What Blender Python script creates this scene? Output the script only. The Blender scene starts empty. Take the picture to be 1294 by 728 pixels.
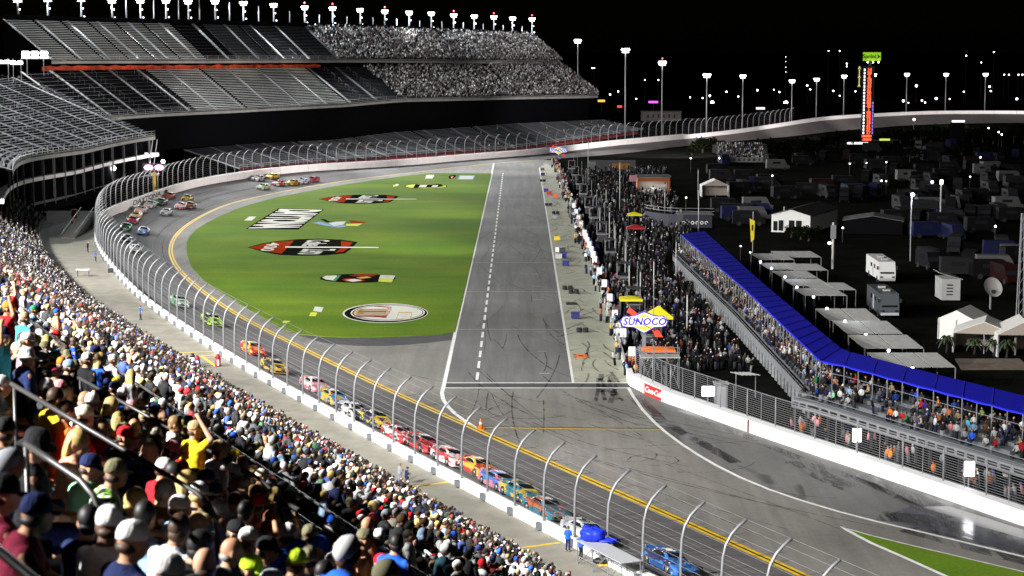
import bpy, bmesh, math, random
import numpy as np
from mathutils import Vector, Matrix
from mathutils.geometry import tessellate_polygon
rnd = random.Random(7)
S = bpy.context.scene
COL = S.collection
PI = math.pi

# ---------------------------------------------------------------- camera
H = 36.5; FP = 2500.0; PITCH = math.atan(314 / FP)
CP, SP = math.cos(PITCH), math.sin(PITCH)
cam = bpy.data.cameras.new('camera'); camo = bpy.data.objects.new('camera', cam); COL.objects.link(camo)
cam.sensor_width = 36; cam.lens = 36 * FP / 1294; cam.clip_start = .3; cam.clip_end = 6000
camo.location = (0, 0, H); camo.rotation_euler = (PI / 2 - PITCH, 0, 0)
cam.dof.use_dof = True; cam.dof.focus_distance = 230; cam.dof.aperture_fstop = 3.6
S.camera = camo

# ---------------------------------------------------------------- night sky
world = bpy.data.worlds.new('World'); S.world = world; world.use_nodes = True
wn = world.node_tree.nodes; bg = wn['Background']
sky = wn.new('ShaderNodeTexSky'); sky.sky_type = 'NISHITA'; sky.sun_disc = False
sky.sun_elevation = math.radians(14); sky.sun_rotation = math.radians(-80)
world.node_tree.links.new(sky.outputs[0], bg.inputs[0]); bg.inputs[1].default_value = .00022
S.view_settings.view_transform = 'Standard'; S.view_settings.look = 'None'
S.view_settings.exposure = 0.0; S.view_settings.gamma = 1.0

# ---------------------------------------------------------------- floodlights (night: the moon is the one faint sun)
sun = bpy.data.lights.new('moon', 'SUN'); sun.energy = .012; sun.angle = math.radians(.5); sun.color = (.8, .88, 1)
so = bpy.data.objects.new('moon', sun); COL.objects.link(so)
so.rotation_euler = (math.radians(60), 0, math.radians(-70))
def spot(loc, target, power, size=75, blend=.6, radius=.8, color=(1, .982, .955)):
    l = bpy.data.lights.new('floodlight_beam', 'SPOT'); l.energy = power; l.spot_size = math.radians(size); l.spot_blend = blend
    l.shadow_soft_size = radius; l.color = color
    o = bpy.data.objects.new('floodlight_beam', l); COL.objects.link(o); o.location = loc
    o.rotation_euler = (Vector(target) - Vector(loc)).to_track_quat('-Z', 'Y').to_euler()
    return o
def point(loc, power, radius=.6, color=(1, .97, .93)):
    l = bpy.data.lights.new('lamp_glow', 'POINT'); l.energy = power; l.shadow_soft_size = radius; l.color = color
    o = bpy.data.objects.new('lamp_glow', l); COL.objects.link(o); o.location = loc
    return o
KW = 1000
# roof line of the near stand (behind and left of the camera)
for loc, tgt, p in [((-64, 92, 52), (2, 165, 0), 640), ((-85, 150, 52), (-20, 215, 0), 640), ((-104, 205, 52), (-38, 265, 0), 640),
                    ((-122, 268, 50), (-50, 330, 0), 600), ((-42, 46, 54), (22, 135, 0), 760)]:
    spot(loc, tgt, p * KW, 88, .5)
for loc, tgt, p in [((-46, 8, 58), (3, 36, 28), 560), ((-58, 48, 58), (-12, 58, 24), 480)]:
    spot(loc, tgt, p * KW, 54, .6, .5)
# roof line of the far stand
for loc, tgt, p in [((-141, 372, 46), (-60, 375, 0), 430), ((-143, 425, 46), (-55, 415, 0), 480), ((-134, 490, 47), (-45, 465, 0), 480),
                    ((-112, 548, 46.5), (-25, 510, 0), 480), ((-78, 606, 45.5), (-5, 560, 0), 480), ((-40, 660, 44), (30, 610, 0), 480)]:
    spot(loc, tgt, p * KW, 62, .5)
# infield-side floodlights that light the outer wall and the far turn
for loc, tgt, p, ang in [((17, 300, 17), (-74, 425, 3), 620, 38), ((17, 370, 17), (-68, 488, 3), 560, 38), ((17, 440, 17), (-50, 535, 3), 450, 38), ((18, 505, 17), (-18, 592, 3), 260, 44),
                    ((60, 600, 20), (40, 665, 2), 190, 80), ((95, 655, 20), (86, 730, 2), 200, 80), ((135, 700, 20), (122, 795, 3), 200, 80), ((185, 740, 20), (165, 865, 3), 270, 75), ((240, 760, 20), (225, 890, 3), 280, 75), ((290, 770, 20), (290, 885, 3), 270, 75)]:
    spot(loc, tgt, p * KW, ang, 1.0 if ang < 50 else .6, .5, (1, .9, .87))

# ---------------------------------------------------------------- projection of the photograph onto the place
def ray(x, y):
    u = (x - 647) / FP; v = (364 - y) / FP
    return u, CP + v * SP, -SP + v * CP
def at(x, y, z=0.0):
    u, dy, dz = ray(x, y); t = (z - H) / dz
    return (u * t, dy * t, z)
def atd(x, y, d):
    u, dy, dz = ray(x, y); t = d / dy
    return (u * t, d, H + dz * t)
def proj(X, Yy, Z):
    c = Yy * CP - (Z - H) * SP; v = Yy * SP + (Z - H) * CP
    return 647 + FP * X / c, 364 - FP * v / c

# ---------------------------------------------------------------- materials
MATS = {}
def mat(name, col, rough=.7, metal=0.0, noise=None, emit=None, estr=0.0, spec=.4, bump=None):
    if name in MATS: return MATS[name]
    m = bpy.data.materials.new(name); m.use_nodes = True; MATS[name] = m
    nt = m.node_tree; b = nt.nodes['Principled BSDF']
    b.inputs['Base Color'].default_value = (*col, 1); b.inputs['Roughness'].default_value = rough
    b.inputs['Metallic'].default_value = metal; b.inputs['Specular IOR Level'].default_value = spec
    if emit:
        b.inputs['Emission Color'].default_value = (*emit, 1); b.inputs['Emission Strength'].default_value = estr
    if noise:
        sc, amt = noise
        tc = nt.nodes.new('ShaderNodeTexCoord'); n = nt.nodes.new('ShaderNodeTexNoise')
        n.inputs['Scale'].default_value = sc; n.inputs['Detail'].default_value = 6; n.inputs['Roughness'].default_value = .65
        nt.links.new(tc.outputs['Object'], n.inputs['Vector'])
        r = nt.nodes.new('ShaderNodeMapRange'); r.inputs[1].default_value = .3; r.inputs[2].default_value = .7
        r.inputs[3].default_value = 1 - amt; r.inputs[4].default_value = 1 + amt
        nt.links.new(n.outputs['Fac'], r.inputs[0])
        mx = nt.nodes.new('ShaderNodeVectorMath'); mx.operation = 'SCALE'; mx.inputs[0].default_value = col
        nt.links.new(r.outputs[0], mx.inputs['Scale']); nt.links.new(mx.outputs[0], b.inputs['Base Color'])
    return m
def nodes_of(m): return m.node_tree, m.node_tree.nodes, m.node_tree.links, m.node_tree.nodes['Principled BSDF']

def ramp2(nt, src, a, b, lo, hi):
    r = nt.nodes.new('ShaderNodeMapRange'); r.inputs[1].default_value = a; r.inputs[2].default_value = b
    r.inputs[3].default_value = lo; r.inputs[4].default_value = hi; nt.links.new(src, r.inputs[0]); return r.outputs[0]
def noise_node(nt, vec, scale, detail=6, rough=.6, dist=0):
    n = nt.nodes.new('ShaderNodeTexNoise'); n.inputs['Scale'].default_value = scale; n.inputs['Detail'].default_value = detail
    n.inputs['Roughness'].default_value = rough; n.inputs['Distortion'].default_value = dist
    if vec is not None: nt.links.new(vec, n.inputs['Vector'])
    return n.outputs['Fac']
def mul(nt, a, b):
    m = nt.nodes.new('ShaderNodeMath'); m.operation = 'MULTIPLY'
    for i, q in enumerate((a, b)):
        if isinstance(q, (int, float)): m.inputs[i].default_value = q
        else: nt.links.new(q, m.inputs[i])
    return m.outputs[0]
def asphalt(name, col, uv=False, streak=1.0, wet=0.0):
    m = mat(name, col, .75); nt, N, L, b = nodes_of(m)
    tc = N.new('ShaderNodeTexCoord')
    v = tc.outputs['UV'] if uv else tc.outputs['Object']
    mp = N.new('ShaderNodeMapping'); L.new(v, mp.inputs[0])
    mp.inputs['Scale'].default_value = (.02, 5.0, 1) if uv else (.9, .035, 1)
    st = noise_node(nt, mp.outputs[0], 1.0 if uv else .8, 5, .7)
    fine = noise_node(nt, tc.outputs['Object'], 1.6, 6, .8)
    big = noise_node(nt, tc.outputs['Object'], .045, 5, .6)
    f = mul(nt, mul(nt, ramp2(nt, st, .3, .7, 1 - .34 * streak, 1 + .3 * streak), ramp2(nt, fine, .3, .7, .84, 1.16)), ramp2(nt, big, .35, .65, .8, 1.16))
    if wet:
        mp2 = N.new('ShaderNodeMapping'); L.new(tc.outputs['Object'], mp2.inputs[0]); mp2.inputs['Rotation'].default_value = (0, 0, math.radians(-24)); mp2.inputs['Scale'].default_value = (.2, .045, 1)
        w = noise_node(nt, mp2.outputs[0], 1.0, 6, .62, .7)
        f = mul(nt, f, ramp2(nt, w, .54, .62, 1, .42)); L.new(ramp2(nt, w, .54, .62, .7, .28), b.inputs['Roughness'])
    mx = N.new('ShaderNodeVectorMath'); mx.operation = 'SCALE'; mx.inputs[0].default_value = col
    L.new(f, mx.inputs['Scale']); L.new(mx.outputs[0], b.inputs['Base Color'])
    return m
A_TRACK = asphalt('track_asphalt', (.12, .112, .112), True)
A_APRON = asphalt('apron_asphalt', (.18, .17, .155), False, .55)
A_PIT = asphalt('pit_lane_asphalt', (.13, .127, .124), False, .8)
A_EXIT = asphalt('pit_exit_asphalt', (.15, .147, .142), False, .5, 1)
A_BAND = asphalt('dark_band_asphalt_and_shade', (.05, .05, .05), False, .4)
CONC = mat('walkway_concrete', (.21, .2, .165), .85, noise=(.5, .22))
PITC = mat('pit_stall_concrete', (.31, .315, .245), .85, noise=(.35, .2))
def grass_mat(name, c1, c2):
    m = mat(name, c1, .9, spec=.1); nt, N, L, b = nodes_of(m); tc = N.new('ShaderNodeTexCoord')
    a = noise_node(nt, tc.outputs['Object'], .05, 5, .6); f = noise_node(nt, tc.outputs['Object'], 3.0, 4, .8)
    mx = N.new('ShaderNodeMix'); mx.data_type = 'RGBA'; L.new(ramp2(nt, a, .35, .65, 0, 1), mx.inputs[0])
    mx.inputs[6].default_value = (*c1, 1); mx.inputs[7].default_value = (*c2, 1)
    sc = N.new('ShaderNodeVectorMath'); sc.operation = 'SCALE'; L.new(mx.outputs[2], sc.inputs[0]); L.new(ramp2(nt, f, .3, .7, .75, 1.25), sc.inputs['Scale'])
    mp = N.new('ShaderNodeMapping'); L.new(tc.outputs['Object'], mp.inputs[0]); mp.inputs['Scale'].default_value = (.012, .16, 1)
    s2 = N.new('ShaderNodeVectorMath'); s2.operation = 'SCALE'; L.new(sc.outputs[0], s2.inputs[0]); L.new(ramp2(nt, noise_node(nt, mp.outputs[0], 1.0, 4, .6), .35, .65, .9, 1.1), s2.inputs['Scale'])
    L.new(s2.outputs[0], b.inputs['Base Color']); return m
GRASS = grass_mat('mown_grass', (.066, .142, .004), (.112, .176, .006))
M_WHITE = mat('white_paint', (.8, .8, .8), .5, noise=(.8, .06))
M_LINEW = mat('line_white', (.68, .68, .66), .6, noise=(1.2, .18))
M_LINEY = mat('line_yellow', (.62, .40, .012), .6, noise=(1.0, .15))
M_BLACK = mat('black_paint', (.012, .012, .012), .5)
M_GALV = mat('galvanised_steel', (.24, .245, .26), .45, .35, noise=(3, .15))
M_DKSTEEL = mat('dark_steel', (.035, .035, .04), .5, .3)
M_RAIL = mat('white_rail', (.72, .73, .75), .45)
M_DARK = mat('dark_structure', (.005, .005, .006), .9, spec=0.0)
M_ALU = mat('aluminium_bench', (.6, .63, .63), .5, .1, noise=(.3, .15))
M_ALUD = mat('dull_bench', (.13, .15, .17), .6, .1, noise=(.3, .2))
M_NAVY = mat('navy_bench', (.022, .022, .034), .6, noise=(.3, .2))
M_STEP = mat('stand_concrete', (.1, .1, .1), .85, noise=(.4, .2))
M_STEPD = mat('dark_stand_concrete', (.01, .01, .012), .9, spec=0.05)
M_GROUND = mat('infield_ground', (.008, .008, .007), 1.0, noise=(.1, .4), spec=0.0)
M_LAMP = mat('lamp_glass', (1, 1, 1), .4, emit=(1, .98, .95), estr=14)
M_LAMPW = mat('warm_lamp_glass', (1, 1, 1), .4, emit=(1, .85, .75), estr=8)
M_LAMPB = mat('cold_lamp_glass', (1, 1, 1), .4, emit=(.72, .76, 1), estr=9)
M_RED = mat('red_paint', (.55, .02, .02), .45)
M_ORANGE = mat('orange_paint', (.75, .16, .015), .5)
M_GLASS = mat('dark_glass', (.012, .013, .016), .12, spec=.6)
M_RUBBER = mat('tyre_rubber', (.012, .012, .012), .8)
M_TENT = mat('tent_canvas', (.62, .61, .58), .8, noise=(1.0, .08))

# ---------------------------------------------------------------- mesh helpers
class MB:
    def __init__(s): s.v = []; s.f = []; s.m = []; s.uv = None
    def add(s, vs, fs, mi=0):
        n = len(s.v); s.v += [tuple(p) for p in vs]
        for f in fs: s.f.append(tuple(i + n for i in f)); s.m.append(mi)
        return s
    def box(s, c, d, rz=0.0, mi=0, taper=1.0):
        x, y, z = d[0] / 2, d[1] / 2, d[2] / 2; ca, sa = math.cos(rz), math.sin(rz); vs = []
        for k, t in ((-1, 1.0), (1, taper)):
            for a, b in ((-1, -1), (1, -1), (1, 1), (-1, 1)):
                px, py = a * x * t, b * y * t
                vs.append((c[0] + px * ca - py * sa, c[1] + px * sa + py * ca, c[2] + k * z))
        return s.add(vs, [(0, 3, 2, 1), (4, 5, 6, 7), (0, 1, 5, 4), (1, 2, 6, 5), (2, 3, 7, 6), (3, 0, 4, 7)], mi)
    def prism(s, pts, z0, z1, mi=0):
        n = len(pts); vs = [(p[0], p[1], z0) for p in pts] + [(p[0], p[1], z1) for p in pts]
        return s.add(vs, [tuple(range(n - 1, -1, -1)), tuple(range(n, 2 * n))] + [(i, (i + 1) % n, n + (i + 1) % n, n + i) for i in range(n)], mi)
    def tube(s, pts, r, n=6, mi=0, r2=None):
        pts = [Vector(p) for p in pts]; m = len(pts); vs = []; up = None
        for i, p in enumerate(pts):
            d = (pts[min(i + 1, m - 1)] - pts[max(i - 1, 0)]).normalized()
            a = d.orthogonal() if up is None else up - d * up.dot(d)
            if a.length < 1e-6: a = d.orthogonal()
            a.normalize(); up = a; b = d.cross(a); rr = r if r2 is None else r + (r2 - r) * i / (m - 1)
            for k in range(n):
                t = 2 * PI * k / n; vs.append(p + a * (rr * math.cos(t)) + b * (rr * math.sin(t)))
        fs = [(i * n + k, i * n + (k + 1) % n, (i + 1) * n + (k + 1) % n, (i + 1) * n + k) for i in range(m - 1) for k in range(n)]
        fs += [tuple(range(n - 1, -1, -1)), tuple(range((m - 1) * n, m * n))]
        return s.add(vs, fs, mi)
    def ell(s, c, r, nu=10, nv=7, mi=0, rot=None):
        vs = [(0, 0, -1)]
        for j in range(1, nv):
            t = PI * j / nv
            for i in range(nu): vs.append((math.sin(t) * math.cos(2 * PI * i / nu), math.sin(t) * math.sin(2 * PI * i / nu), -math.cos(t)))
        vs.append((0, 0, 1)); e = len(vs) - 1; out = []
        for p in vs:
            q = Vector((p[0] * r[0], p[1] * r[1], p[2] * r[2]))
            if rot is not None: q = rot @ q
            out.append(q + Vector(c))
        fs = [(0, 1 + (i + 1) % nu, 1 + i) for i in range(nu)]
        for j in range(nv - 2):
            a = 1 + j * nu; fs += [(a + i, a + (i + 1) % nu, a + nu + (i + 1) % nu, a + nu + i) for i in range(nu)]
        a = 1 + (nv - 2) * nu; fs += [(a + i, a + (i + 1) % nu, e) for i in range(nu)]
        return s.add(out, fs, mi)
    def loft(s, rings, mi=0, closed=True, caps=True):
        n = len(rings[0]); vs = [p for r in rings for p in r]; fs = []; kk = n if closed else n - 1
        for i in range(len(rings) - 1):
            fs += [(i * n + k, i * n + (k + 1) % n, (i + 1) * n + (k + 1) % n, (i + 1) * n + k) for k in range(kk)]
        if caps: fs += [tuple(range(n - 1, -1, -1)), tuple(range((len(rings) - 1) * n, len(rings) * n))]
        return s.add(vs, fs, mi)
    def poly(s, pts, mi=0):
        tri = tessellate_polygon([[Vector((p[0], p[1], 0)) for p in pts]])
        fs = []
        for a, b, c in tri:
            A, B, C_ = pts[a], pts[b], pts[c]
            cr = (B[0] - A[0]) * (C_[1] - A[1]) - (B[1] - A[1]) * (C_[0] - A[0])
            fs.append((a, b, c) if cr > 0 else (a, c, b))
        return s.add(pts, fs, mi)
    def mesh(s, name, mats, smooth=False):
        me = bpy.data.meshes.new(name); me.from_pydata(s.v, [], s.f)
        for m in (mats if isinstance(mats, (list, tuple)) else [mats]): me.materials.append(m)
        if any(s.m): me.polygons.foreach_set('material_index', s.m)
        if smooth: me.polygons.foreach_set('use_smooth', [True] * len(s.f))
        if s.uv is not None:
            u = me.uv_layers.new(name='UVMap'); li = np.empty(len(me.loops), dtype=np.int32); me.loops.foreach_get('vertex_index', li)
            u.data.foreach_set('uv', np.array(s.uv, dtype=np.float32)[li].ravel())
        me.update(); return me
    def build(s, name, mats, parent=None, smooth=False):
        return link(name, s.mesh(name, mats, smooth), parent)
def link(name, me, parent=None):
    o = bpy.data.objects.new(name, me); COL.objects.link(o)
    if parent is not None:
        o.parent = parent
        g = parent
        off = Vector((0, 0, 0))
        while g is not None: off += g.location; g = g.parent
        o.location = -off
    return o
def tag(o, label=None, cat=None, group=None, kind=None):
    if label: o['label'] = label
    if cat: o['category'] = cat
    if group: o['group'] = group
    if kind: o['kind'] = kind
    return o
def thing(name, label, cat, loc=(0, 0, 0), group=None):
    o = bpy.data.objects.new(name, None); COL.objects.link(o); o.location = loc; o.empty_display_size = .5
    return tag(o, label, cat, group)
def local(name, mb, mats, parent, loc=(0, 0, 0), smooth=False):
    o = bpy.data.objects.new(name, mb.mesh(name, mats, smooth) if isinstance(mb, MB) else mb); COL.objects.link(o); o.parent = parent; o.location = loc
    return o
def copy_tree(o, parent=None):
    c = o.copy(); COL.objects.link(c); c.parent = parent
    for ch in list(o.children): copy_tree(ch, c)
    return c
def struct(name, mb, mats, parent=None, smooth=False):
    o = mb.build(name, mats, parent, smooth)
    if parent is None: o['kind'] = 'structure'
    return o
def ribbon(mb, pts, w, mi=0, z=None):
    pts = [Vector(p) for p in pts]; vs = []
    for i, p in enumerate(pts):
        d = pts[min(i + 1, len(pts) - 1)] - pts[max(i - 1, 0)]; n = Vector((-d.y, d.x, 0)).normalized() * (w / 2)
        q = p.copy()
        if z is not None: q.z = z
        vs += [q + n, q - n]
    mb.add(vs, [(2 * i + 1, 2 * i + 3, 2 * i + 2, 2 * i) for i in range(len(pts) - 1)], mi); return mb
def text_mesh(body, size, extrude=.0, mats=None, shear=0.0, bold=0.0, spacing=1.0):
    c = bpy.data.curves.new('txt', 'FONT'); c.body = body; c.size = size; c.extrude = extrude; c.align_x = 'CENTER'; c.align_y = 'CENTER'
    c.shear = shear; c.offset = bold; c.space_character = spacing; c.resolution_u = 3
    o = bpy.data.objects.new('txt', c); COL.objects.link(o); bpy.context.view_layer.update()
    me = bpy.data.meshes.new_from_object(o.evaluated_get(bpy.context.evaluated_depsgraph_get()))
    bpy.data.objects.remove(o); me.materials.clear()
    if mats: me.materials.append(mats)
    return me

# ---------------------------------------------------------------- the curves that lay out the place
def resample(P, step):
    P = np.array(P, float); d = np.r_[0, np.cumsum(np.hypot(*np.diff(P[:, :2], axis=0).T))]
    t = np.arange(0, d[-1], step); return np.stack([np.interp(t, d, P[:, k]) for k in range(3)], 1)
def gsm(P, sig):
    k = np.exp(-.5 * (np.arange(-3 * sig, 3 * sig + 1) / sig) ** 2); k /= k.sum(); n = len(k) // 2; out = np.empty_like(P)
    for c in range(3):
        a = P[:, c]; pad = np.r_[2 * a[0] - a[n:0:-1], a, 2 * a[-1] - a[-2:-n - 2:-1]]; out[:, c] = np.convolve(pad, k, 'valid')
    return out
WPX = [(760,711,2.6),(685.6,671,2.6),(648,650,2.6),(611.8,632.3,2.6),(546.8,599.8,2.6),(499,572,2.6),(449,546,2.6),(414,526.7,2.6),(371.6,503,2.6),(329,480.5,2.6),(300.5,465.4,2.6),(263,439,2.6),(225.4,414,2.6),(185.3,387.8,2.6),(162.8,366.5,2.6),(145.6,347.7,2.6),(130.8,329,2.6),(120.6,314.3,2.6),(117.8,298.6,2.6),(119.5,283,2.6),(123.4,273,2.6),(145.6,268.2,2.6),(164.2,261.8,2.6),(184,254.4,2.6),(207.5,245,2.5),(249.5,232.8,2.5),(285.6,227.3,2.4),(348.7,218,2.5),(408,213.4,2.0),(469.3,210.6,1.2),(515.7,208,1.0),(589.8,200.6,1.0),(695.6,193.2,1.2),(745.6,185.7,2),(819.8,178.6,2.5),(875.5,173.6,2.4),(929.3,168,2.5),(977.8,160.5,3.5),(1035.6,151.2,4.5),(1087.6,147.5,4.2),(1180,143,3.8),(1293,143,3.6),(1390,145,3.6),(1480,148,3.6)]
YPX = [(1002.5,726),(970.7,712.8),(885.6,672.3),(828,646),(720.6,599.3),(658.8,574.6),(564.3,526.7),(496.7,500.4),(446.7,476.6),(396.6,449),(324,415.3),(275.5,386.7),(244,363.5),(219.8,341.2),(210.6,324.5),(210.2,311.5),(218,295.8),(232,284.5),(257.8,269),(293,254.2),(333.9,246.8),(363.6,240.3),(408,232),(469.3,223.6),(515.7,218.6),(571.3,211.7),(621.4,206.2),(699,200.6),(740,198.6),(801,193),(857,184.8),(937,177.8),(1006.7,172),(1050,166),(1093,162.8),(1151,157.6),(1293,154.7),(1390,156),(1480,159)]
wp = [at(*q) for q in WPX]; yp = [at(q[0], q[1], 0) for q in YPX]
dn = Vector((.408, -.913, 0))
wp = [tuple(Vector(wp[0]) + dn * 130)] + wp; yp = [tuple(Vector(yp[0]) + dn * 135)] + yp
WC = gsm(resample(wp, 2.0), 7); YC = gsm(resample(yp, 2.0), 7)
NW = len(WC)
_t = np.gradient(WC[:, :2], axis=0); _t /= np.linalg.norm(_t, axis=1)[:, None]
WN = np.stack([-_t[:, 1], _t[:, 0]], 1)            # outward
SW = np.r_[0, np.cumsum(np.hypot(*np.diff(WC[:, :2], axis=0).T))]
SMAX = SW[-1]
def wat(s, D=0.0, z=None):
    x = np.interp(s, SW, WC[:, 0]); y = np.interp(s, SW, WC[:, 1]); nx = np.interp(s, SW, WN[:, 0]); ny = np.interp(s, SW, WN[:, 1])
    l = np.hypot(nx, ny); zz = np.interp(s, SW, WC[:, 2]) if z is None else z
    return (float(x + nx / l * D), float(y + ny / l * D), float(zz))
def wdir(s):
    nx = np.interp(s, SW, WN[:, 0]); ny = np.interp(s, SW, WN[:, 1]); l = np.hypot(nx, ny); return float(nx / l), float(ny / l)
def s_px(D, z, px, lo=0, hi=None):
    ss = np.linspace(lo, SMAX if hi is None else hi, 1200); best = None
    for q in ss:
        x, y, zz = wat(q, D, z); e = abs(proj(x, y, zz)[0] - px)
        if y > 5 and (best is None or e < best[0]): best = (e, q)
    return best[1]
def ordinal(n):
    a = ['zeroth', 'first', 'second', 'third', 'fourth', 'fifth', 'sixth', 'seventh', 'eighth', 'ninth', 'tenth', 'eleventh', 'twelfth', 'thirteenth', 'fourteenth', 'fifteenth', 'sixteenth', 'seventeenth', 'eighteenth', 'nineteenth', 'twentieth']
    if n <= 20: return a[n]
    tens = {2: 'twenty', 3: 'thirty', 4: 'forty', 5: 'fifty', 6: 'sixty', 7: 'seventy', 8: 'eighty', 9: 'ninety'}[n // 10]
    return tens[:-1] + 'ieth' if n % 10 == 0 else tens + '-' + a[n % 10]
def rank_labels(objs, fmt, key=None):
    """labels by place for things nothing else tells apart"""
    key = key or (lambda o: proj(*o.matrix_world.translation)[0] if o.matrix_world.translation.length > 1 else proj(*o.location)[0])
    for i, o in enumerate(sorted(objs, key=key)): o['label'] = fmt.format(ordinal(i + 1) if i else 'first')
S_OF_Y = lambda yv: float(np.interp(yv, WC[:, 1], SW))      # depth -> arc length (monotone part)
# ---------------------------------------------------------------- ground, track, walkway
g = MB(); g.add([(-3000, -500, -.12), (3000, -500, -.12), (3000, 5500, -.12), (-3000, 5500, -.12)], [(0, 1, 2, 3)])
struct('ground', g, M_GROUND)

# inner (yellow line) point that belongs to each wall point
yi = np.array([int(np.argmin((YC[:, 0] - p[0]) ** 2 + (YC[:, 1] - p[1]) ** 2)) for p in WC]); yi = np.maximum.accumulate(yi)
yin = YC[yi].copy(); yin = gsm(yin, 4)
WI = WC.copy(); WI[:, :2] -= WN * .6; WI[:, 2] -= .3
NT = 7
def bank(i, t): return WI[i] * (1 - t) + yin[i] * t
tr = MB(); uv = []
for i in range(NW):
    for k in range(NT):
        p = bank(i, k / (NT - 1)); tr.v.append((p[0], p[1], p[2] + .012)); uv.append((SW[i], 12 * k / (NT - 1)))
for i in range(NW - 1):
    for k in range(NT - 1):
        a = i * NT + k; tr.f.append((a, a + 1, a + NT + 1, a + NT)); tr.m.append(0)
tr.uv = uv
track = struct('racetrack', tr, A_TRACK, smooth=True)
def on_track(px, py, hint=None):
    """world point of a pixel on the banked track, and its index and share across"""
    best = None
    for i in range(0, NW):
        for k in range(0, 21):
            t = k / 20; p = WI[i] * (1 - t) + yin[i] * t
            if p[1] < 20: continue
            x, y = proj(*p); e = (x - px) ** 2 + (y - py) ** 2
            if best is None or e < best[0]: best = (e, i, t)
    e, i, t = best; return bank(i, t), i, t

nfar = int(np.argmin(abs(YC[:, 0] - 12) + abs(YC[:, 1] - 611)))
ap = [tuple(p) for p in YC[:nfar:3]]
rb = [at(*q) for q in [(704, 203), (706, 215), (735, 290), (762, 380), (790, 472), (795, 489), (838, 508), (970, 555), (1130, 609), (1293, 665), (1420, 709), (1560, 757)]]
a = MB(); a.poly([(p[0], p[1], 0.0) for p in ap + rb]); struct('apron', a, A_APRON)

GPX = [(376,422.5),(358,416),(340,406.5),(318,393.5),(294,378.3),(274,366),(257,354.2),(242,337.5),(236.6,322.7),(235.6,315),(235.8,307),(239.5,299),(248.5,290),(262,281.5),(276.4,274.2),(297,265),(319,257.9),(348,250),(378.4,244),(425,235),(469.3,228.4),(515.7,221.8),(545,219),(621.4,219.4),(598.5,320),(575.2,420)]
gp = [at(*q) for q in GPX] + [at(*q) for q in [(559,422.6),(520,425),(480.8,426.2),(440,426.6),(412,426)]]
gm = MB(); gm.prism([(p[0], p[1]) for p in gp][::1], -.05, .06); gm2 = MB()
gm2.poly([(p[0], p[1], .06) for p in gp])
for i in range(len(gp)):
    A, B = gp[i], gp[(i + 1) % len(gp)]; gm2.add([(A[0], A[1], -.05), (B[0], B[1], -.05), (B[0], B[1], .06), (A[0], A[1], .06)], [(3, 2, 1, 0)])
grass = struct('tri_oval_grass', gm2, GRASS)
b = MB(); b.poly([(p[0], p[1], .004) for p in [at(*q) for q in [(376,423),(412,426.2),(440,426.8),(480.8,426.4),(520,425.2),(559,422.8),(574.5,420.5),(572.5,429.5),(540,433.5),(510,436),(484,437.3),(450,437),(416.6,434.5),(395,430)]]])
struct('grass_edge_shade', b, A_BAND)  # shade below the near grass edge, laid as a dark sheet

# pit lane, stalls and paint
L1 = [at(*q) for q in [(626.5, 203), (624, 206.5), (621.6, 219), (598.7, 320), (576, 418), (560.5, 489)]]
L2 = [at(*q) for q in [(681.6, 212), (724.3, 484)]]
PW = [at(*q) for q in [(701, 203), (704, 214), (735, 290), (762, 380), (790, 472)]]
p = MB(); p.poly([(q[0], q[1], .006) for q in [L1[1], L1[5], at(796, 489), at(790, 484), L2[1], L2[0], at(690, 203)]]); pit = struct('pit_road', p, A_PIT)
p = MB(); p.poly([(q[0], q[1], .012) for q in [L2[0], L2[1], at(793.5, 484), PW[4], PW[3], PW[2], PW[1], at(690, 207)]]); stalls = struct('pit_stalls', p, PITC)
p = MB(); p.poly([(q[0], q[1], .016) for q in [at(560.8, 484.5), at(794, 484.5), at(796, 489.5), at(560.4, 489.5)]]); struct('pit_timing_band', p, A_BAND)
E = MB(); ribbon(E, L1[:6], .42, 0, .03)
curve = [at(*q) for q in [(560.5, 489), (558.5, 497), (560, 505), (566, 514), (575, 523), (588, 532.5), (600, 540), (625, 553.5), (658, 569), (684, 580)]]
ribbon(E, curve, .42, 0, .03)
ribbon(E, L2, .28, 0, .03)
for q in [(at(560.8, 484.2), at(794, 484.2)), (at(560.4, 490.6), at(796.5, 490.6))]: ribbon(E, q, .42, 0, .034)
ribbon(E, [at(*q) for q in [(794.5, 491), (800, 501), (812, 518), (826, 533), (840, 545.5), (862, 562), (882, 575), (905, 588.5), (935, 603.5), (972, 619), (1010, 632), (1060, 647), (1110, 660), (1170, 674), (1230, 688.5), (1294, 704), (1380, 724)]], .34, 0, .03)
for yv in (252, 287, 332, 369, 416.5):      # stall and lane cross lines
    xl = 624 - .2246 * (yv - 205); xr = 683 + .1513 * (yv - 212)
    ribbon(E, [at(xl, yv), at(xr, yv)], .12, 0, .028)
struct('pit_road_line', E, M_LINEW, pit)
D0, D1 = at(635.5, 219), at(602, 486)
n = 44
for i in range(n):
    A = Vector(D0).lerp(Vector(D1), i / n); B = Vector(D0).lerp(Vector(D1), (i + .62) / n)
    q = MB(); ribbon(q, [A, B], .3, 0, .03); struct('lane_dash', q, M_LINEW, pit)
E = MB()
for k in range(24):                          # small stall marks between the lanes
    yv = 214 + 2.2 * 1.118 ** k if False else None
for k in range(22):
    dd = 215 + k * 15.5; A = (3.6 + .0 * k, dd, 0); ribbon(E, [(A[0] - .6, dd, 0), (A[0] + .6, dd, 0)], .14, k % 2, .028)
struct('stall_mark', E, [M_LINEW, M_LINEY], pit)
E = MB(); ribbon(E, [at(601, 540.6), at(834, 543.6)], .3, 0, .03); ribbon(E, [Vector(at(604, 539.3)), Vector(at(834, 542.0))], .2, 1, .028)
struct('exit_stop_line', E, [M_LINEY, M_BLACK], pit)
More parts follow.
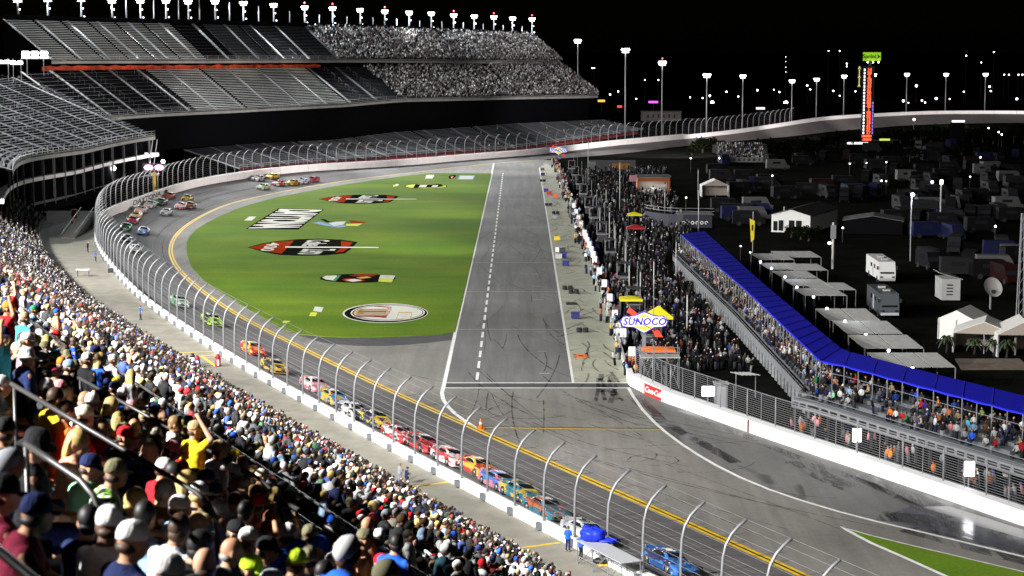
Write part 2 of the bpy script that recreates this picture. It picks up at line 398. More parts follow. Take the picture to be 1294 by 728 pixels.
# double yellow line round the foot of the banking
def offs(P, d):
    P = np.array(P); t = np.gradient(P[:, :2], axis=0); t /= np.linalg.norm(t, axis=1)[:, None]; Q = P.copy(); Q[:, 0] += -t[:, 1] * d; Q[:, 1] += t[:, 0] * d; return Q
E = MB(); far = int(np.argmin(abs(YC[:, 0] - 12) + abs(YC[:, 1] - 611)))
YL = YC[:far]
for d in (-.22, -.72): ribbon(E, offs(YL, d)[::2], .3, 0, .032)
ribbon(E, offs(YL, -.47)[::2], .2, 1, .03)
struct('yellow_line', E, [M_LINEY, M_BLACK], track)
# grass wedge by the pit exit
wg = [at(*q) for q in [(1071, 669), (1100, 677.5), (1150, 690), (1220, 706.5), (1294, 724), (1400, 750), (1290, 760), (1200, 729), (1140, 702.5), (1100, 685)]]
E = MB(); E.poly([(q[0], q[1], .035) for q in wg]); struct('grass_wedge', E, grass_mat('long_grass', (.075, .15, .008), (.12, .18, .012)))
E = MB(); ribbon(E, [at(*q) for q in [(1064, 666), (1071, 669), (1100, 677.3), (1150, 689.5), (1220, 706), (1294, 723.5), (1400, 749.5)]], .16, 0, .05)
ribbon(E, [at(*q) for q in [(1064, 666), (1071, 671), (1100, 686.5), (1140, 704), (1200, 731), (1290, 762)]], .34, 0, .05); struct('wedge_border_line', E, M_LINEW)
q = MB(); q.poly([(k[0], k[1], .008) for k in [at(*z) for z in [(800, 493), (838, 509), (970, 556), (1130, 610), (1293, 666), (1420, 710), (1400, 729), (1294, 705), (1170, 675), (1060, 648), (972, 620), (905, 589), (862, 562), (826, 533), (810, 514)]]]); struct('pit_exit_road', q, A_EXIT)

# damp stains on the exit road
def stain_mat():
    m = mat('damp_stain', (.02, .021, .022), .35, spec=.5); nt, N, L, b = nodes_of(m); tc = N.new('ShaderNodeTexCoord')
    mp = N.new('ShaderNodeMapping'); L.new(tc.outputs['Object'], mp.inputs[0]); mp.inputs['Rotation'].default_value = (0, 0, math.radians(-27)); mp.inputs['Scale'].default_value = (1.0, .22, 1)
    n_ = noise_node(nt, mp.outputs[0], .55, 6, .68, .8); L.new(ramp2(nt, n_, .42, .6, 0, .88), b.inputs['Alpha']); return m
STN = stain_mat(); E = MB()
for pts, w in [([(975, 565), (1040, 590), (1100, 612), (1165, 644), (1200, 655)], 1.0), ([(1005, 583), (1040, 602), (1078, 618)], 2.2), ([(1085, 600), (1125, 618), (1180, 640)], 2.4), ([(880, 528), (960, 558), (1010, 580)], 1.3), ([(968, 545), (1060, 580)], 1.6), ([(1110, 652), (1160, 656), (1230, 672), (1330, 700)], 3.2), ([(1150, 668), (1230, 690), (1330, 716)], 2.6), ([(850, 540), (880, 556), (930, 585)], 1.2), ([(800, 500), (822, 520), (835, 534)], 1.6)]:
    ribbon(E, [at(*q) for q in pts], w, 0, .018)
o = E.build('damp_stain', STN, pit); o['kind'] = 'stuff'
E = MB(); E.poly([(*at(x, y)[:2], .0175) for x, y in [(1118, 652), (1150, 641), (1200, 640), (1300, 672), (1420, 712), (1400, 726), (1294, 700), (1180, 674)]])
m = mat('wet_asphalt', (.045, .048, .05), .16, spec=.7, noise=(.15, .5)); struct('wet_patch', E, m, pit)
# tyre marks
def skid_mat():
    m = mat('tyre_mark', (.012, .012, .012), .7); nt, N, L, b = nodes_of(m); tc = N.new('ShaderNodeTexCoord')
    n_ = noise_node(nt, tc.outputs['Object'], .7, 5, .7); L.new(ramp2(nt, n_, .38, .6, .06, .66), b.inputs['Alpha']); return m
SK = skid_mat(); E = MB(); r2 = random.Random(3)
def arc(x, y, a, l, k, w):
    pts = []
    for i in range(9):
        pts.append((x, y, 0)); x += math.cos(a) * l / 8; y += math.sin(a) * l / 8; a += k / 8
    ribbon(E, pts, w, 0, .02)
for k in range(120):
    dd = 213 + 360 * r2.random() ** 1.3; arc(8.2 + 3.4 * r2.random(), dd, -PI / 2 + r2.uniform(-.55, .25), r2.uniform(3, 10), r2.uniform(-.6, .6), r2.uniform(.12, .32))
for k in range(44):
    dd = 196 + 240 * r2.random() ** 1.4; arc(r2.uniform(-5, 6), dd, -PI / 2 + r2.uniform(-.12, .3), r2.uniform(8, 30), r2.uniform(-.2, .3), r2.uniform(.08, .16))
for k in range(16):                            # dark rubber just before the timing band
    arc(r2.uniform(8.5, 11), r2.uniform(203, 217), -PI / 2 + r2.uniform(-.1, .1), r2.uniform(3, 8), 0, r2.uniform(.3, .6))
for X0, Y0, a0, l0, k0 in [(-1, 196, -2.2, 14, 3.4), (0, 193, -1.9, 18, -2.6), (-6, 194, -.4, 10, 2.8), (-11, 214, -.9, 22, .1), (6.5, 200, -1.1, 30, .3), (5.4, 202, -1.05, 26, .25),
                           (9, 196, -1.2, 24, .4), (8, 170, -.5, 14, 5), (11, 168, -.3, 12, 5.4), (14, 165, -.2, 9, 1.6), (12, 176, .1, 12, .3), (2, 187, -1.2, 24, .5), (20, 160, -1.1, 8, 1), (-30, 262, -1.35, 30, .5), (-27, 258, -1.3, 30, .8)]:
    arc(X0, Y0, a0, l0, k0, .14)
for k in range(20):
    arc(r2.uniform(-4, 14), r2.uniform(150, 205), -1.1 + r2.uniform(-.2, .25), r2.uniform(10, 34), r2.uniform(-.2, .3), r2.uniform(.07, .15))
o = E.build('tyre_mark', SK, pit); o['kind'] = 'stuff'
# long rubber marks and joints along the banking
E = MB()
for k in range(16):
    i0 = r2.randrange(50, 245); ln = r2.randrange(20, 80); t0 = r2.uniform(.1, .92); dt = r2.uniform(-.05, .05)
    ribbon(E, [tuple(bank(i0 + j, t0 + dt * j / ln) + np.array((0, 0, .03))) for j in range(0, ln, 2)], r2.uniform(.12, .3))
o = E.build('rubber_streak', SK, track); o['kind'] = 'stuff'
E = MB()
for t0 in (.27, .52, .77):
    ribbon(E, [tuple(bank(j, t0) + np.array((0, 0, .022))) for j in range(10, 372, 3)], .1)
struct('lane_joint', E, mat('joint_sealer', (.17, .165, .16), .8), track)

# ---------------------------------------------------------------- grass emblems (paint on the grass)
def emblem(name, label, shapes, cat='grass logo'):
    """shapes: (list of photo points, material) lying on the grass, each a little above the one before"""
    mats = []; e = MB()
    t = thing(name, label, cat, (*at(*shapes[0][0][0])[:2], .06))
    for k, (pts, m, nm) in enumerate(shapes):
        e = MB(); zz = .068 + .005 * k; w = [at(x, y) for x, y in pts]; e.poly([(q[0], q[1], zz) for q in w]); e.build(nm, m, t)
    return t
def grass_text(body, pxa, pxb, hgt, m, t, z, shear=0, aspect=None):
    """text on the grass read from the stands: runs from pxa (first letter) to pxb"""
    A, B = Vector(at(*pxa)), Vector(at(*pxb)); me = text_mesh(body, 1.0, 0, m, shear, .02)
    vs = np.array([v.co[:] for v in me.vertices]); wdt = vs[:, 0].max() - vs[:, 0].min(); ht = vs[:, 1].max() - vs[:, 1].min()
    d = (B - A); L = d.length; d.normalize(); up = Vector((-d.y, d.x, 0)); c = (A + B) / 2
    for v in me.vertices:
        x = v.co.x / wdt * L; y = v.co.y / ht * hgt; q = c + d * x + up * y; v.co = (q.x, q.y, z)
    me.update(); return link('lettering', me, t)
def oval_px(cx, cy, rx, ry, n=36, sk=0.0):
    return [(cx + rx * math.cos(2 * PI * k / n) + sk * math.sin(2 * PI * k / n), cy + ry * math.sin(2 * PI * k / n)) for k in range(n)]
M_LIME = mat('lime_paint', (.5, .55, .02), .8); M_REDB = mat('rust_red_paint', (.26, .03, .01), 1.0, noise=(.6, .2), spec=0.0); M_BLUEP = mat('blue_paint', (.12, .28, .5), .8)
M_GREY = mat('pale_grey_paint', (.5, .5, .5), .8, noise=(.7, .2)); M_GBLK = mat('grass_black_paint', (.008, .009, .007), 1.0, spec=0.0); M_GWHT = mat('grass_white_paint', (.55, .56, .5), .9, noise=(.5, .12))
M_GREEN = mat('dark_green_paint', (.03, .16, .05), .8); M_GOLD = mat('gold_paint', (.5, .3, .04), .8)
# large white word
t = thing('painted_word', 'large slanted white word outlined in black on the grass nearest the yellow line', 'grass logo', (*at(358, 277)[:2], .06))
o = grass_text('DAYTONA', (376, 262.5), (336, 292.5), 11.6, M_GBLK, t, .068, .0); o.name = 'outline'
wq = [at(*q) for q in [(352, 263.6), (409.5, 265), (377, 290.6), (310.5, 289.8)]]
e = MB(); e.poly([(q[0], q[1], .066) for q in wq]); bpy.data.objects.remove(o); e.build('outline', M_GBLK, t)
C4 = [Vector(at(*q)) for q in [(353, 264.4), (408, 265.6), (376, 290), (312.5, 289.2)]]   # far-left, far-right, near-right, near-left
me = text_mesh('DAYTONA', 1, 0, M_GWHT, 0, .055, .92); vs = np.array([v.co[:] for v in me.vertices]); mn, mxx = vs.min(0), vs.max(0)
for v in me.vertices:
    a_ = (v.co.x - mn[0]) / (mxx[0] - mn[0]); b_ = (v.co.y - mn[1]) / (mxx[1] - mn[1])      # reading runs far to near, letter tops point to the pits
    q = (C4[0] * (1 - a_) + C4[3] * a_) * (1 - b_) + (C4[1] * (1 - a_) + C4[2] * a_) * b_; v.co = (q.x, q.y, .074)
me.update(); link('lettering', me, t)
emblem('painted_tag', 'small white rectangle painted left of the large white word', [([(308.5, 279), (315, 274), (324, 274.2), (318, 279.2)], M_GWHT, 'tag_panel')])
def almond(x0, x1, y, h, tail, label, s=1.0):
    W_ = x1 - x0
    P = lambda u, v: (x0 + W_ * u, y + h * v)
    out = [P(0, 0), P(.12, -.42), P(.26, -.72), P(.45, -.95), P(.65, -1), P(.85, -.9), P(1, -.62), P(.96, -.1), P(.93, .3), P(.88, .72), P(.7, .95), P(.5, 1), P(.3, .92), P(.14, .55)]
    inn = lambda pts: [(y_[0] * .97 + .03 * (x0 + W_ * .52), y_[1] * .9 + .1 * y) for y_ in pts]
    t = emblem('painted_emblem', label, [(out, M_GBLK, 'outline'), (inn([P(0, 0), P(.12, -.4), P(.26, -.7), P(.42, -.88), P(.36, .0), P(.3, .84), P(.14, .5)]), M_REDB, 'nose'),
        (inn([P(.86, -.82), P(.97, -.6), P(.93, -.12), P(.86, -.1)]), M_REDB, 'tail_patch'), (inn([P(.86, .1), P(.93, .12), P(.88, .6), P(.8, .75)]), M_REDB, 'tail_patch'),
        ([P(.34, -.1), P(1 + tail, -.02), P(1 + tail, .08), P(.34, .06)], M_GWHT, 'stroke')])
    for body, a, b_, hh in [('400', P(.24, -.5), P(.16, .45), .12), ('Coke', P(.64, -.85), P(.58, -.15), .22), ('Zero', P(.64, .22), P(.58, .85), .3)]:
        grass_text(body, a, b_, W_ * hh * H / (y - 50), M_GWHT, t, .1)
    return t
almond(313, 452, 313, 10.8, .19, 'larger red and black almond emblem with white lettering across the middle of the grass')
almond(403, 504, 252, 5.8, .22, 'smaller red and black almond emblem with white lettering toward the far end of the grass')
emblem('painted_emblem', 'small almond emblem with white nose, green band and yellow and white box', [
    (oval_px(452, 352.3, 48, 5.6), M_GBLK, 'outline'), ([(407, 351.5), (412, 349), (426, 348.6), (424, 355.4), (412, 353.8)], M_GWHT, 'nose'), ([(427, 348.4), (431, 348.4), (424, 356.2), (420, 355.8)], M_GREEN, 'band'),
    ([(441, 349), (452, 346.8), (478, 347), (472, 349.6), (455, 350.4)], M_REDB, 'scroll'), ([(432, 354), (440, 352.2), (462, 354.6), (455, 357.3), (438, 356.8)], M_REDB, 'scroll'), ([(436, 354.6), (448, 353.2), (458, 355), (446, 356.8)], M_GWHT, 'scroll'), ([(450, 351.6), (464, 350), (470, 351.6), (456, 353)], M_GOLD, 'scroll'),
    ([(481, 348.2), (499.5, 349), (497.5, 353), (479, 352.6)], M_GREY, 'box_panel'), ([(479, 352.6), (497.5, 353), (495, 357.8), (478, 356.6)], M_LIME, 'box_panel')])
t = emblem('painted_oval', 'large white oval ringed in black at the near end of the grass', [
    (oval_px(486.8, 396.4, 54, 12.4, sk=-2), M_GWHT, 'outer_ring'), (oval_px(487.5, 396.5, 52.3, 11.6, sk=-2), M_GBLK, 'black_ring'), (oval_px(490, 396, 47, 10.4, sk=-2), M_GWHT, 'white_ring'), (oval_px(490, 396, 45, 9.6, sk=-2), M_GBLK, 'thin_ring'), (oval_px(490.5, 396, 43.6, 9.1, sk=-2), M_GWHT, 'face'),
    ([(504, 395), (521, 395.4), (519, 404.6), (500.5, 404)], M_GOLD, 'square_frame'), ([(504.6, 396.4), (520, 396.6), (518, 404), (501.6, 403.4)], M_GWHT, 'square_panel'), ([(507, 401.8), (511, 397.4), (517, 398), (513, 402)], M_GREY, 'square_mark'),
    ([(473, 387.2), (496, 389), (494, 389.8), (472, 388.2)], M_REDB, 'stripe'), ([(462, 399.8), (490, 401.6), (486, 402.6), (460, 400.8)], M_REDB, 'stripe')])
for k in range(4): grass_text('IIII', (473 - 2.2 * k, 391.4 + 2.7 * k), (472 - 2.2 * k, 393.2 + 2.7 * k), 4.3, M_REDB if k % 2 else M_GOLD, t, .12)
grass_text('400', (456, 391.5), (451, 398), 1.5, M_GOLD, t, .12)
for k in range(3):
    x, y = 491.5 - 1.8 * k, 391.3 + 3.4 * k; e = MB(); e.poly([(*at(x + 2 * math.cos(q), y + 1.2 * math.sin(q))[:2], .121) for q in [i * PI / 4 for i in range(8)]]); e.build('dot', M_RED, t)
emblem('painted_oval', 'small yellow and black oval near the far end of the grass', [
    (oval_px(538, 235.6, 27, 3.3), M_GBLK, 'outline'), (oval_px(538, 235.6, 25.6, 2.8), M_LIME, 'face'), ([(525, 233.3), (557, 233.4), (562, 235.6), (551, 237.6), (522, 238)], M_GBLK, 'band'), ([(531, 234.2), (540, 234.2), (538, 237), (529, 237)], M_GREY, 'word_block'), ([(547, 234.6), (554, 234.4), (552, 236.8), (545, 236.8)], M_GREY, 'word_block')])
emblem('painted_emblem', 'blue and white rectangle with a coloured swirl by the top edge of the grass', [
    ([(580.5, 221.8), (600.5, 222), (598, 227.4), (578, 227.2)], M_BLUEP, 'frame'), ([(582, 222.6), (599, 222.8), (597, 226.6), (580, 226.4)], M_GWHT, 'panel'), ([(567, 223), (574, 221.4), (577, 222.6), (573, 225.6), (568, 226.4)], M_GBLK, 'swirl'), ([(569, 223.8), (574, 222.6), (571, 226)], M_RED, 'swirl')])
emblem('painted_tag', 'small white square painted left of the blue rectangle', [([(539, 221.4), (549, 221.4), (546.5, 226), (537, 226)], M_GWHT, 'tag_panel')])
emblem('painted_tag', 'tiny lime and white mark beside the small yellow oval', [([(497, 234), (504, 233.2), (503, 235), (497, 236.6)], M_LIME, 'tag_panel'), ([(500, 233), (504, 233), (503, 235), (500, 235)], M_GWHT, 'tag_panel')])
emblem('painted_tag', 'white and lime mark on the grass left of the near white oval', [([(398, 388), (409, 389), (406, 395), (395.5, 393.6)], M_GREY, 'tag_panel'), ([(393, 395), (401, 395.6), (399, 400.4), (390.5, 400)], M_LIME, 'tag_panel')])
emblem('painted_tag', 'faded lime dash at the lower left edge of the grass', [([(358, 406), (367.5, 406.2), (364, 408.4), (357, 409)], M_LIME, 'tag_panel')])
emblem('painted_emblem', 'blue, black, grey and lime figure with spread wings to the right of the white word', [
    ([(395, 282), (404, 280.6), (414, 283), (424, 286), (435, 284.8), (437, 287), (428, 288), (412, 285.8)], M_BLUEP, 'wing'), ([(404.5, 277.2), (410, 277.4), (417, 280.6), (428, 280.2), (424, 282), (412, 281.2)], M_GBLK, 'wing'),
    ([(415, 282.4), (424, 280.6), (437, 280.4), (434, 284.4), (422, 286)], M_GREY, 'body'), ([(441, 279), (463.5, 281), (458, 282.6), (443, 282.2)], M_REDB, 'banner'), ([(438, 283.6), (459, 282.8), (452, 286.2), (436, 286)], M_LIME, 'banner')])

# ---------------------------------------------------------------- walkway
sA, sB = 0.0, S_OF_Y(372)
def D0f(s):                                   # distance of the first seat row from the wall
    t = min(max((wat(s)[1] - 200) / 160, 0), 1); return 6.4 + 3.6 * t
wk = MB(); ss = np.arange(0, s_px(6, 2.6, 60, 0, S_OF_Y(420)) + 60, 4.0)
for i, s in enumerate(ss):
    D = D0f(s) + .3 if s < sB else 15 + 0 * s
    wk.v += [wat(s, 0.002), wat(s, D)]
wk.f = [(2 * i, 2 * i + 2, 2 * i + 3, 2 * i + 1) for i in range(len(ss) - 1)]; wk.m = [0] * len(wk.f)
walk = struct('walkway', wk, CONC)
# shadow of the front rows painted as a darker strip, then the yellow paint
E = MB()
for i, s in enumerate(np.arange(0, sB, 4.0)):
    D = D0f(s); E.v += [Vector(wat(s, D - 2.0)) + Vector((0, 0, .006)), Vector(wat(s, D + .2)) + Vector((0, 0, .006))]
E.v = [tuple(q) for q in E.v]; nE = len(E.v) // 2; E.f = [(2 * i, 2 * i + 2, 2 * i + 3, 2 * i + 1) for i in range(nE - 1)]; E.m = [0] * len(E.f)
struct('walkway_shade_strip', E, mat('crowd_shade', (.12, .115, .1), .85, noise=(.5, .25)), walk)
E = MB()
for pts in [[(225, 446.5), (240, 456.5)], [(255, 450), (273, 463.5)], [(226, 446), (268, 444.5)], [(256, 449.6), (276, 448.6)], [(519, 615), (571, 609)], [(659, 692.5), (707, 686)]]:
    ribbon(E, [at(x, y, 2.6) for x, y in pts], .32, 0, 2.612)
struct('walkway_yellow_line', E, M_LINEY, walk)

# ---------------------------------------------------------------- outer wall and catch fence
SP_POST = 4.9
s_ref = min(np.linspace(0, 300, 3000), key=lambda q: abs(proj(*wat(q))[0] - 612.8) if wat(q)[1] > 60 else 9e9)
posts = np.arange(s_ref % SP_POST, SMAX - 4, SP_POST)
wall = thing('outer_wall', 'long white concrete wall along the outside of the banked track', 'wall', wat(posts[20]))
def wall_piece(s0, s1, step=2.5):
    q = MB(); n_ = max(2, int((s1 - s0) / step) + 1); rings = []
    for k in range(n_):
        s = s0 + (s1 - s0) * k / (n_ - 1); z = wat(s)[2]
        i0 = wat(s, 0); i1 = wat(s, -.55)
        hh = .68 + .84 * min(max((s - S_OF_Y(330)) / 60, 0), 1) if s < S_OF_Y(600) else 1.5
        if s > S_OF_Y(690): hh = 1.15
        rings.append([(i0[0], i0[1], z - .5), (i0[0], i0[1], z + hh - .05), (i0[0] - .0, i0[1], z + hh), (i1[0], i1[1], z + hh), (i1[0], i1[1], z - .5)])
    q.loft([r for r in rings]); return q
k = 0
while k < len(posts) - 1:
    step = 1 if wat(posts[k])[1] < 560 else 2
    e_ = min(k + step, len(posts) - 1); wall_piece(posts[k] + .07, posts[e_] - .07).build('wall_segment', M_WHITE, wall); k = e_
def wall_h(s):
    hh = .68 + .84 * min(max((s - S_OF_Y(330)) / 60, 0), 1) if s < S_OF_Y(600) else 1.5
    return 1.15 if s > S_OF_Y(690) else hh
# name on the track face in the bend
def wall_text(body, pxa, pxb, size, m, zoff, parent, nm):
    sa, sb = s_px(-.56, 3.4, pxa, S_OF_Y(388), S_OF_Y(470)), s_px(-.56, 3.4, pxb, S_OF_Y(388), S_OF_Y(470))
    me = text_mesh(body, 1, .0, m, .12, .02); vs = np.array([v.co[:] for v in me.vertices]); a0, a1 = vs[:, 0].min(), vs[:, 0].max(); b0, b1 = vs[:, 1].min(), vs[:, 1].max()
    for v in me.vertices:
        s = sa + (sb - sa) * (v.co.x - a0) / (a1 - a0); q = wat(s, -.575); v.co = (q[0], q[1], q[2] + zoff + size * (v.co.y - b0) / (b1 - b0))
    me.update(); return link(nm, me, parent)
wall_text('DAYTONA', 168, 203, 1.0, M_BLACK, .2, wall, 'lettering')
e = MB(); sa = s_px(-.56, 3.4, 209.5, S_OF_Y(388), S_OF_Y(470)); q0 = wat(sa - 2.2, -.575); q1 = wat(sa + 2.2, -.575)
mid = wat(sa, -.575); e.add([(*q0[:2], q0[2] + .75), (*mid[:2], mid[2] + .35), (*q1[:2], q1[2] + .75), (*mid[:2], mid[2] + 1.15)], [(0, 1, 2, 3)]); e.build('diamond_mark', M_BLACK, wall)

fence = thing('catch_fence', 'tall catch fence of curved grey posts and cables on the outer wall', 'fence', wat(posts[20]))
pm = MB(); prof = [(0, 0, -.9), (0, 0, 2.2), (.06, 0, 3.3), (.25, 0, 4.05), (.62, 0, 4.65), (1.12, 0, 5.1), (1.62, 0, 5.42)]
pm.tube(prof, .095, 8); post_me = pm.mesh('fence_post', M_GALV, True)
br = MB(); br.box((-.16, 0, -.55), (.3, .42, .5)); br_me = br.mesh('post_bracket', mat('bracket_steel', (.16, .17, .19), .5, .4))
for s in posts:
    w = wat(s, -.22); n_ = wdir(s); zt = w[2] + wall_h(s)
    if w[1] < 80 or w[1] > 770: continue
    o = bpy.data.objects.new('fence_post', post_me); COL.objects.link(o); o.parent = fence
    o.location = Vector((w[0], w[1], zt)) - fence.location; o.rotation_euler = (0, 0, math.atan2(-n_[1], -n_[0]))
    if w[1] < 330:
        b2 = bpy.data.objects.new('post_bracket', br_me); COL.objects.link(b2); b2.parent = o; b2.location = (-.24, 0, .2)
hts = [.25, .7, 1.15, 1.6, 2.05, 2.5, 3.0, 3.5, 4.05, 4.65, 5.1, 5.42]
px_ = [p_[0] for p_ in prof]; pz_ = [p_[2] for p_ in prof]
for hh in hts:
    inw = float(np.interp(hh, pz_, px_)); pts = []
    for s in np.arange(posts[0], S_OF_Y(775), 9.8):
        w = wat(s, -.22 - inw); pts.append((w[0], w[1], w[2] + wall_h(s) + hh))
    q = MB(); q.tube(pts, .011, 3); q.build('cable', mat('fence_cable', (.35, .36, .38), .5, .3), fence)
# ---------------------------------------------------------------- near grandstand
SLOPE = .6076; ROW = .8; DTOP = 66.0; D_A0, D_A1 = 44.6, 46.9
def floor_z(s, D): return 3.15 + SLOPE * (D - D0f(s))
near = thing('grandstand', 'steep near grandstand packed with spectators in the foreground', 'grandstand', wat(60, 30, 3))
NR = int((DTOP - 6.4) / ROW)
sl = np.arange(0, sB + .1, 6.0)
dk = MB()
for k in range(NR):                            # stepped deck: tread then riser
    D = 6.4 + ROW * k; rows = []
    for s in sl:
        d0 = D0f(s) + ROW * k; z = floor_z(s, d0); rows.append([wat(s, d0, z - SLOPE * ROW), wat(s, d0, z), wat(s, d0 + ROW, z)])
    dk.loft(rows, 0, False, False)
dk.build('deck', mat('near_stand_deck', (.035, .035, .038), .8), near)
for k in range(NR):
    d = 6.4 + ROW * k
    if D_A0 - .3 < d < D_A1 - .4: continue
    q = MB(); rows = []
    for s in sl:
        d0 = D0f(s) + ROW * k; z = floor_z(s, d0) + .42; rows.append([wat(s, d0 + .36, z - .05), wat(s, d0 + .36, z), wat(s, d0 + .68, z), wat(s, d0 + .68, z - .05)])
    q.loft(rows, 0, True, True); q.build('bench', M_ALUD, near)
# front railing along the walkway
fr = MB()
for hh in (.35, .7, 1.05):
    fr.tube([tuple(Vector(wat(s, D0f(s) - .35)) + Vector((0, 0, hh))) for s in np.arange(2, sB, 3)], .028, 4)
for s in np.arange(2, sB, 3): fr.box(tuple(Vector(wat(s, D0f(s) - .35)) + Vector((0, 0, .53))), (.06, .06, 1.06))
o = fr.build('front_railing', M_GALV, near)
# end wall of the stand at the bend
q = MB(); pts = [wat(sB, D0f(sB) - .2, 2.6)] + [wat(sB, d, floor_z(sB, d) + 1.0) for d in (D0f(sB) - .2, 66)] + [wat(sB, 66, 2.6)]
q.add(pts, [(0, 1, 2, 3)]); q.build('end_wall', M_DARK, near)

def stand_pt(s, D, h=0.0): return Vector(wat(s, D, floor_z(s, D) + h))
def plane_px(px, py, h):
    """stand (s, D) whose point h above the seating slope shows at this pixel (straight part near the camera)"""
    u, dy, dz = ray(px, py); best = None
    for d in np.geomspace(6, 160, 900):
        p = np.array((u * d / dy, d, H + dz * d / dy)); i = int(np.argmin((WC[:200, 0] - p[0]) ** 2 + (WC[:200, 1] - p[1]) ** 2))
        D = float((p[:2] - WC[i, :2]) @ WN[i]); s = float(SW[i] + (p[:2] - WC[i, :2]) @ _t[i]); e = abs(floor_z(s, D) + h - p[2])
        if best is None or e < best[0]: best = (e, s, D)
    return best[1], best[2]
# handrails on the stairs
rail_gaps = []
def stair_rail(label, a, b, h, r, m, curved=True, nm='stair_handrail', dep=None):
    if dep: A, B = Vector(atd(*a, dep[0])), Vector(atd(*b, dep[1]))
    else:
        sa, Da = plane_px(*a, h); sb, Db = plane_px(*b, h); A = stand_pt(sa, Da, h); B = stand_pt(sb, Db, h)
    if not dep: rail_gaps.append((min(sa, sb), max(sa, sb), min(Da, Db), max(Da, Db)))
    d = (B - A).normalized(); t = thing(nm, label, 'handrail', (A.x, A.y, A.z - h), 'handrails on the stand stairs')
    q = MB(); q.tube([A, A.lerp(B, .5), B] + ([B + d * .16 + Vector((0, 0, -.05)), B + d * .26 + Vector((0, 0, -.16)), B + d * .28 + Vector((0, 0, -.3)), B + d * .28 + Vector((0, 0, -h - .1))] if curved else []), r, 8)
    q.build('top_rail', m, t, True)
    if not curved:
        q = MB(); q.tube([A + Vector((0, 0, -.42)), B + Vector((0, 0, -.42))], r * .8, 6); q.build('lower_rail', m, t, True)
    for f in (0.04, .5, .96) if not curved else (.02,):
        P = A.lerp(B, f); q = MB(); q.tube([P, P + Vector((0, 0, -h - .15))], r * .9, 6); q.build('post', m, t, True)
    return t
M_RAILD = mat('worn_dark_rail', (.06, .058, .058), .4, .4)
stair_rail('thick dark handrail with a curved lower end in the middle of the foreground crowd', (14, 485), (248, 622), 1.35, .027, M_RAILD)
stair_rail('dark handrail running down behind the curved one in the foreground', (97, 476), (330, 606), 1.3, .028, M_RAILD)
stair_rail('short dark handrail beside the blond woman at the left edge', (32, 561), (102, 607), 1.35, .026, M_RAILD)
stair_rail('dark handrail in the bottom left corner in front of the camera', (-30, 672), (46, 735), 1.35, .024, M_RAILD)
stair_rail('long dark handrail right of the bald man in a mint shirt', (350, 628), (482, 706), 1.3, .03, M_RAILD)
stair_rail('dark handrail near the left edge below the man in a yellow shirt', (14, 388), (95, 446), 1.3, .03, M_RAILD)
for a, b, lab in [((56, 392), (70, 402), 'white stair railing in front of the person in a light blue jacket'), ((175, 467), (190, 478), 'white stair railing above the middle of the lower crowd'),
                  ((250, 511), (275, 529), 'white stair railing between the red caps and the lower crowd'), ((293, 543), (315, 558), 'tall white stair railing left of the wheel shaped hat'), ((346, 582), (358, 592), 'short white stair railing near the bend of the crosswalk'),
                  ((417, 622), (446, 642), 'large white three bar stair railing above the white cap'), ((518, 690), (538, 704), 'white stair railing below the man in a turquoise shirt'), ((537, 696), (562, 714), 'white stair railing at the bottom of the crosswalk')]:
    stair_rail(lab, a, b, 1.05, .035, M_RAIL, False)
# railing along the cross aisle
cr = thing('crosswalk_railing', 'long dark railing between the upper and lower rows of the near crowd', 'railing', stand_pt(60, D_A0))
for hh in (.5, 1.0):
    q = MB(); q.tube([stand_pt(s, D_A0 - .1, hh) for s in np.arange(2, 250, 4)], .03, 5); q.build('rail', M_RAILD, cr)
q = MB(); rows = [[stand_pt(s, D_A0 - .2, -.2), stand_pt(s, D_A0 - .2, .42), stand_pt(s, D_A0 - .12, .42), stand_pt(s, D_A0 - .12, -.2)] for s in np.arange(2, 250, 4)]
q.loft([[tuple(p) for p in r] for r in rows]); q.build('kick_panel', mat('kick_panel', (.03, .03, .034), .6), cr)

# ---------------------------------------------------------------- far stands
def edge(D, pxs, lo, hi):
    out = []
    for x, y in pxs:
        best = None
        for s in np.arange(lo, hi, 2.0):
            w = wat(s, D); X, Yv = w[0], w[1]
            u, dy, dz = ray(x, y); e = abs(X / Yv - u / dy)
            if Yv > 100 and (best is None or e < best[0]): best = (e, s, H + dz * Yv / dy)
        out.append((best[1], best[2]))
    out.sort(); return np.array(out)
sBend, sFar = S_OF_Y(376), S_OF_Y(720)
T3f = edge(47, [(60, 76), (80, 75.5), (262, 75.5), (430, 75), (600, 76.5), (713, 77.5)], sBend, sFar)
T3b = edge(60, [(20, 25.5), (200, 30), (420, 35), (550, 40), (680, 45)], sBend, sFar)
T2f = edge(30, [(195, 143), (300, 138), (440, 131), (510, 125), (640, 122), (762, 120)], sBend, sFar)
T2b = edge(46, [(75, 90), (200, 88), (400, 86), (690, 82)], sBend, sFar)
T1f = edge(9, [(300, 214), (430, 203), (640, 189), (815, 164)], sBend, sFar)
T1b = edge(25, [(300, 184), (420, 178), (500, 168), (648, 157), (790, 150.5)], sBend, sFar)
TLf = edge(13, [(-60, 216), (20, 206), (110, 188), (195, 171)], sBend - 60, sFar)
def zf(e, s): return float(np.interp(s, e[:, 0], e[:, 1]))
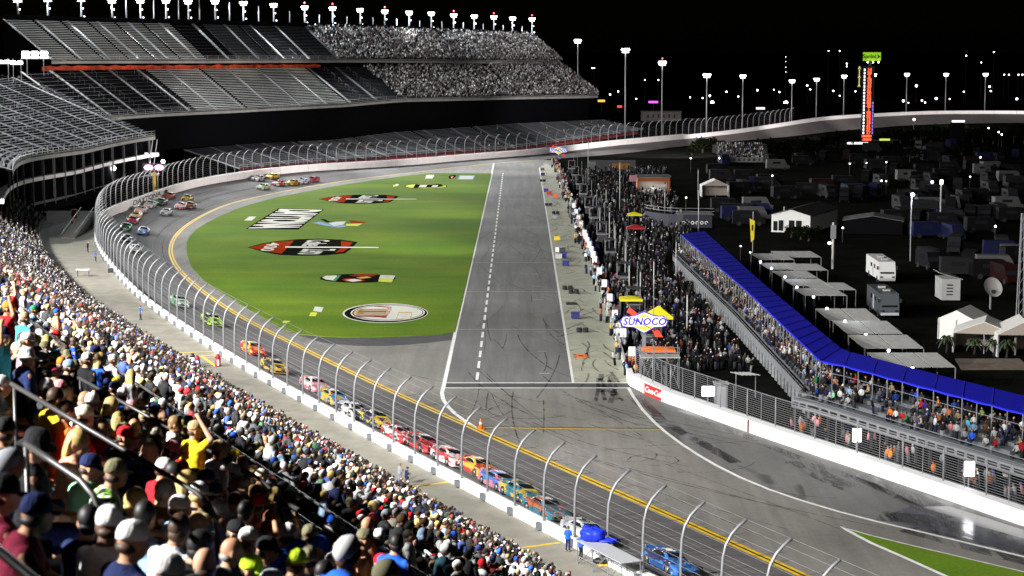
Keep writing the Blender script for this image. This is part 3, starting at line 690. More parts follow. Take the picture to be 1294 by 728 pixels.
def stand(name, label, Df, ef, Db, eb, s0, s1, n, secs, fascia_m, parent_loc_s, deck_m):
    """secs: list of (s start, s end, bench material or None); every row of every section is a bench"""
    t = thing(name, label, 'grandstand', wat(parent_loc_s, Df, 2))
    P = lambda s, f: Vector(wat(s, Df + (Db - Df) * f, zf(ef, s) * (1 - f) + zf(eb, s) * f))
    q = MB(); sl = np.arange(s0, s1 + .1, 6.0)
    for k in range(n):
        rows = []
        for s in sl:
            a, b_ = P(s, k / n), P(s, (k + 1) / n); rows.append([(a.x, a.y, a.z - .3), tuple(a), (b_.x, b_.y, a.z)])
        q.loft(rows, 0, False, False)
    q.build('deck', deck_m, t)
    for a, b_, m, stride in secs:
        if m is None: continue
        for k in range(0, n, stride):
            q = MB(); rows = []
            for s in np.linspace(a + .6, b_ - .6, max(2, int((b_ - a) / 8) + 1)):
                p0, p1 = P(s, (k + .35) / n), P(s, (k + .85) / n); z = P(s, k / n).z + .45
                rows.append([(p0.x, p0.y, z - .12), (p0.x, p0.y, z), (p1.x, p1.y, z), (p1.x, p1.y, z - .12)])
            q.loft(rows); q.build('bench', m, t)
    for s in np.arange(s0, s1 + .1, 12.0):     # stairs with their pale nosings
        q = MB(); q.loft([[tuple(P(s - .5, f) + Vector((0, 0, .25))), tuple(P(s + .5, f) + Vector((0, 0, .25))), tuple(P(s + .5, f) + Vector((0, 0, .12))), tuple(P(s - .5, f) + Vector((0, 0, .12)))] for f in (0, .5, 1)])
        q.build('stair', M_STAIR, t)
    q = MB(); q.loft([[tuple(P(s, 0) + Vector((0, 0, -1.0))), tuple(P(s, 0) + Vector((0, 0, .15)))] for s in sl], 0, False, False); q.build('fascia', fascia_m, t)
    q = MB()
    for hh in (.5, 1.05): q.tube([P(s, 0) + Vector((0, 0, hh)) for s in sl], .05, 4)
    for s in np.arange(s0, s1, 4.0): q.box(tuple(P(s, 0) + Vector((0, 0, .5))), (.08, .08, 1.1))
    q.build('front_railing', M_RAILG, t)
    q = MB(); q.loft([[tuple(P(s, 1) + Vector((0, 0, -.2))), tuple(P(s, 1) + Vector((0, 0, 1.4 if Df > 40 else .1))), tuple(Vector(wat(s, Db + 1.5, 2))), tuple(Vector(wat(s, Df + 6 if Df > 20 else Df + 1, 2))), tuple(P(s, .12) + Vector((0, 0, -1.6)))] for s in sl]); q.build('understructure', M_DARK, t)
    return t, P
M_STAIR = mat('stair_nosing', (.16, .165, .17), .6); M_RAILG = mat('grey_rail', (.3, .31, .33), .5, .2)
M_FASC = mat('pale_fascia', (.35, .35, .34), .6, noise=(.3, .2)); M_FASCD = mat('dark_fascia', (.02, .02, .022), .6)
hi_ = lambda D, x, lo=None: float(min(np.arange(sBend - 60, sFar, 1.0), key=lambda s: abs(wat(s, D)[0] / wat(s, D)[1] - ray(x, 100)[0] / ray(x, 100)[1])))
a3 = [hi_(47, x) for x in (66, 262, 298, 345, 392, 460, 713)]
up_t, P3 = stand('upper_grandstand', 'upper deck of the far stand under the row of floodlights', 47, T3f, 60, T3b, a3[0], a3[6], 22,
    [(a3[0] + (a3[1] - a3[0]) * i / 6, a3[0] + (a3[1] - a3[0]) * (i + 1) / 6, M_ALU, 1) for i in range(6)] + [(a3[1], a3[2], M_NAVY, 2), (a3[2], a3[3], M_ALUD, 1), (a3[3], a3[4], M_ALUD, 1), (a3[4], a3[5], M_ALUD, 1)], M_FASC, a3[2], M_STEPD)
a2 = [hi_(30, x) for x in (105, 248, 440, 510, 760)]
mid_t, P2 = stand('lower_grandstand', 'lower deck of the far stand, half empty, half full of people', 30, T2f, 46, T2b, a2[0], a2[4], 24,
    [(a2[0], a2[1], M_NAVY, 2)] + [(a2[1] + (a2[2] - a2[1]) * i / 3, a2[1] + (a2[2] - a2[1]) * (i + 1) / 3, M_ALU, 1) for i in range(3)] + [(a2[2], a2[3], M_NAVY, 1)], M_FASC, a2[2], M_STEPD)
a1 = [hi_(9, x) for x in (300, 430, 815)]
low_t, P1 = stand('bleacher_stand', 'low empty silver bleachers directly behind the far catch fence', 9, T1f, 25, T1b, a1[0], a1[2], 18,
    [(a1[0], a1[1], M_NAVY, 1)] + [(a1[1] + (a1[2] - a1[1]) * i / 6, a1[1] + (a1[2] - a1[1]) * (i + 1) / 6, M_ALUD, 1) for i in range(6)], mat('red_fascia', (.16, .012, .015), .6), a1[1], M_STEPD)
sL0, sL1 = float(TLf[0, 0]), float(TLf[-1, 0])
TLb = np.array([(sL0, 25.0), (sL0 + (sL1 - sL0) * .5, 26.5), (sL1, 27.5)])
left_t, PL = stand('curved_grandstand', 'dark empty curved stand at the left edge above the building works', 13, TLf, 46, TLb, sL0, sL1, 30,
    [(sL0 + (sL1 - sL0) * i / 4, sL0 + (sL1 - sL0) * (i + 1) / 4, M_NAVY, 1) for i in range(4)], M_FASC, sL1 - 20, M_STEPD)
# stair railings on the curved stand and the dark part of the lower deck (each rail a part)
def hoop(P, s, f, L, n, t, mt):
    q = MB(); A = P(s, f); B = P(s, f + L / n); q.tube([A, A + Vector((0, 0, 1.3)), B + Vector((0, 0, 1.3)), B], .045, 4); q.build('stair_railing', mt, t)
M_RAILS = mat('stand_rail', (.12, .12, .145), .45)
for s in np.arange(sL0 + 6, sL1, 12.0):
    for k in range(0, 29, 3): hoop(PL, s, k / 30, 2.2, 30, left_t, M_RAILS)
for s in np.arange(sL0 + 2, sL1, 4.0):
    for k in range(1, 30, 4): 
        q = MB(); A = PL(s, k / 30 + rnd.uniform(0, .03)); q.box(tuple(A + Vector((0, 0, .5))), (.35, .12, .5), rnd.random()); q.build('seat_frame', M_ALUD, left_t)
for s in np.arange(a2[0], a2[3], 9.0):
    if a2[1] < s < a2[2]: continue
    for k in range(0, 23, 4): hoop(P2, s, k / 24, 2, 24, mid_t, M_RAILS)
for s in np.arange(a3[2], a3[6], 9.0): hoop(P3, s, 0, 4.5, 22, up_t, M_RAILS)
# orange netting along the foot of the upper deck
nt_ = MB(); sl = np.arange(a3[0] - 4, hi_(47, 410), 3.0)
nt_.loft([[tuple(P3(s, 0) + Vector((0, 0, -2.9 - .35 * math.sin(s * .37)))), tuple(P3(s, 0) + Vector((0, 0, -1.55 - .2 * math.sin(s * .9))))] for s in sl], 0, False, False)
m = mat('orange_netting', (.5, .05, .012), .8, noise=(.3, .95))
tag(nt_.build('safety_netting', m), 'orange netting strung under the front of the upper deck', 'netting')
for x_ in (90, 160, 230, 300, 370): s_ = hi_(47, x_); w_ = wat(s_, 41, 30.5); point((w_[0], w_[1], zf(T3f, s_) - 1.2), 380, .3, (1, .8, .65))
# building works under the curved stand
sl = np.arange(sL0, sL1 + 8, 5.0); zb = lambda s: zf(TLf, min(s, sL1))
M_WCOL = mat('dark_column', (.03, .03, .032), .7)
works = thing('concourse_frame', 'lit concrete and steel frame under the curved stand', 'building', wat(sL1 - 20, 16, 2.5))
for nm, m, zo, h in [('floor_beam', M_WHITE, -5.3, .75), ('ground_beam', M_STEP, -9.9, .5)]:
    q = MB(); q.loft([[tuple(Vector(wat(s, 14.5, zb(s) + zo))), tuple(Vector(wat(s, 14.5, zb(s) + zo + h))), tuple(Vector(wat(s, 19, zb(s) + zo + h))), tuple(Vector(wat(s, 19, zb(s) + zo)))] for s in sl]); q.build(nm, m, works)
for i, s in enumerate(np.arange(sL0 + 30, sL1 + 6, 8.0)):
    q = MB(); w = wat(s, 14.6, 0); q.box((w[0], w[1], zb(s) - 6), (.45, .45, 10.6)); q.build('column', M_WCOL if i % 3 else M_STEP, works)
q = MB(); q.loft([[tuple(Vector(wat(s, 26, zb(s) - 11))), tuple(Vector(wat(s, 26, zb(s) - 1)))] for s in sl], 0, False, False); q.build('back_wall', mat('works_wall', (.05, .03, .06), .9), works)
q = MB()
for s0_ in np.arange(sL1 - 56, sL1 - 2, 9.5): q.loft([[tuple(Vector(wat(s, 20, zb(s) - 9.4))), tuple(Vector(wat(s, 20, zb(s) - 6.6 + .8 * math.sin(s))))] for s in np.linspace(s0_, s0_ + 8, 4)], 0, False, False)
tag(q.build('barrier_netting', m, works), kind='stuff')
q = MB(); q.loft([[tuple(Vector(wat(s, 19.5, zb(s) - 4.4))), tuple(Vector(wat(s, 19.5, zb(s) - 2.2)))] for s in np.arange(sL1 - 34, sL1 - 6, 4)], 0, False, False); q.build('red_screen', mat('red_screen', (.3, .02, .03), .8, noise=(.4, .6)), works)
def lamp_ball(name, label, cat, p, r, m, group=None):
    t = thing(name, label, cat, p, group); q = MB(); q.ell(p, (r, r, r), 8, 6); q.build('bulb', m, t, True); q = MB(); q.box((p[0], p[1] + r * .9, p[2]), (r * 1.6, r * .5, r * 1.6)); q.build('housing', M_DKSTEEL, t); return t
for x, y, d, lab, r in [(143.5, 212.5, 452, 'bright white work light on a column under the curved stand', .55), (206, 204, 478, 'white work light right of the pink tower lights', .45)]:
    p = atd(x, y, d); lamp_ball('work_light', lab, 'work light', p, r, M_LAMP, 'work lights'); point((p[0], p[1] - 1.5, p[2]), 5200, .3)
point(atd(105, 226, 430), 9000, .4, (1, .55, .35)); 
# machine tower with two pink lamps by the fence
p = atd(195, 226, 452); t = thing('lighting_mast', 'yellow and steel mast with two pink lamps behind the fence at the bend', 'light mast', (p[0], p[1], 2.5))
q = MB(); q.box((p[0], p[1], p[2] - 1), (.7, .7, 5)); q.build('post', mat('machine_yellow', (.6, .4, .02), .5), t)
for dx in (-1.2, 1.2):
    q = MB(); q.ell((p[0] + dx, p[1] - .3, p[2] + 2.6), (1.05, .4, .62), 10, 6); q.build('lamp', mat('pink_lamp', (1, .5, .7), .4, emit=(1, .45, .72), estr=5), t, True)
q = MB(); q.box((p[0], p[1] + .4, p[2] + 2.6), (5.4, .3, 1.9)); q.build('head_frame', M_DKSTEEL, t)
for dx in (-.5, .5):
    q = MB(); q.tube([(p[0] - .5 + dx, p[1], p[2] + 3.3), (p[0] + .4 + dx, p[1], p[2] + 9)], .1, 5); q.build('boom', M_GALV, t)

# ---------------------------------------------------------------- floodlight towers along the roof line
def tower(px, py, sc=1.0, red=False, lit=True, name='floodlight_tower', label=None, base=None, head=.8, group='floodlight towers'):
    if base is None:
        s = float(min(np.arange(sBend - 40, sFar, .5), key=lambda q: abs(wat(q, 61)[0] / wat(q, 61)[1] - ray(px, 40)[0] / ray(px, 40)[1])))
        b = Vector(wat(s, 61, zf(T3b, s) - 1))
    else: b = Vector(base)
    u, dy, dz = ray(px, py); zt = H + dz * b.y / dy
    t = thing(name, label, 'floodlight' if lit else 'mast', b, group)
    q = MB(); q.tube([b, (b.x, b.y, zt)], .32 * sc, 7, 0, .2 * sc); q.build('pole', M_GALV, t, True)
    if lit:
        w = 2.9 * head; hh = 1.6 * head
        q = MB(); q.box((b.x, b.y + .25, zt + hh / 2 - .3), (w * .9, .2, hh)); q.build('lamp_frame', M_DKSTEEL, t)
        for r in range(2):
            q = MB()
            q.box((b.x, b.y - .2, zt - .3 + hh * (.28 + .5 * r)), (w * (1 - .25 * (1 - r)), .5, hh * .36), 0, 0, .9); q.build('lamp_bank', M_LAMP, t)
        if base is None:
            for dz_, dx in ((2.0, .5), (4.2, .8)):
                q = MB(); q.ell((b.x + dx, b.y - .2, zt - dz_), (.2, .2, .2), 7, 5); q.build('small_lamp', M_LAMPB, t, True)
        if red: q = MB(); q.ell((b.x, b.y, zt + hh + .6), (.28, .28, .3), 7, 5); q.build('warning_light', mat('red_lamp', (1, .05, .05), .4, emit=(1, .06, .06), estr=5), t, True)
    return t
for i, (x, y) in enumerate([(24, 2), (62, 1), (104, 1), (143, 3), (178, 3), (211, 3), (238, 4), (272, 4), (308, 6), (346, 8.5), (386, 11.5), (421, 12.5), (455, 14.5), (487, 16.5), (517, 18), (545, 19), (573, 21), (599, 22.5), (624, 23.5), (648, 25), (672, 26)]):
    tower(x, y, 1, i in (10, 11, 13, 16, 18, 20), label='white floodlight tower on the roof line of the upper stand')
for x, y in [(160, 0), (195, 0), (227, 0), (253, 0), (290, 3), (327, 8), (366, 14), (404, 18), (438, 21), (471, 22), (502, 24), (531, 26), (559, 27), (586, 28.5), (611, 30), (636, 32), (660, 33)]:
    tower(x, y, .7, False, False, 'mast', 'thin unlit mast between the floodlight towers on the roof line', group='unlit masts')
for i, (x, y, bx, by) in enumerate([(730, 54, 730, 100), (792, 66, 790, 150), (836, 82, 835.5, 162), (893, 97.5, 892.5, 166), (938, 98, 937.5, 160), (1002, 104, 1000.5, 152), (1032, 102, 1031, 147), (1067, 98, 1066, 144), (1104, 96, 1103.5, 140), (1145, 95.5, 1144.5, 138), (1194, 95.5, 1193.5, 138), (1245, 95.5, 1244, 138)]):
    if i == 0: bb = (*atd(x, 100, 760)[:2], 0)
    else:
        dd = 6 if i < 4 else 4
        s = float(min(np.arange(S_OF_Y(590), SMAX, 1.0), key=lambda q: abs(wat(q, dd)[0] / wat(q, dd)[1] - ray(bx, by)[0] / ray(bx, by)[1]))); bb = wat(s, dd, 1.0)
    names = ['leftmost tall floodlight pole, rising behind the upper stand', 'tall floodlight pole rising at the end of the low bleachers', 'floodlight pole just right of the end of the low bleachers', 'floodlight pole with a bent lamp left of two bright globes', 'floodlight pole above the infield trees at the start of the far turn',
             'floodlight pole beside the paired round lamps', 'floodlight pole second to the left of the scoreboard tower', 'floodlight pole next to the left of the scoreboard tower', 'floodlight pole close behind the right of the scoreboard tower', 'floodlight pole right of the flag beyond the far turn', 'floodlight pole second from the right on the far turn', 'rightmost floodlight pole on the far turn']
    tower(x, y, .85, i == 2, True, 'floodlight_pole', names[i], bb, 1.0 if i < 4 else .8, 'floodlight poles round the far turn')
rank_labels([o for o in COL.objects if o.get('group') == 'floodlight towers'], '{} floodlight tower from the left on the roof line of the upper stand')
rank_labels([o for o in COL.objects if o.get('group') == 'unlit masts'], '{} thin unlit mast from the left on the roof line of the upper stand')
for i, (x, y, w_, lab) in enumerate([(4, 78, 3.6, 'cut off bank of floodlights at the left edge above the curved stand'), (21, 79, 3.0, 'small bank of floodlights above the curved stand near the left edge'), (44, 71.5, 6.4, 'wide bright bank of floodlights at the top right of the curved stand')]):
    p = atd(x, y, 462); t = thing('floodlight_bank', lab, 'floodlight', (p[0], p[1], p[2] - 3)); n_ = 3 if i == 2 else 2
    for k in range(n_):
        for r in range(2 if i == 2 else 1): q = MB(); q.box((p[0] - w_ / 2 + w_ * (k + .5) / n_, p[1], p[2] + .9 * r), (w_ / n_ * .86, .4, .62), 0, 0, .8); q.build('lamp_bank', M_LAMP, t)
    for sx in (-1, 1): q = MB(); q.tube([(p[0] + sx * w_ * .3, p[1] + .3, p[2] - 4.5), (p[0] + sx * w_ * .3, p[1] + .3, p[2] + .8)], .1, 5); q.build('post', M_GALV, t)
    q = MB(); q.box((p[0], p[1] + .3, p[2] - .5), (w_, .15, .15)); q.build('cross_bar', M_GALV, t)
for k in range(7):                              # glow of the tower lamps on the decks below
    s = a3[0] + (a3[6] - a3[0]) * (k + .4) / 7; point(Vector(wat(s, 68, zf(T3b, s) + 11)), 100000, 1.5, (.9, .97, 1))
# ---------------------------------------------------------------- people
SKIN = [mat('skin_light', (.5, .27, .17), .6), mat('skin_tan', (.4, .2, .11), .6), mat('skin_dark', (.12, .055, .03), .6)]
def cap_shape(mb, a, b, r1, r2, n=10):
    a, b = Vector(a), Vector(b); d = (b - a).normalized(); pts = []; x = d.orthogonal().normalized(); y = d.cross(x); rings = []
    for c, r, ts in ((a, r1, (-1.35, -.8, -.3)), (b, r2, (.3, .8, 1.35))):
        for t in ts:
            o = math.sin(t); q = math.cos(t); rings.append([tuple(c + d * (r * o) + x * (r * q * math.cos(2 * PI * k / n)) + y * (r * q * math.sin(2 * PI * k / n))) for k in range(n)])
    mb.loft(rings)
def ell_loft(mb, secs, n=16):
    mb.loft([[tuple(Vector(c) + Vector(ax) * (rx * math.cos(2 * PI * k / n)) + Vector(ay) * (ry * math.sin(2 * PI * k / n))) for k in range(n)] for c, ax, ay, rx, ry in secs])
def remesh(mb, name, vox, ratio, smooth=4):
    me = mb.mesh(name, []); o = bpy.data.objects.new(name, me); COL.objects.link(o)
    m = o.modifiers.new('r', 'REMESH'); m.mode = 'VOXEL'; m.voxel_size = vox
    m = o.modifiers.new('s', 'SMOOTH'); m.factor = .5; m.iterations = smooth
    m = o.modifiers.new('d', 'DECIMATE'); m.ratio = ratio
    bpy.context.view_layer.update(); out = bpy.data.meshes.new_from_object(o.evaluated_get(bpy.context.evaluated_depsgraph_get())); out.name = name
    bpy.data.objects.remove(o); out.polygons.foreach_set('use_smooth', [True] * len(out.polygons)); out.materials.clear(); out.materials.append(SKIN[0]); return out
def pose(name, sit, lean=0.0, yaw=0.0, pitch=.15, arms='lap'):
    """body, shirt, trousers and head frame of one pose; faces +Y, feet at z = 0"""
    hz = .52 if sit else .93; R = Matrix.Rotation(-lean, 3, 'X')
    T = lambda x, y, z: Vector((0, 0, hz)) + R @ Vector((x, y, z - hz if not sit else z - .52))
    up = R @ Vector((0, 0, 1)); ax = Vector((1, 0, 0)); ay = R @ Vector((0, 1, 0)); z0 = hz
    sec = lambda h, rx, ry, y=0: (Vector((0, 0, z0)) + R @ Vector((0, y, h)), ax, ay, rx, ry)
    tors = [sec(-.1, .15, .11), sec(-.02, .182, .13), sec(.12, .168, .12), sec(.28, .186, .125, .005), sec(.42, .205, .115, 0), sec(.485, .178, .095, -.012), sec(.525, .108, .072, -.015), sec(.56, .055, .055, 0)]
    sh = [Vector((0, 0, z0)) + R @ Vector((s * .208, -.005, .452)) for s in (-1, 1)]
    neck = Vector((0, 0, z0)) + R @ Vector((0, .0, .53)); hd = neck + R @ Vector((0, .035, .14))
    HR = Matrix.Rotation(yaw, 3, 'Z') @ Matrix.Rotation(-pitch, 3, 'X')
    body, shirt, pants = MB(), MB(), MB()
    ell_loft(body, tors)
    ell_loft(shirt, [(c, a, b, x * 1.07 + .012, y * 1.07 + .014) for c, a, b, x, y in tors[:-1]][0:6] + [sec(.525, .115, .085, -.015), sec(.555, .072, .068, -.012)])
    # head with jaw, nose, ears, brow and lips
    ell_loft(body, [(neck - up * .03, ax, ay, .062, .06), (neck + up * .1 + ay * .02, ax, ay, .054, .056)], 12)
    body.ell(tuple(hd + HR @ Vector((0, -.005, .02))), (.076, .096, .1), 16, 12, 0, HR)
    body.ell(tuple(hd + HR @ Vector((0, .032, -.055))), (.058, .066, .062), 14, 9, 0, HR)
    body.ell(tuple(hd + HR @ Vector((0, .1, -.025))), (.015, .02, .028), 8, 6, 0, HR)
    body.ell(tuple(hd + HR @ Vector((0, .083, -.068))), (.026, .014, .01), 8, 6, 0, HR)
    body.ell(tuple(hd + HR @ Vector((0, .082, .022))), (.05, .014, .011), 8, 6, 0, HR)
    for s in (-1, 1): body.ell(tuple(hd + HR @ Vector((s * .078, -.005, -.01))), (.012, .022, .034), 8, 6, 0, HR)
    # legs
    for s in (-1, 1):
        if sit:
            h, k, a = (s * .09, .02, .5), (s * .13, .44, .52), (s * .13, .42, .1)
        else:
            h, k, a = (s * .09, 0, .9), (s * .1, .03, .49), (s * .11, -.01, .09)
        cap_shape(body, h, k, .085, .056); cap_shape(body, k, a, .055, .036); cap_shape(body, (a[0], a[1] - .03, .045), (a[0] + s * .02, a[1] + .15, .032), .043, .03)
        cap_shape(pants, h, k, .098, .07); cap_shape(pants, k, (a[0], a[1], .14), .068, .058)
    ell_loft(pants, [(c, a, b, x * 1.05 + .01, y * 1.05 + .012) for c, a, b, x, y in tors[:2]] + [sec(.06, .165, .118)])
    # arms and hands
    for i, s in enumerate((-1, 1)):
        S_ = sh[i]; kind = arms
        if arms == 'raise' and s > 0: kind = 'up'
        elif arms == 'raise': kind = 'side'
        if kind == 'lap': e, w, hv = S_ + Vector((s * .07, .06, -.27)), Vector((s * .1, .3, z0 + .11)), Vector((-s * .25, .9, -.25))
        elif kind == 'knees': e, w, hv = S_ + Vector((s * .06, .14, -.25)), Vector((s * .05, .47, z0 + .12)), Vector((-s * .6, .7, -.2))
        elif kind == 'side': e, w, hv = S_ + Vector((s * .06, -.03, -.29)), S_ + Vector((s * .09, .06, -.54)), Vector((0, .2, -1))
        elif kind == 'front': e, w, hv = S_ + Vector((s * .05, .0, -.29)), S_ + Vector((-s * .06, .24, -.24)), Vector((-s * .6, .7, .25))
        else: e, w, hv = S_ + Vector((s * .2, .06, .16)), hd + Vector((s * .12, .0, .16)), Vector((-s * .8, .1, .5))
        cap_shape(body, S_, e, .052, .042); cap_shape(body, e, w, .042, .028)
        cap_shape(shirt, S_ + Vector((-s * .02, 0, .0)), S_.lerp(e, .72), .07, .062)
        hv.normalize(); side = hv.cross(Vector((0, 0, 1))); side.normalize(); nrm = side.cross(hv)
        pc = w + hv * .05; cap_shape(body, w, pc + hv * .035, .028, .034, 8)
        for f in range(4):
            b0 = pc + hv * .045 + side * (.03 - .02 * f); l = (.05, .058, .054, .042)[f]; m1 = b0 + hv * l * .6 - nrm * .008; cap_shape(body, b0 - hv * .01, m1, .0095, .009, 6); cap_shape(body, m1, m1 + hv * l * .4 - nrm * .02, .009, .008, 6)
        tb = w + hv * .03 + side * (-s * .03 if False else .034); cap_shape(body, tb, tb + (hv * .6 + side * .6).normalized() * .055, .011, .009, 6)
    return dict(name=name, body=remesh(body, 'person_body', .0115, .3, 2), shirt=remesh(shirt, 'shirt', .014, .45, 5), pants=remesh(pants, 'trousers', .016, .45, 4), head=hd, HR=HR, sit=sit)
POSES = [pose('a', True, .06, 0, .15, 'lap'), pose('b', True, .22, .5, .1, 'knees'), pose('c', True, .1, -.6, .2, 'lap'), pose('d', True, .02, .9, .05, 'lap'),
         pose('e', False, .03, 0, .12, 'side'), pose('f', False, .06, .5, .1, 'front'), pose('g', False, .03, -.4, .1, 'raise'), pose('h', True, .05, -.3, .1, 'raise')]
def shell(fn, name, nu=20, nv=10):
    q = MB(); fn(q); me = q.mesh(name, [M_BLACK], True); return me
def hair_short(q):
    q.ell((0, -.014, .032), (.084, .098, .102), 18, 12); q.ell((0, -.055, -.03), (.07, .05, .06), 12, 8)
def hair_fringe(q):                            # the ring of hair round a bald crown
    q.ell((0, -.04, -.03), (.081, .066, .045), 16, 8)
def hair_long(q):
    q.ell((0, -.016, .032), (.086, .1, .102), 20, 12); n = 22; g_ = random.Random(4)
    for lay in (0, 1):                          # two layers of uneven locks falling behind the head
        rings = []
        for j, (z, rx, ry, y) in enumerate([(.07, .08, .085, -.02), (0, .094, .085, -.032), (-.07, .1, .078, -.045), (-.14, .102, .066, -.058), (-.2, .1, .055, -.066), (-.25 - .03 * lay, .085, .045, -.07)]):
            ring = []
            for k in range(n):
                a_ = 2 * PI * k / n; w = 1 + .09 * math.sin(5 * k + 1.3 * j + lay) + .07 * g_.uniform(-1, 1) * (j > 0); f = 1 if math.sin(a_) < .1 else .3
                ring.append((rx * w * math.cos(a_) * (1 - .06 * lay), y + ry * w * math.sin(a_) * f, z + (g_.uniform(-.05, .02) if j == 5 else 0)))
            rings.append(ring)
        q.loft(rings)
def cap_hat(q):
    n = 18; rings = []
    for z, r in [(.02, 1.0), (.05, 1.0), (.085, .93), (.115, .74), (.132, .45), (.138, .1)]: rings.append([(.085 * r * math.cos(2 * PI * k / n), -.008 + .103 * r * math.sin(2 * PI * k / n), z) for k in range(n)])
    q.loft(rings); q.ell((0, -.008, .138), (.008, .008, .006), 6, 4)
def brim(q):
    a = [(.074 * math.cos(t), .06 + .105 * math.sin(t), .028 - .014 * abs(math.cos(t)) - .01 * math.sin(t)) for t in [PI * k / 10 for k in range(11)]]; b = [(x * .95, .055, .03) for x, y, z in a]
    q.add(a + b + [(x, y, z - .008) for x, y, z in a] + [(x, y, z - .008) for x, y, z in b], [(i, i + 1, 12 + i, 11 + i) for i in range(10)] + [(22 + i + 1, 22 + i, 33 + i, 34 + i) for i in range(10)] + [(i + 1, i, 22 + i, 23 + i) for i in range(10)])
def bucket(q):
    n = 20; rings = []
    for z, r in [(.0, 1.62), (.006, 1.6), (.035, 1.06), (.1, .94), (.13, .7), (.135, .1)]: rings.append([(.085 * r * math.cos(2 * PI * k / n), -.008 + .1 * r * math.sin(2 * PI * k / n), z + .012 * math.cos(4 * PI * k / n) * (r > 1.2)) for k in range(n)])
    q.loft(rings)
HM = {k: shell(f, k) for k, f in dict(hair_short=hair_short, hair_fringe=hair_fringe, hair_long=hair_long, cap=cap_hat, brim=brim, bucket=bucket).items()}
COLR = dict(white=(.72, .72, .72), black=(.012, .012, .014), navy=(.012, .02, .075), charcoal=(.045, .05, .055), grey=(.22, .23, .25), blue=(.015, .09, .55), lightblue=(.25, .45, .68), red=(.5, .012, .02), maroon=(.15, .01, .03), orange=(.72, .2, .03), yellow=(.72, .47, .015), olive=(.16, .2, .05), green=(.02, .2, .06), tan=(.38, .28, .15), purple=(.12, .07, .42), pink=(.75, .3, .33), brown=(.1, .055, .025), teal=(.05, .42, .6), lime=(.5, .75, .03), cream=(.6, .55, .42), mint=(.3, .62, .38), peach=(.8, .4, .25), camo=(.14, .13, .075))
NICE = dict(lightblue='light blue', blue='royal blue')
HAIRC = dict(brown=(.045, .022, .01), black=(.008, .007, .006), grey=(.2, .19, .17), blond=(.42, .3, .1), auburn=(.16, .05, .015), sandy=(.2, .12, .045))
def cloth(c, tp=False):
    k = 'cloth_' + c
    if k in MATS: return MATS[k]
    m = mat(k, COLR[c], .85, noise=(14, .18), spec=.15); nt, N, L, b = nodes_of(m); tc_ = N.new('ShaderNodeTexCoord'); bp = N.new('ShaderNodeBump'); bp.inputs['Strength'].default_value = .7; bp.inputs['Distance'].default_value = .03
    L.new(noise_node(nt, tc_.outputs['Object'], 9, 3, .55, .8), bp.inputs['Height']); L.new(bp.outputs[0], b.inputs['Normal']); return m
def hairm(c): return mat('hair_' + c, HAIRC[c], .55, noise=(30, .35))
def jersey():
    m = mat('printed_jersey', (.7, .68, .72), .85); nt, N, L, b = nodes_of(m); tc = N.new('ShaderNodeTexCoord')
    n1 = noise_node(nt, tc.outputs['Object'], 6, 3, .6, 1.2); n2 = noise_node(nt, tc.outputs['Object'], 9, 3, .6, .6); cr = N.new('ShaderNodeValToRGB'); e = cr.color_ramp; e.interpolation = 'CONSTANT'
    e.elements[0].position = 0; e.elements[0].color = (.012, .012, .016, 1); e.elements[1].position = .43; e.elements[1].color = (.25, .6, .03, 1); q = e.elements.new(.5); q.color = (.7, .68, .72, 1)
    L.new(n1, cr.inputs[0]); L.new(cr.outputs[0], b.inputs['Base Color']); return m
def obj_mat(o, m):
    o.material_slots[0].link = 'OBJECT'; o.material_slots[0].material = m
def person(p, shirt, head, P, yaw, scale=1.0, label=None, group=None, skin=0, pants='navy', shirt_m=None, cat='person'):
    """head is (kind, colour, hair colour); kind in cap, bucket, short, long, bald, beanie"""
    o = bpy.data.objects.new('person', P['body']); COL.objects.link(o); obj_mat(o, SKIN[skin])
    o.location = p; o.rotation_euler = (0, 0, yaw); o.scale = (scale,) * 3; tag(o, label, cat, group)
    def ch(nm, me, m, loc=(0, 0, 0), rot=None):
        c = bpy.data.objects.new(nm, me); COL.objects.link(c); c.parent = o; c.location = loc
        if rot is not None: c.rotation_euler = rot.to_euler()
        obj_mat(c, m); return c
    ch('shirt', P['shirt'], shirt_m or cloth(shirt)); ch('trousers', P['pants'], cloth(pants))
    k, c, hc = head; hl, hr = P['head'], P['HR']
    if k in ('cap', 'bucket'):
        if hc == 'long': ch('hair', HM['hair_long'], hairm('brown'), hl + hr @ Vector((0, 0, -.02)), hr)
        else: ch('hair', HM['hair_fringe'], hairm(hc), hl, hr)
        cp = ch(k, HM[k], cloth(c), hl, hr)
        if k == 'cap':
            b_ = bpy.data.objects.new('brim', HM['brim']); COL.objects.link(b_); b_.parent = cp; obj_mat(b_, cloth(c))
    elif k == 'bald': ch('hair', HM['hair_fringe'], hairm(hc), hl + hr @ Vector((0, .002, -.012)), hr) if hc else None
    elif k == 'long': ch('hair', HM['hair_long'], hairm(hc), hl, hr)
    else: ch('hair', HM['hair_short'], hairm(hc), hl, hr)
    return o

# ---- seats of the upper rows of the near stand, nearest first
seats = []
for k in range(NR):
    Dk = 6.4 + ROW * k
    if Dk < D_A1 - .2: continue
    for s in np.arange(1, 235, .56):
        if (s + 3) % 12 < 1.0: continue
        if rnd.random() < .05: continue
        s_ = s + rnd.uniform(-.1, .1); p = stand_pt(s_, Dk + .4)
        d = p.y
        if d < 11.2: continue
        if any(a_ - .42 < s_ < b_ + .42 and c_ - .5 < Dk < e_ + .4 for a_, b_, c_, e_ in rail_gaps): continue
        x, y = proj(p.x, p.y, p.z + 1.2)
        if -70 < x < 820 and y < 820: seats.append((d, s_, Dk, p, x, y))
seats.sort(key=lambda q: q[0])
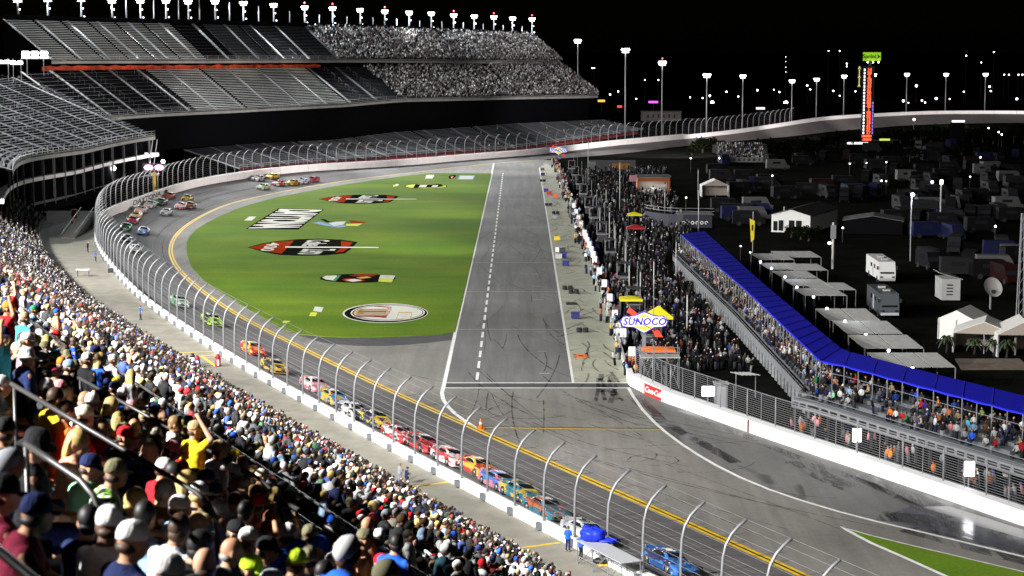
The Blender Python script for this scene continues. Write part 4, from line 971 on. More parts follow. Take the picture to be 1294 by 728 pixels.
# hand-placed looks: pixel of the head, shirt, headwear, standing?, wording
NOT = [((14, 372), 'red', ('short', 0, 'brown'), 1, 'in a red jacket with brown hair at the left edge'), ((24, 362), 'navy', ('short', 0, 'grey'), 1, 'in a navy jacket with grey hair beside the red jacket'), ((48, 377), 'lightblue', ('cap', 'green', 'brown'), 1, 'in a light blue jacket and green cap by the white railing'),
 ((14, 394), 'charcoal', ('short', 0, 'brown'), 0, None), ((34, 403), 'white', ('cap', 'blue', 'brown'), 0, None), ((39, 413), 'grey', ('cap', 'white', 'grey'), 0, None), ((50, 404), 'navy', ('cap', 'grey', 'brown'), 0, None), ((53, 416), 'black', ('cap', 'white', 'brown'), 0, None), ((66, 416), 'orange', ('long', 0, 'sandy'), 0, None),
 ((8, 412), 'black', ('cap', 'navy', 'brown'), 0, None), ((9, 426), 'teal', ('long', 0, 'blond'), 0, None), ((25, 428), 'navy', ('short', 0, 'grey'), 0, None), ((34, 434), 'purple', ('short', 0, 'sandy'), 0, None), ((50, 433), 'charcoal', ('short', 0, 'brown'), 0, None), ((50, 452), 'black', ('bucket', 'grey', 'brown'), 0, None),
 ((61, 458), 'maroon', ('cap', 'green', 'black'), 0, None), ((67, 449), 'black', ('cap', 'white', 'black'), 0, None), ((78, 461), 'navy', ('cap', 'lightblue', 'brown'), 0, None), ((105, 458), 'grey', ('cap', 'lightblue', 'grey'), 0, None), ((94, 466), 'olive', ('short', 0, 'brown'), 0, None), ((111, 470), 'white', ('cap', 'camo', 'brown'), 0, None), ((117, 453), 'tan', ('cap', 'pink', 'long'), 0, None),
 ((78, 476), 'charcoal', ('cap', 'pink', 'long'), 0, None), ((55, 484), 'charcoal', ('cap', 'white', 'brown'), 0, None), ((72, 491), 'black', ('cap', 'tan', 'brown'), 0, None), ((98, 488), 'white', ('bald', 0, 'grey'), 0, None), ((107, 503), 'white', ('cap', 'white', 'grey'), 0, None), ((109, 512), 'tan', ('cap', 'navy', 'brown'), 0, None), ((150, 497), 'blue', ('cap', 'white', 'brown'), 0, None), ((129, 515), 'black', ('long', 0, 'blond'), 0, None), ((132, 488), 'black', ('cap', 'navy', 'black'), 0, None), ((170, 514), 'brown', ('cap', 'peach', 'brown'), 0, None),
 ((12, 462), 'yellow', ('short', 0, 'black'), 0, 'in a yellow shirt with black hair at the left edge'), ((60, 540), 'orange', ('short', 0, 'brown'), 0, 'in an orange shirt with short brown hair left of the blond woman'), ((86, 552), 'peach', ('long', 0, 'blond'), 0, 'with long blond hair and a peach top in the left foreground'), ((122, 580), 'jersey', ('cap', 'camo', 'brown'), 0, 'in a white, green and black printed jersey and camo cap'), ((163, 625), 'blue', ('short', 0, 'blond'), 0, 'with blond hair and a bright blue shirt in front of the printed jersey'),
 ((186, 545), 'grey', ('cap', 'cream', 'long'), 0, None), ((200, 560), 'charcoal', ('cap', 'navy', 'long'), 0, None), ((240, 588), 'olive', ('short', 0, 'grey'), 0, 'with grey hair and an olive shirt behind the curved handrail'), ((218, 540), 'white', ('bucket', 'tan', 'brown'), 0, None), ((200, 530), 'navy', ('bald', 0, 'sandy'), 0, None), ((239, 549), 'white', ('long', 0, 'sandy'), 0, None), ((257, 556), 'yellow', ('cap', 'black', 'black'), 0, None), ((273, 551), 'pink', ('cap', 'red', 'brown'), 0, None), ((273, 568), 'charcoal', ('cap', 'white', 'sandy'), 0, None), ((287, 572), 'blue', ('cap', 'yellow', 'long'), 0, None), ((276, 590), 'navy', ('bald', 0, 0), 0, None), ((290, 602), 'white', ('cap', 'white', 'long'), 0, None), ((267, 538), 'white', ('cap', 'blue', 'brown'), 0, None), ((190, 508), 'white', ('cap', 'blue', 'brown'), 0, None), ((224, 513), 'black', ('cap', 'lightblue', 'brown'), 0, None), ((204, 503), 'tan', ('cap', 'white', 'brown'), 0, None), ((305, 578), 'green', ('bald', 0, 'grey'), 0, None), ((316, 590), 'cream', ('cap', 'tan', 'black'), 0, None),
 ((206, 652), 'white', ('short', 0, 'brown'), 0, 'with brown hair and a white shirt left of two white caps in the foreground'), ((239, 638), 'tan', ('cap', 'white', 'blond'), 0, 'in a tan shirt and white cap left of the curved handrail'), ((268, 642), 'lightblue', ('cap', 'white', 'brown'), 0, 'in a light blue shirt and white cap behind the curved handrail'), ((303, 646), 'white', ('short', 0, 'black'), 0, 'with black hair and a wide white shirt'), ((255, 690), 'lightblue', ('bald', 0, 'brown'), 0, 'bald, in a light blue shirt at the bottom of the foreground'), ((288, 715), 'lime', ('cap', 'lime', 'black'), 0, 'in a lime cap and lime shirt beside the bald man at the bottom'), ((347, 706), 'black', ('cap', 'lime', 'brown'), 0, 'in a large lime cap and black shirt at the bottom edge'), ((340, 662), 'cream', ('long', 0, 'auburn'), 2, 'with long auburn hair raising one arm in the foreground'), ((215, 702), 'black', ('short', 0, 'black'), 0, None), ((412, 678), 'mint', ('bald', 0, 'grey'), 0, 'bald, in a mint green shirt'), ((396, 642), 'navy', ('cap', 'blue', 'brown'), 0, None), ((385, 660), 'blue', ('cap', 'white', 'black'), 0, None), ((388, 697), 'cream', ('cap', 'blue', 'brown'), 0, None), ((402, 704), 'charcoal', ('cap', 'camo', 'brown'), 0, None), ((445, 680), 'black', ('cap', 'blue', 'brown'), 0, None), ((435, 664), 'brown', ('cap', 'white', 'brown'), 0, None), ((425, 704), 'grey', ('cap', 'grey', 'grey'), 0, None), ((442, 700), 'pink', ('short', 0, 'brown'), 0, None), ((462, 680), 'black', ('bald', 0, 'blond'), 0, None), ((478, 714), 'blue', ('cap', 'red', 'sandy'), 0, None), ((515, 712), 'lightblue', ('short', 0, 'sandy'), 0, None), ((342, 610), 'red', ('cap', 'grey', 'grey'), 0, None), ((372, 620), 'charcoal', ('bucket', 'white', 'brown'), 0, None), ((359, 690), 'purple', ('cap', 'blue', 'grey'), 0, None), ((322, 625), 'pink', ('cap', 'red', 'brown'), 0, None)]
used = {}; byseat = {}
for n_, (px, sh, hd_, st, words) in enumerate(NOT):
    best = None
    for i, q in enumerate(seats):
        if i in byseat: continue
        x, y = (q[4], q[5]) if st != 1 else proj(q[3].x, q[3].y, q[3].z + 1.62)
        e = (x - px[0]) ** 2 + (y - px[1]) ** 2 + (55 * math.log(q[0] * max(px[1] - .564 * px[0] - 315, 20) / 2500)) ** 2
        if best is None or e < best[0]: best = (e, i)
    byseat[best[1]] = NOT[n_]
shirts = ['white'] * 16 + ['black'] * 8 + ['navy'] * 5 + ['charcoal'] * 5 + ['grey'] * 6 + ['blue'] * 4 + ['lightblue'] * 3 + ['red'] * 3 + ['maroon', 'orange', 'orange', 'yellow', 'olive', 'green', 'tan', 'tan', 'purple', 'pink', 'brown', 'teal', 'cream', 'cream', 'peach', 'mint']
heads = [('cap', 'white', 'brown')] * 6 + [('cap', 'black', 'brown')] * 3 + [('cap', 'navy', 'brown')] * 3 + [('cap', 'red', 'brown')] * 2 + [('cap', 'blue', 'brown')] * 2 + [('cap', 'tan', 'brown')] * 3 + [('cap', 'camo', 'black')] * 3 + [('cap', 'grey', 'grey')] * 2 + [('cap', 'yellow', 'black'), ('cap', 'green', 'brown'), ('cap', 'pink', 'long'), ('cap', 'orange', 'brown'), ('bucket', 'tan', 'brown'), ('bucket', 'white', 'grey'), ('bucket', 'camo', 'brown')] + [('short', 0, 'brown')] * 6 + [('short', 0, 'black')] * 4 + [('short', 0, 'grey')] * 4 + [('long', 0, 'brown')] * 2 + [('long', 0, 'blond')] * 3 + [('cap', 'white', 'brown')] * 4 + [('cap', 'cream', 'brown')] * 2 + [('long', 0, 'auburn')] * 1 + [('short', 0, 'sandy')] * 3 + [('bald', 0, 'grey')] * 3
def look_words(sh, hd_):
    k, c, hc = hd_; nm = lambda q: NICE.get(q, q)
    h = {'cap': f'{nm(c)} cap', 'bucket': f'{nm(c)} bucket hat', 'short': f'short {hc} hair', 'long': f'long {hc} hair', 'bald': 'bald head' if hc != 'grey' else 'balding grey head'}[k]
    return f"{nm(sh)} shirt and {'a ' if k in ('cap', 'bucket', 'bald') else ''}{h}"
taken = set()
n_ind = 0; N_IND = 286; rest = []
visible_first = sorted(range(len(seats)), key=lambda i: (0 if i in byseat else 1, seats[i][0]))
inframe = [i for i in visible_first if i in byseat or (-25 < seats[i][4] < 800 and seats[i][5] < 775)]
chosen = set(inframe[:N_IND])
for i, (d, s, Dk, p, x, y) in enumerate(seats):
    n_ = wdir(s); base = math.atan2(-n_[1], -n_[0]) - PI / 2      # faces the track
    if i not in chosen: rest.append((p, base)); continue
    if i in byseat:
        px, sh, hd_, st, words = byseat[i]
    else:
        st = 1 if rnd.random() < .14 and d > 22 else 0; words = None
        if d < 11: st = 0
        for _ in range(400):
            sh, hd_ = rnd.choice(shirts), rnd.choice(heads)
            if x < 100 and y > 540: sh, hd_ = rnd.choice(['black', 'navy', 'charcoal', 'black', 'maroon', 'brown']), rnd.choice([('short', 0, 'black'), ('short', 0, 'brown'), ('cap', 'black', 'brown'), ('cap', 'navy', 'black'), ('long', 0, 'brown'), ('bucket', 'black', 'brown')])
            if (sh, hd_[0], hd_[1], hd_[2] if hd_[0] in ('short', 'long', 'bald') else 0, st > 0) not in taken: break
    key = (sh, hd_[0], hd_[1], hd_[2] if hd_[0] in ('short', 'long', 'bald') else 0, st > 0)
    P = POSES[7] if st == 2 else (rnd.choice(POSES[4:6] + POSES[4:6] + POSES[4:7]) if st else rnd.choice(POSES[:4]))
    if words: lab = 'spectator ' + words
    else: lab = f"{'standing' if st else 'seated'} spectator in a {look_words(sh, hd_)}" + (' in the near crowd' if key not in taken else (' near the left edge' if x < 120 else ' toward the bottom edge' if y > 600 else ' in the upper rows'))
    taken.add(key)
    yaw = base + rnd.uniform(-.3, .45)
    person(p, sh if sh != 'jersey' else 'white', hd_, P, yaw, rnd.uniform(.94, 1.06), lab, 'spectators in the upper rows of the near stand', rnd.choice([0, 0, 1, 1, 2] if not i in byseat else [0, 1]), rnd.choice(['navy', 'black', 'tan', 'charcoal']), jersey() if sh == 'jersey' else None)
    n_ind += 1

seen_ = {}
for o in [o for o in COL.objects if o.get('category') == 'person']:
    seen_.setdefault(o['label'], []).append(o)
for l_, os_ in seen_.items():
    if len(os_) > 1:
        os_.sort(key=lambda o: o.location.y)
        for o, w_ in zip(os_, ['nearer', 'farther', 'farthest', 'very farthest']): o['label'] = l_.replace('spectator', w_ + ' spectator', 1)
# ---- everyone else: crowds nobody could count
pal = np.array([COLR[c] for c in shirts])
hairpal = np.array([HAIRC['brown'], HAIRC['black'], HAIRC['brown'], HAIRC['grey'], HAIRC['blond'], HAIRC['brown'], HAIRC['black'], HAIRC['black'], COLR['white'], COLR['white'], COLR['white'], COLR['blue'], COLR['black'], COLR['navy'], COLR['tan'], COLR['red'], COLR['black'], COLR['camo'], COLR['grey']])
skinpal = np.array([(.5, .27, .17), (.45, .23, .14), (.4, .2, .11), (.15, .07, .04)])
def template(lod, sit):
    """low-polygon spectator: verts, faces, colour slot per vertex (0 shirt 1 skin 2 hair 3 trousers)"""
    v, f, c = [], [], []
    def add(q, slot):
        n = len(v); v.extend(q.v); f.extend(tuple(i + n for i in x) for x in q.f); c.extend([slot] * len(q.v))
    n = 8 if lod == 0 else 5 if lod == 1 else 4
    hz = .5 if sit else .92
    ring = lambda z, rx, ry, y=0: [(rx * math.cos(2 * PI * (k + .5) / n), y + ry * math.sin(2 * PI * (k + .5) / n), z) for k in range(n)]
    q = MB(); q.loft([ring(hz - .06, .2, .14), ring(hz + .28, .2, .13), ring(hz + .46, .22, .12), ring(hz + .55, .09, .07)] if lod < 2 else [ring(hz - .06, .24, .17), ring(hz + .45, .27, .16), ring(hz + .56, .1, .08)]); add(q, 0)
    q = MB(); q.ell((0, .02, hz + .68), (.082, .1, .115), 8 if lod == 0 else 5 if lod == 1 else 4, 6 if lod == 0 else 4 if lod == 1 else 3); add(q, 1)
    q = MB(); q.ell((0, -.005, hz + .715), (.092, .105, .1), 8 if lod == 0 else 5 if lod == 1 else 4, 5 if lod == 0 else 3); add(q, 2)
    if lod < 2:
        for s in (-1, 1):
            q = MB(); q.tube([(s * .22, 0, hz + .46), (s * .27, .06, hz + .2), (s * .16, .28 if sit else .1, hz + (.08 if sit else -.02))], .055, 4 if lod else 6); add(q, 0 if s > 0 or lod else 0)
            q = MB(); q.ell((s * .15, .3 if sit else .12, hz + (.07 if sit else -.05)), (.05, .06, .05), 4, 3); add(q, 1)
    q = MB()
    if sit:
        q.box((0, .25, .46), (.38, .5, .16)); 
        if lod < 2: q.box((0, .44, .2), (.34, .14, .4))
    else: q.box((0, 0, .46), (.32, .2, .9))
    add(q, 3)
    return np.array(v), f, np.array(c)
TEMPL = {(l, s): template(l, s) for l in (0, 1, 2) for s in (0, 1)}
def crowd_mat():
    m = mat('crowd_clothing', (1, 1, 1), .85, spec=.15); nt, N, L, b = nodes_of(m); a = N.new('ShaderNodeAttribute'); a.attribute_name = 'tint'; L.new(a.outputs['Color'], b.inputs['Base Color']); return m
CROWD = crowd_mat(); rg = np.random.default_rng(5)
def crowd(name, items, palette=None, parent=None):
    """items: (point, yaw, lod, sitting); one mesh"""
    V, F_, LT, C_ = [], [], [], []; nv = 0; palette = pal if palette is None else palette
    for key in TEMPL:
        it = [q for q in items if (q[2], q[3]) == key]
        if not it: continue
        tv, tf, tc = TEMPL[key]; n = len(it); p = np.array([tuple(q[0]) for q in it]); yaw = np.array([q[1] for q in it]); sc = rg.uniform(.92, 1.07, n)
        ca, sa = np.cos(yaw), np.sin(yaw); lx = tv[None, :, 0] * sc[:, None]; ly = tv[None, :, 1] * sc[:, None]
        ly = ly + (tv[None, :, 2] > .55) * (tv[None, :, 2] - .5) * rg.uniform(-.05, .3, n)[:, None]
        X = p[:, 0:1] + lx * ca[:, None] - ly * sa[:, None]; Y_ = p[:, 1:2] + lx * sa[:, None] + ly * ca[:, None]; Z = p[:, 2:3] + tv[None, :, 2] * sc[:, None]
        V.append(np.stack([X, Y_, Z], -1).reshape(-1, 3))
        cols = np.stack([palette[rg.integers(0, len(palette), n)], skinpal[rg.integers(0, 4, n)] * .8, hairpal[rg.integers(0, len(hairpal), n)], pal[rg.integers(16, 40, n)] * .6], 1) * rg.uniform(.4, 1.2, (n, 4, 1))
        if key[0] == 2: cols = cols * .45 + cols.mean(2, keepdims=True) * .55
        elif key[0] == 1: cols = cols * .75 + cols.mean(2, keepdims=True) * .25
        C_.append(cols[:, tc, :].reshape(-1, 3))
        idx = np.concatenate([np.array(x) for x in tf]); lt = np.array([len(x) for x in tf])
        F_.append((idx[None, :] + (nv + np.arange(n) * len(tv))[:, None]).ravel()); LT.append(np.tile(lt, n)); nv += n * len(tv)
    V = np.concatenate(V); F_ = np.concatenate(F_); LT = np.concatenate(LT); C_ = np.concatenate(C_)
    me = bpy.data.meshes.new(name); me.vertices.add(len(V)); me.vertices.foreach_set('co', V.ravel().astype(np.float32)); me.loops.add(len(F_)); me.loops.foreach_set('vertex_index', F_.astype(np.int32))
    me.polygons.add(len(LT)); me.polygons.foreach_set('loop_start', np.r_[0, np.cumsum(LT)[:-1]].astype(np.int32)); me.update(calc_edges=True)
    at_ = me.attributes.new('tint', 'FLOAT_COLOR', 'POINT'); at_.data.foreach_set('color', np.c_[np.clip(C_, 0, .8), np.ones(len(C_))].ravel().astype(np.float32))
    me.materials.append(CROWD); o = bpy.data.objects.new(name, me); COL.objects.link(o); tag(o, kind='stuff'); return o
items = [(p, b_ + rnd.uniform(-.4, .4), 0, 1 if rnd.random() < .85 else 0) for p, b_ in rest]
o = crowd('upper_row_crowd', items); tag(o, 'rest of the crowd in the upper rows of the near stand', 'crowd')
items = []
for k in range(NR):
    Dk = 6.4 + ROW * k
    if Dk > D_A0 - .8: break
    for s in np.arange(1, sB, .56):
        if (s + 3) % 12 < 1.0 or rnd.random() < .08: continue
        s_ = s + rnd.uniform(-.12, .12); d0 = D0f(s_) + ROW * k + .4; w = wat(s_, d0)
        if w[1] < 20: continue
        z = floor_z(s_, d0 - .4); x, y = proj(w[0], w[1], z + 1)
        if not (-15 < x < 900 and y < 750): continue
        n_ = wdir(s_); b_ = math.atan2(-n_[1], -n_[0]) - PI / 2
        items.append(((w[0], w[1], z), b_ + rnd.uniform(-.5, .5), 0 if w[1] < 75 else 1 if w[1] < 170 else 2, 0 if rnd.random() < .3 else 1))
print('lower crowd', len(items))
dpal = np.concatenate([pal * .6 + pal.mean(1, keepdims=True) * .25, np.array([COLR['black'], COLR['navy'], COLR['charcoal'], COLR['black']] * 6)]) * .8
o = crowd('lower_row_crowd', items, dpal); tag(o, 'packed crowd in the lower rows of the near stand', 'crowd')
def deck_crowd(name, label, P, s0, s1, n, dens):
    it = []
    for k in range(n):
        for s in np.arange(s0, s1, .62):
            if rnd.random() > dens or (s - s0) % 12 < .9: continue
            q = P(s, (k + .3) / n); z = P(s, k / n).z; n_ = wdir(s); it.append(((q.x, q.y, z), math.atan2(-n_[1], -n_[0]) - PI / 2 + rnd.uniform(-.5, .5), 2, 0 if rnd.random() < .35 else 1))
    pd = pal * .35 + pal.mean(1, keepdims=True) * .65; o = crowd(name, it, pd); tag(o, label, 'crowd'); print(name, len(it))
deck_crowd('upper_deck_crowd', 'far crowd filling the right part of the upper deck', P3, a3[5] - 10, a3[6] - .5, 22, .9)
deck_crowd('lower_deck_crowd', 'far crowd filling the right part of the lower deck', P2, a2[3] - 2, a2[4] - .5, 24, .8)
it = []
for _ in range(40):
    s = rnd.uniform(a1[1], a1[2]); k = rnd.randrange(1, 17); q = P1(s, (k + .3) / 18); it.append(((q.x, q.y, P1(s, k / 18).z), 1.2, 2, 1))
o = crowd('scattered_crowd', it); tag(o, 'few scattered people on the low silver bleachers', 'crowd')
# ---------------------------------------------------------------- stock cars
def car_meshes():
    # stations along the length: y (front is +), half width, sill z, belt z, hood/deck z (centre)
    st = [(2.52, .78, .2, .5, .52), (2.44, .9, .14, .58, .62), (2.1, .97, .12, .68, .73), (1.6, .99, .12, .74, .8), (1.0, .985, .13, .8, .86), (.7, .98, .13, .83, .9), (-.9, .99, .14, .86, .92), (-1.4, 1.0, .15, .88, .92), (-1.9, .99, .18, .9, .93), (-2.36, .95, .22, .9, .93), (-2.46, .9, .3, .84, .86)]
    b = MB(); rings = []
    for y, w, z0, z1, z2 in st: rings.append([(-w * .94, y, z0), (-w, y, (z0 + z1) / 2), (-w * .97, y, z1 - .05), (-w * .88, y, z1), (-w * .5, y, z2), (w * .5, y, z2), (w * .88, y, z1), (w * .97, y, z1 - .05), (w, y, (z0 + z1) / 2), (w * .94, y, z0)])
    b.loft(rings)
    gh = [(.95, .74, .86, .02), (.2, .67, .98, .28), (-.15, .6, 1.0, .31), (-.75, .6, 1.0, .3), (-1.1, .63, .98, .22), (-1.75, .7, .9, .02)]   # greenhouse: y, half width at belt, -, roof rise
    rings = [[(-w * 1.12, y, .84), (-w, y, .9 + h * .85), (-w * .82, y, .92 + h * 1.06), (w * .82, y, .92 + h * 1.06), (w, y, .9 + h * .85), (w * 1.12, y, .84)] for y, w, _, h in gh]
    b.loft(rings)
    for s in (-1, 1):                            # wheel arches as dark lips standing off the flank
        pass
    body = b.mesh('car_body', [M_WHITE]); 
    def panel(pts, off=.012):
        q = MB(); P = [Vector(p) for p in pts]; n = (P[1] - P[0]).cross(P[2] - P[0]).normalized(); q.loft([[tuple(p + n * off) for p in P], [tuple(p - n * .02) for p in P]]); return q
    W = lambda q, nm: q.mesh(nm, [M_GLASS])
    gx = lambda i, f: (gh[i][1], gh[i][0], .92 + gh[i][3] * f)
    wind = panel([(-.64, .84, .96), (.64, .84, .96), (.52, .28, 1.2), (-.52, .28, 1.2)])
    rear = panel([(.6, -1.62, .98), (-.6, -1.62, .98), (-.5, -1.12, 1.15), (.5, -1.12, 1.15)])
    side = panel([(.765, .62, .92), (.765, -1.2, .92), (.66, -.82, 1.15), (.665, .12, 1.15)])
    sidel = panel([(-.765, -1.2, .92), (-.765, .62, .92), (-.665, .12, 1.15), (-.66, -.82, 1.15)])
    grl = panel([(-.62, 2.535, .26), (.62, 2.535, .26), (.6, 2.515, .42), (-.6, 2.515, .42)], .02)
    wh = MB(); wh.tube([(-.15, 0, 0), (.15, 0, 0)], .33, 14); rim = MB(); rim.tube([(.14, 0, 0), (.165, 0, 0)], .2, 10)
    sp = MB(); sp.box((0, -2.44, 1.0), (1.5, .03, .2)); stp = MB()
    stp.loft([[(-.36, y, z), (.36, y, z), (.36, y, z + .012), (-.36, y, z + .012)] for y, z in ((2.5, .545), (2.1, .735), (1.6, .803), (1.0, .865))])
    skirt = MB(); 
    for s in (-1, 1): skirt.loft([[(s * 1.003, y, .16), (s * 1.006, y, .46), (s * .98, y, .46), (s * .98, y, .16)] for y in (-1.0, 1.0)])
    return dict(body=body, windshield=W(wind, 'windshield'), rear_window=W(rear, 'rear_window'), s1=W(side, 'side_window'), s2=W(sidel, 'side_window'), grille=W(grl, 'grille'),
                wheel=wh.mesh('wheel', [M_RUBBER], True), rim=rim.mesh('rim', [mat('wheel_rim', (.25, .25, .26), .4, .6)], True), spoiler=sp.mesh('spoiler', [M_DKSTEEL]), stripe=stp.mesh('hood_stripe', [M_WHITE]), skirt=skirt.mesh('side_panel', [M_WHITE]))
CM = car_meshes(); NUM = {}
def num_mesh(n):
    if n not in NUM: NUM[n] = text_mesh(str(n), .95, .004, M_WHITE, .15, .03)
    return NUM[n]
def carpaint(nm, c, nm2):
    key = 'car_paint_' + nm + '_' + nm2
    if key in MATS: return MATS[key]
    m = mat(key, c, .3, spec=.5); nt, N, L, b = nodes_of(m); tc = N.new('ShaderNodeTexCoord')
    mp = N.new('ShaderNodeMapping'); L.new(tc.outputs['Object'], mp.inputs[0]); mp.inputs['Rotation'].default_value = (.5, .2, .6 + len(key) * .37); mp.inputs['Scale'].default_value = (1.1, .42, 1.3)
    n1 = noise_node(nt, mp.outputs[0], 1.2 + .1 * (len(key) % 5), 1, .4, .4)
    vo = N.new('ShaderNodeTexVoronoi'); vo.inputs['Scale'].default_value = 3.4; mp2 = N.new('ShaderNodeMapping'); L.new(tc.outputs['Object'], mp2.inputs[0]); mp2.inputs['Scale'].default_value = (1.3, 1, 2.6); L.new(mp2.outputs[0], vo.inputs['Vector'])
    sp_ = N.new('ShaderNodeSeparateColor'); L.new(vo.outputs['Color'], sp_.inputs[0])
    x1 = N.new('ShaderNodeMix'); x1.data_type = 'RGBA'; L.new(ramp2(nt, n1, .53, .545, 0, 1), x1.inputs[0]); x1.inputs[6].default_value = (*c, 1); x1.inputs[7].default_value = (*CC[nm2], 1)
    x2 = N.new('ShaderNodeMix'); x2.data_type = 'RGBA'; L.new(mul(nt, ramp2(nt, sp_.outputs[0], .8, .81, 0, 1), ramp2(nt, vo.outputs['Distance'], .3, .34, 1, 0)), x2.inputs[0]); L.new(x1.outputs[2], x2.inputs[6])
    d_ = (.7, .7, .7) if sum(c) < 1.2 else (.03, .03, .05); x2.inputs[7].default_value = (*d_, 1); L.new(x2.outputs[2], b.inputs['Base Color']); return m
CCX = 0
CC = dict(white=(.75, .75, .75), black=(.012, .012, .014), red=(.6, .012, .02), darkred=(.22, .02, .015), yellow=(.75, .5, .01), green=(.02, .28, .07), lime=(.42, .68, .02), paleg=(.5, .65, .35), blue=(.03, .2, .65), navy=(.012, .02, .1), orange=(.8, .22, .02), silver=(.5, .52, .55), grey=(.14, .14, .15), pink=(.75, .2, .25), teal=(.02, .2, .28), rust=(.5, .12, .04), gold=(.7, .42, .02))
CC = {k: tuple(.6 * x + .02 for x in v) for k, v in CC.items()}
def race_car(px, py, col, col2, num, words):
    p, i, t = on_track(px, py)
    d = bank(i + 2, t) - bank(max(i - 2, 0), t); fwd = -Vector(d).normalized()                 # cars come toward the camera
    acr = Vector(WI[i] - yin[i]).normalized(); up = fwd.cross(-acr).normalized() if False else acr.cross(fwd); up = up if up.z > 0 else -up; up.normalize()
    right = fwd.cross(up).normalized(); M = Matrix((right, fwd, up)).transposed().to_4x4(); M.translation = Vector(p) + up * .02
    t_ = thing('race_car', words, 'race car', (0, 0, 0), 'race cars on the banked track'); t_.matrix_world = M
    def ch(nm, me, m=None, loc=(0, 0, 0), rz=0, parent=None):
        o = bpy.data.objects.new(nm, me); COL.objects.link(o); o.parent = parent or t_; o.location = loc; o.rotation_euler = (0, 0, rz)
        if m: obj_mat(o, m)
        return o
    A, B = carpaint(col, CC[col], col2), carpaint(col2, CC[col2], col)
    ch('body', CM['body'], A); ch('hood_stripe', CM['stripe'], B, (0, 0, .006)); ch('side_panel', CM['skirt'], B)
    for k in ('windshield', 'rear_window', 'grille'): ch(k, CM[k])
    ch('side_window', CM['s1']); ch('side_window', CM['s2']); ch('spoiler', CM['spoiler'], B)
    for sx in (-1, 1):
        for y in (1.42, -1.42):
            w = ch('wheel', CM['wheel'], None, (sx * .87, y, .33), 0 if sx > 0 else PI); ch('rim', CM['rim'], None, (0, 0, 0), 0, w)
    o = ch('number', num_mesh(num), None, (0, -.45, 1.262), PI); o.rotation_euler = (0, 0, PI / 2)
    obj_mat(o, M_WHITE if col not in ('white', 'yellow', 'silver', 'lime', 'paleg') else M_BLACK)
    return t_
for c in [(213.6, 250.7, 'darkred', 'orange', 14, 'dark red race car with orange at the back of the bend pack'), (237, 254, 'yellow', 'black', 20, 'yellow and black race car second to last in the bend pack'), (226.6, 263, 'red', 'white', 5, 'bright red race car on the inside of the bend pack'), (239, 262, 'black', 'orange', 78, 'black and orange race car lowest on the banking behind the red one'),
          (210.5, 270.8, 'silver', 'black', 10, 'silver and black race car on the inside line beside the red one'), (204.5, 258.5, 'black', 'green', 43, 'black race car with green near the wall lettering'), (189.5, 262, 'white', 'silver', 21, 'white race car under the wall lettering'), (177, 267.5, 'white', 'orange', 99, 'white and orange race car by the wall in the bend'), (172, 275.5, 'yellow', 'white', 22, 'yellow race car near the front of the bend pack'), (166, 281, 'navy', 'red', 24, 'navy race car beside the yellow one at the front of the bend'),
          (157, 289, 'green', 'white', 88, 'green and white race car behind the fence in the bend'), (181.8, 296, 'blue', 'white', 48, 'blue race car alone on the inside line in the bend'), (160, 306, 'black', 'white', 1, 'black and white race car behind the fence after the blue one'), (171.5, 318, 'grey', 'white', 95, 'grey and white race car behind the fence at the left'),
          (228, 386.5, 'white', 'green', 55, 'white and green race car behind the fence, left of the lime one'), (267, 411.5, 'lime', 'black', 13, 'lime green race car behind the fence below the grass'),
          (327.5, 228, 'white', 'navy', 18, 'white and navy race car by the wall in the far pack'), (344, 226, 'yellow', 'gold', 41, 'yellow race car by the wall in the far pack'), (351.5, 234, 'white', 'red', 27, 'white and red race car in the middle of the far pack'), (331.5, 238, 'paleg', 'white', 17, 'pale green race car leading the far pack'), (369, 233.6, 'gold', 'black', 9, 'gold and black race car in the far pack'), (382, 231, 'white', 'blue', 3, 'white and blue race car in the far pack'), (395.5, 229.6, 'red', 'black', 4, 'red race car last in the far pack'),
          (319, 448, 'red', 'yellow', 2, 'red and yellow race car behind the near fence'), (349, 470, 'gold', 'black', 7, 'gold and black race car behind the near fence'), (399, 494, 'pink', 'white', 31, 'pink and white race car behind the near fence'), (422, 509, 'blue', 'yellow', 47, 'bright blue race car behind the near fence'), (449, 527, 'black', 'white', 42, 'black and white race car behind the near fence'), (472, 537, 'yellow', 'navy', 16, 'yellow race car following the black one behind the near fence'), (508, 556, 'white', 'red', 15, 'white and red race car behind the near fence'), (535, 570, 'black', 'red', 33, 'black and red race car behind the near fence'),
          (570, 585, 'red', 'white', 11, 'red and white race car behind the near fence'), (603, 600, 'gold', 'red', 29, 'gold and red race car behind the near fence'), (629, 621, 'blue', 'pink', 23, 'blue and pink race car behind the near fence'), (655, 634, 'yellow', 'teal', 6, 'yellow and teal race car above the two track workers'), (690, 653, 'rust', 'teal', 26, 'rust orange race car just above the two track workers'), (738, 679, 'silver', 'white', 51, 'silver race car behind the blue tarpaulin'), (845, 722, 'navy', 'blue', 98, 'navy race car at the bottom edge behind the fence')]:
    race_car(*c)
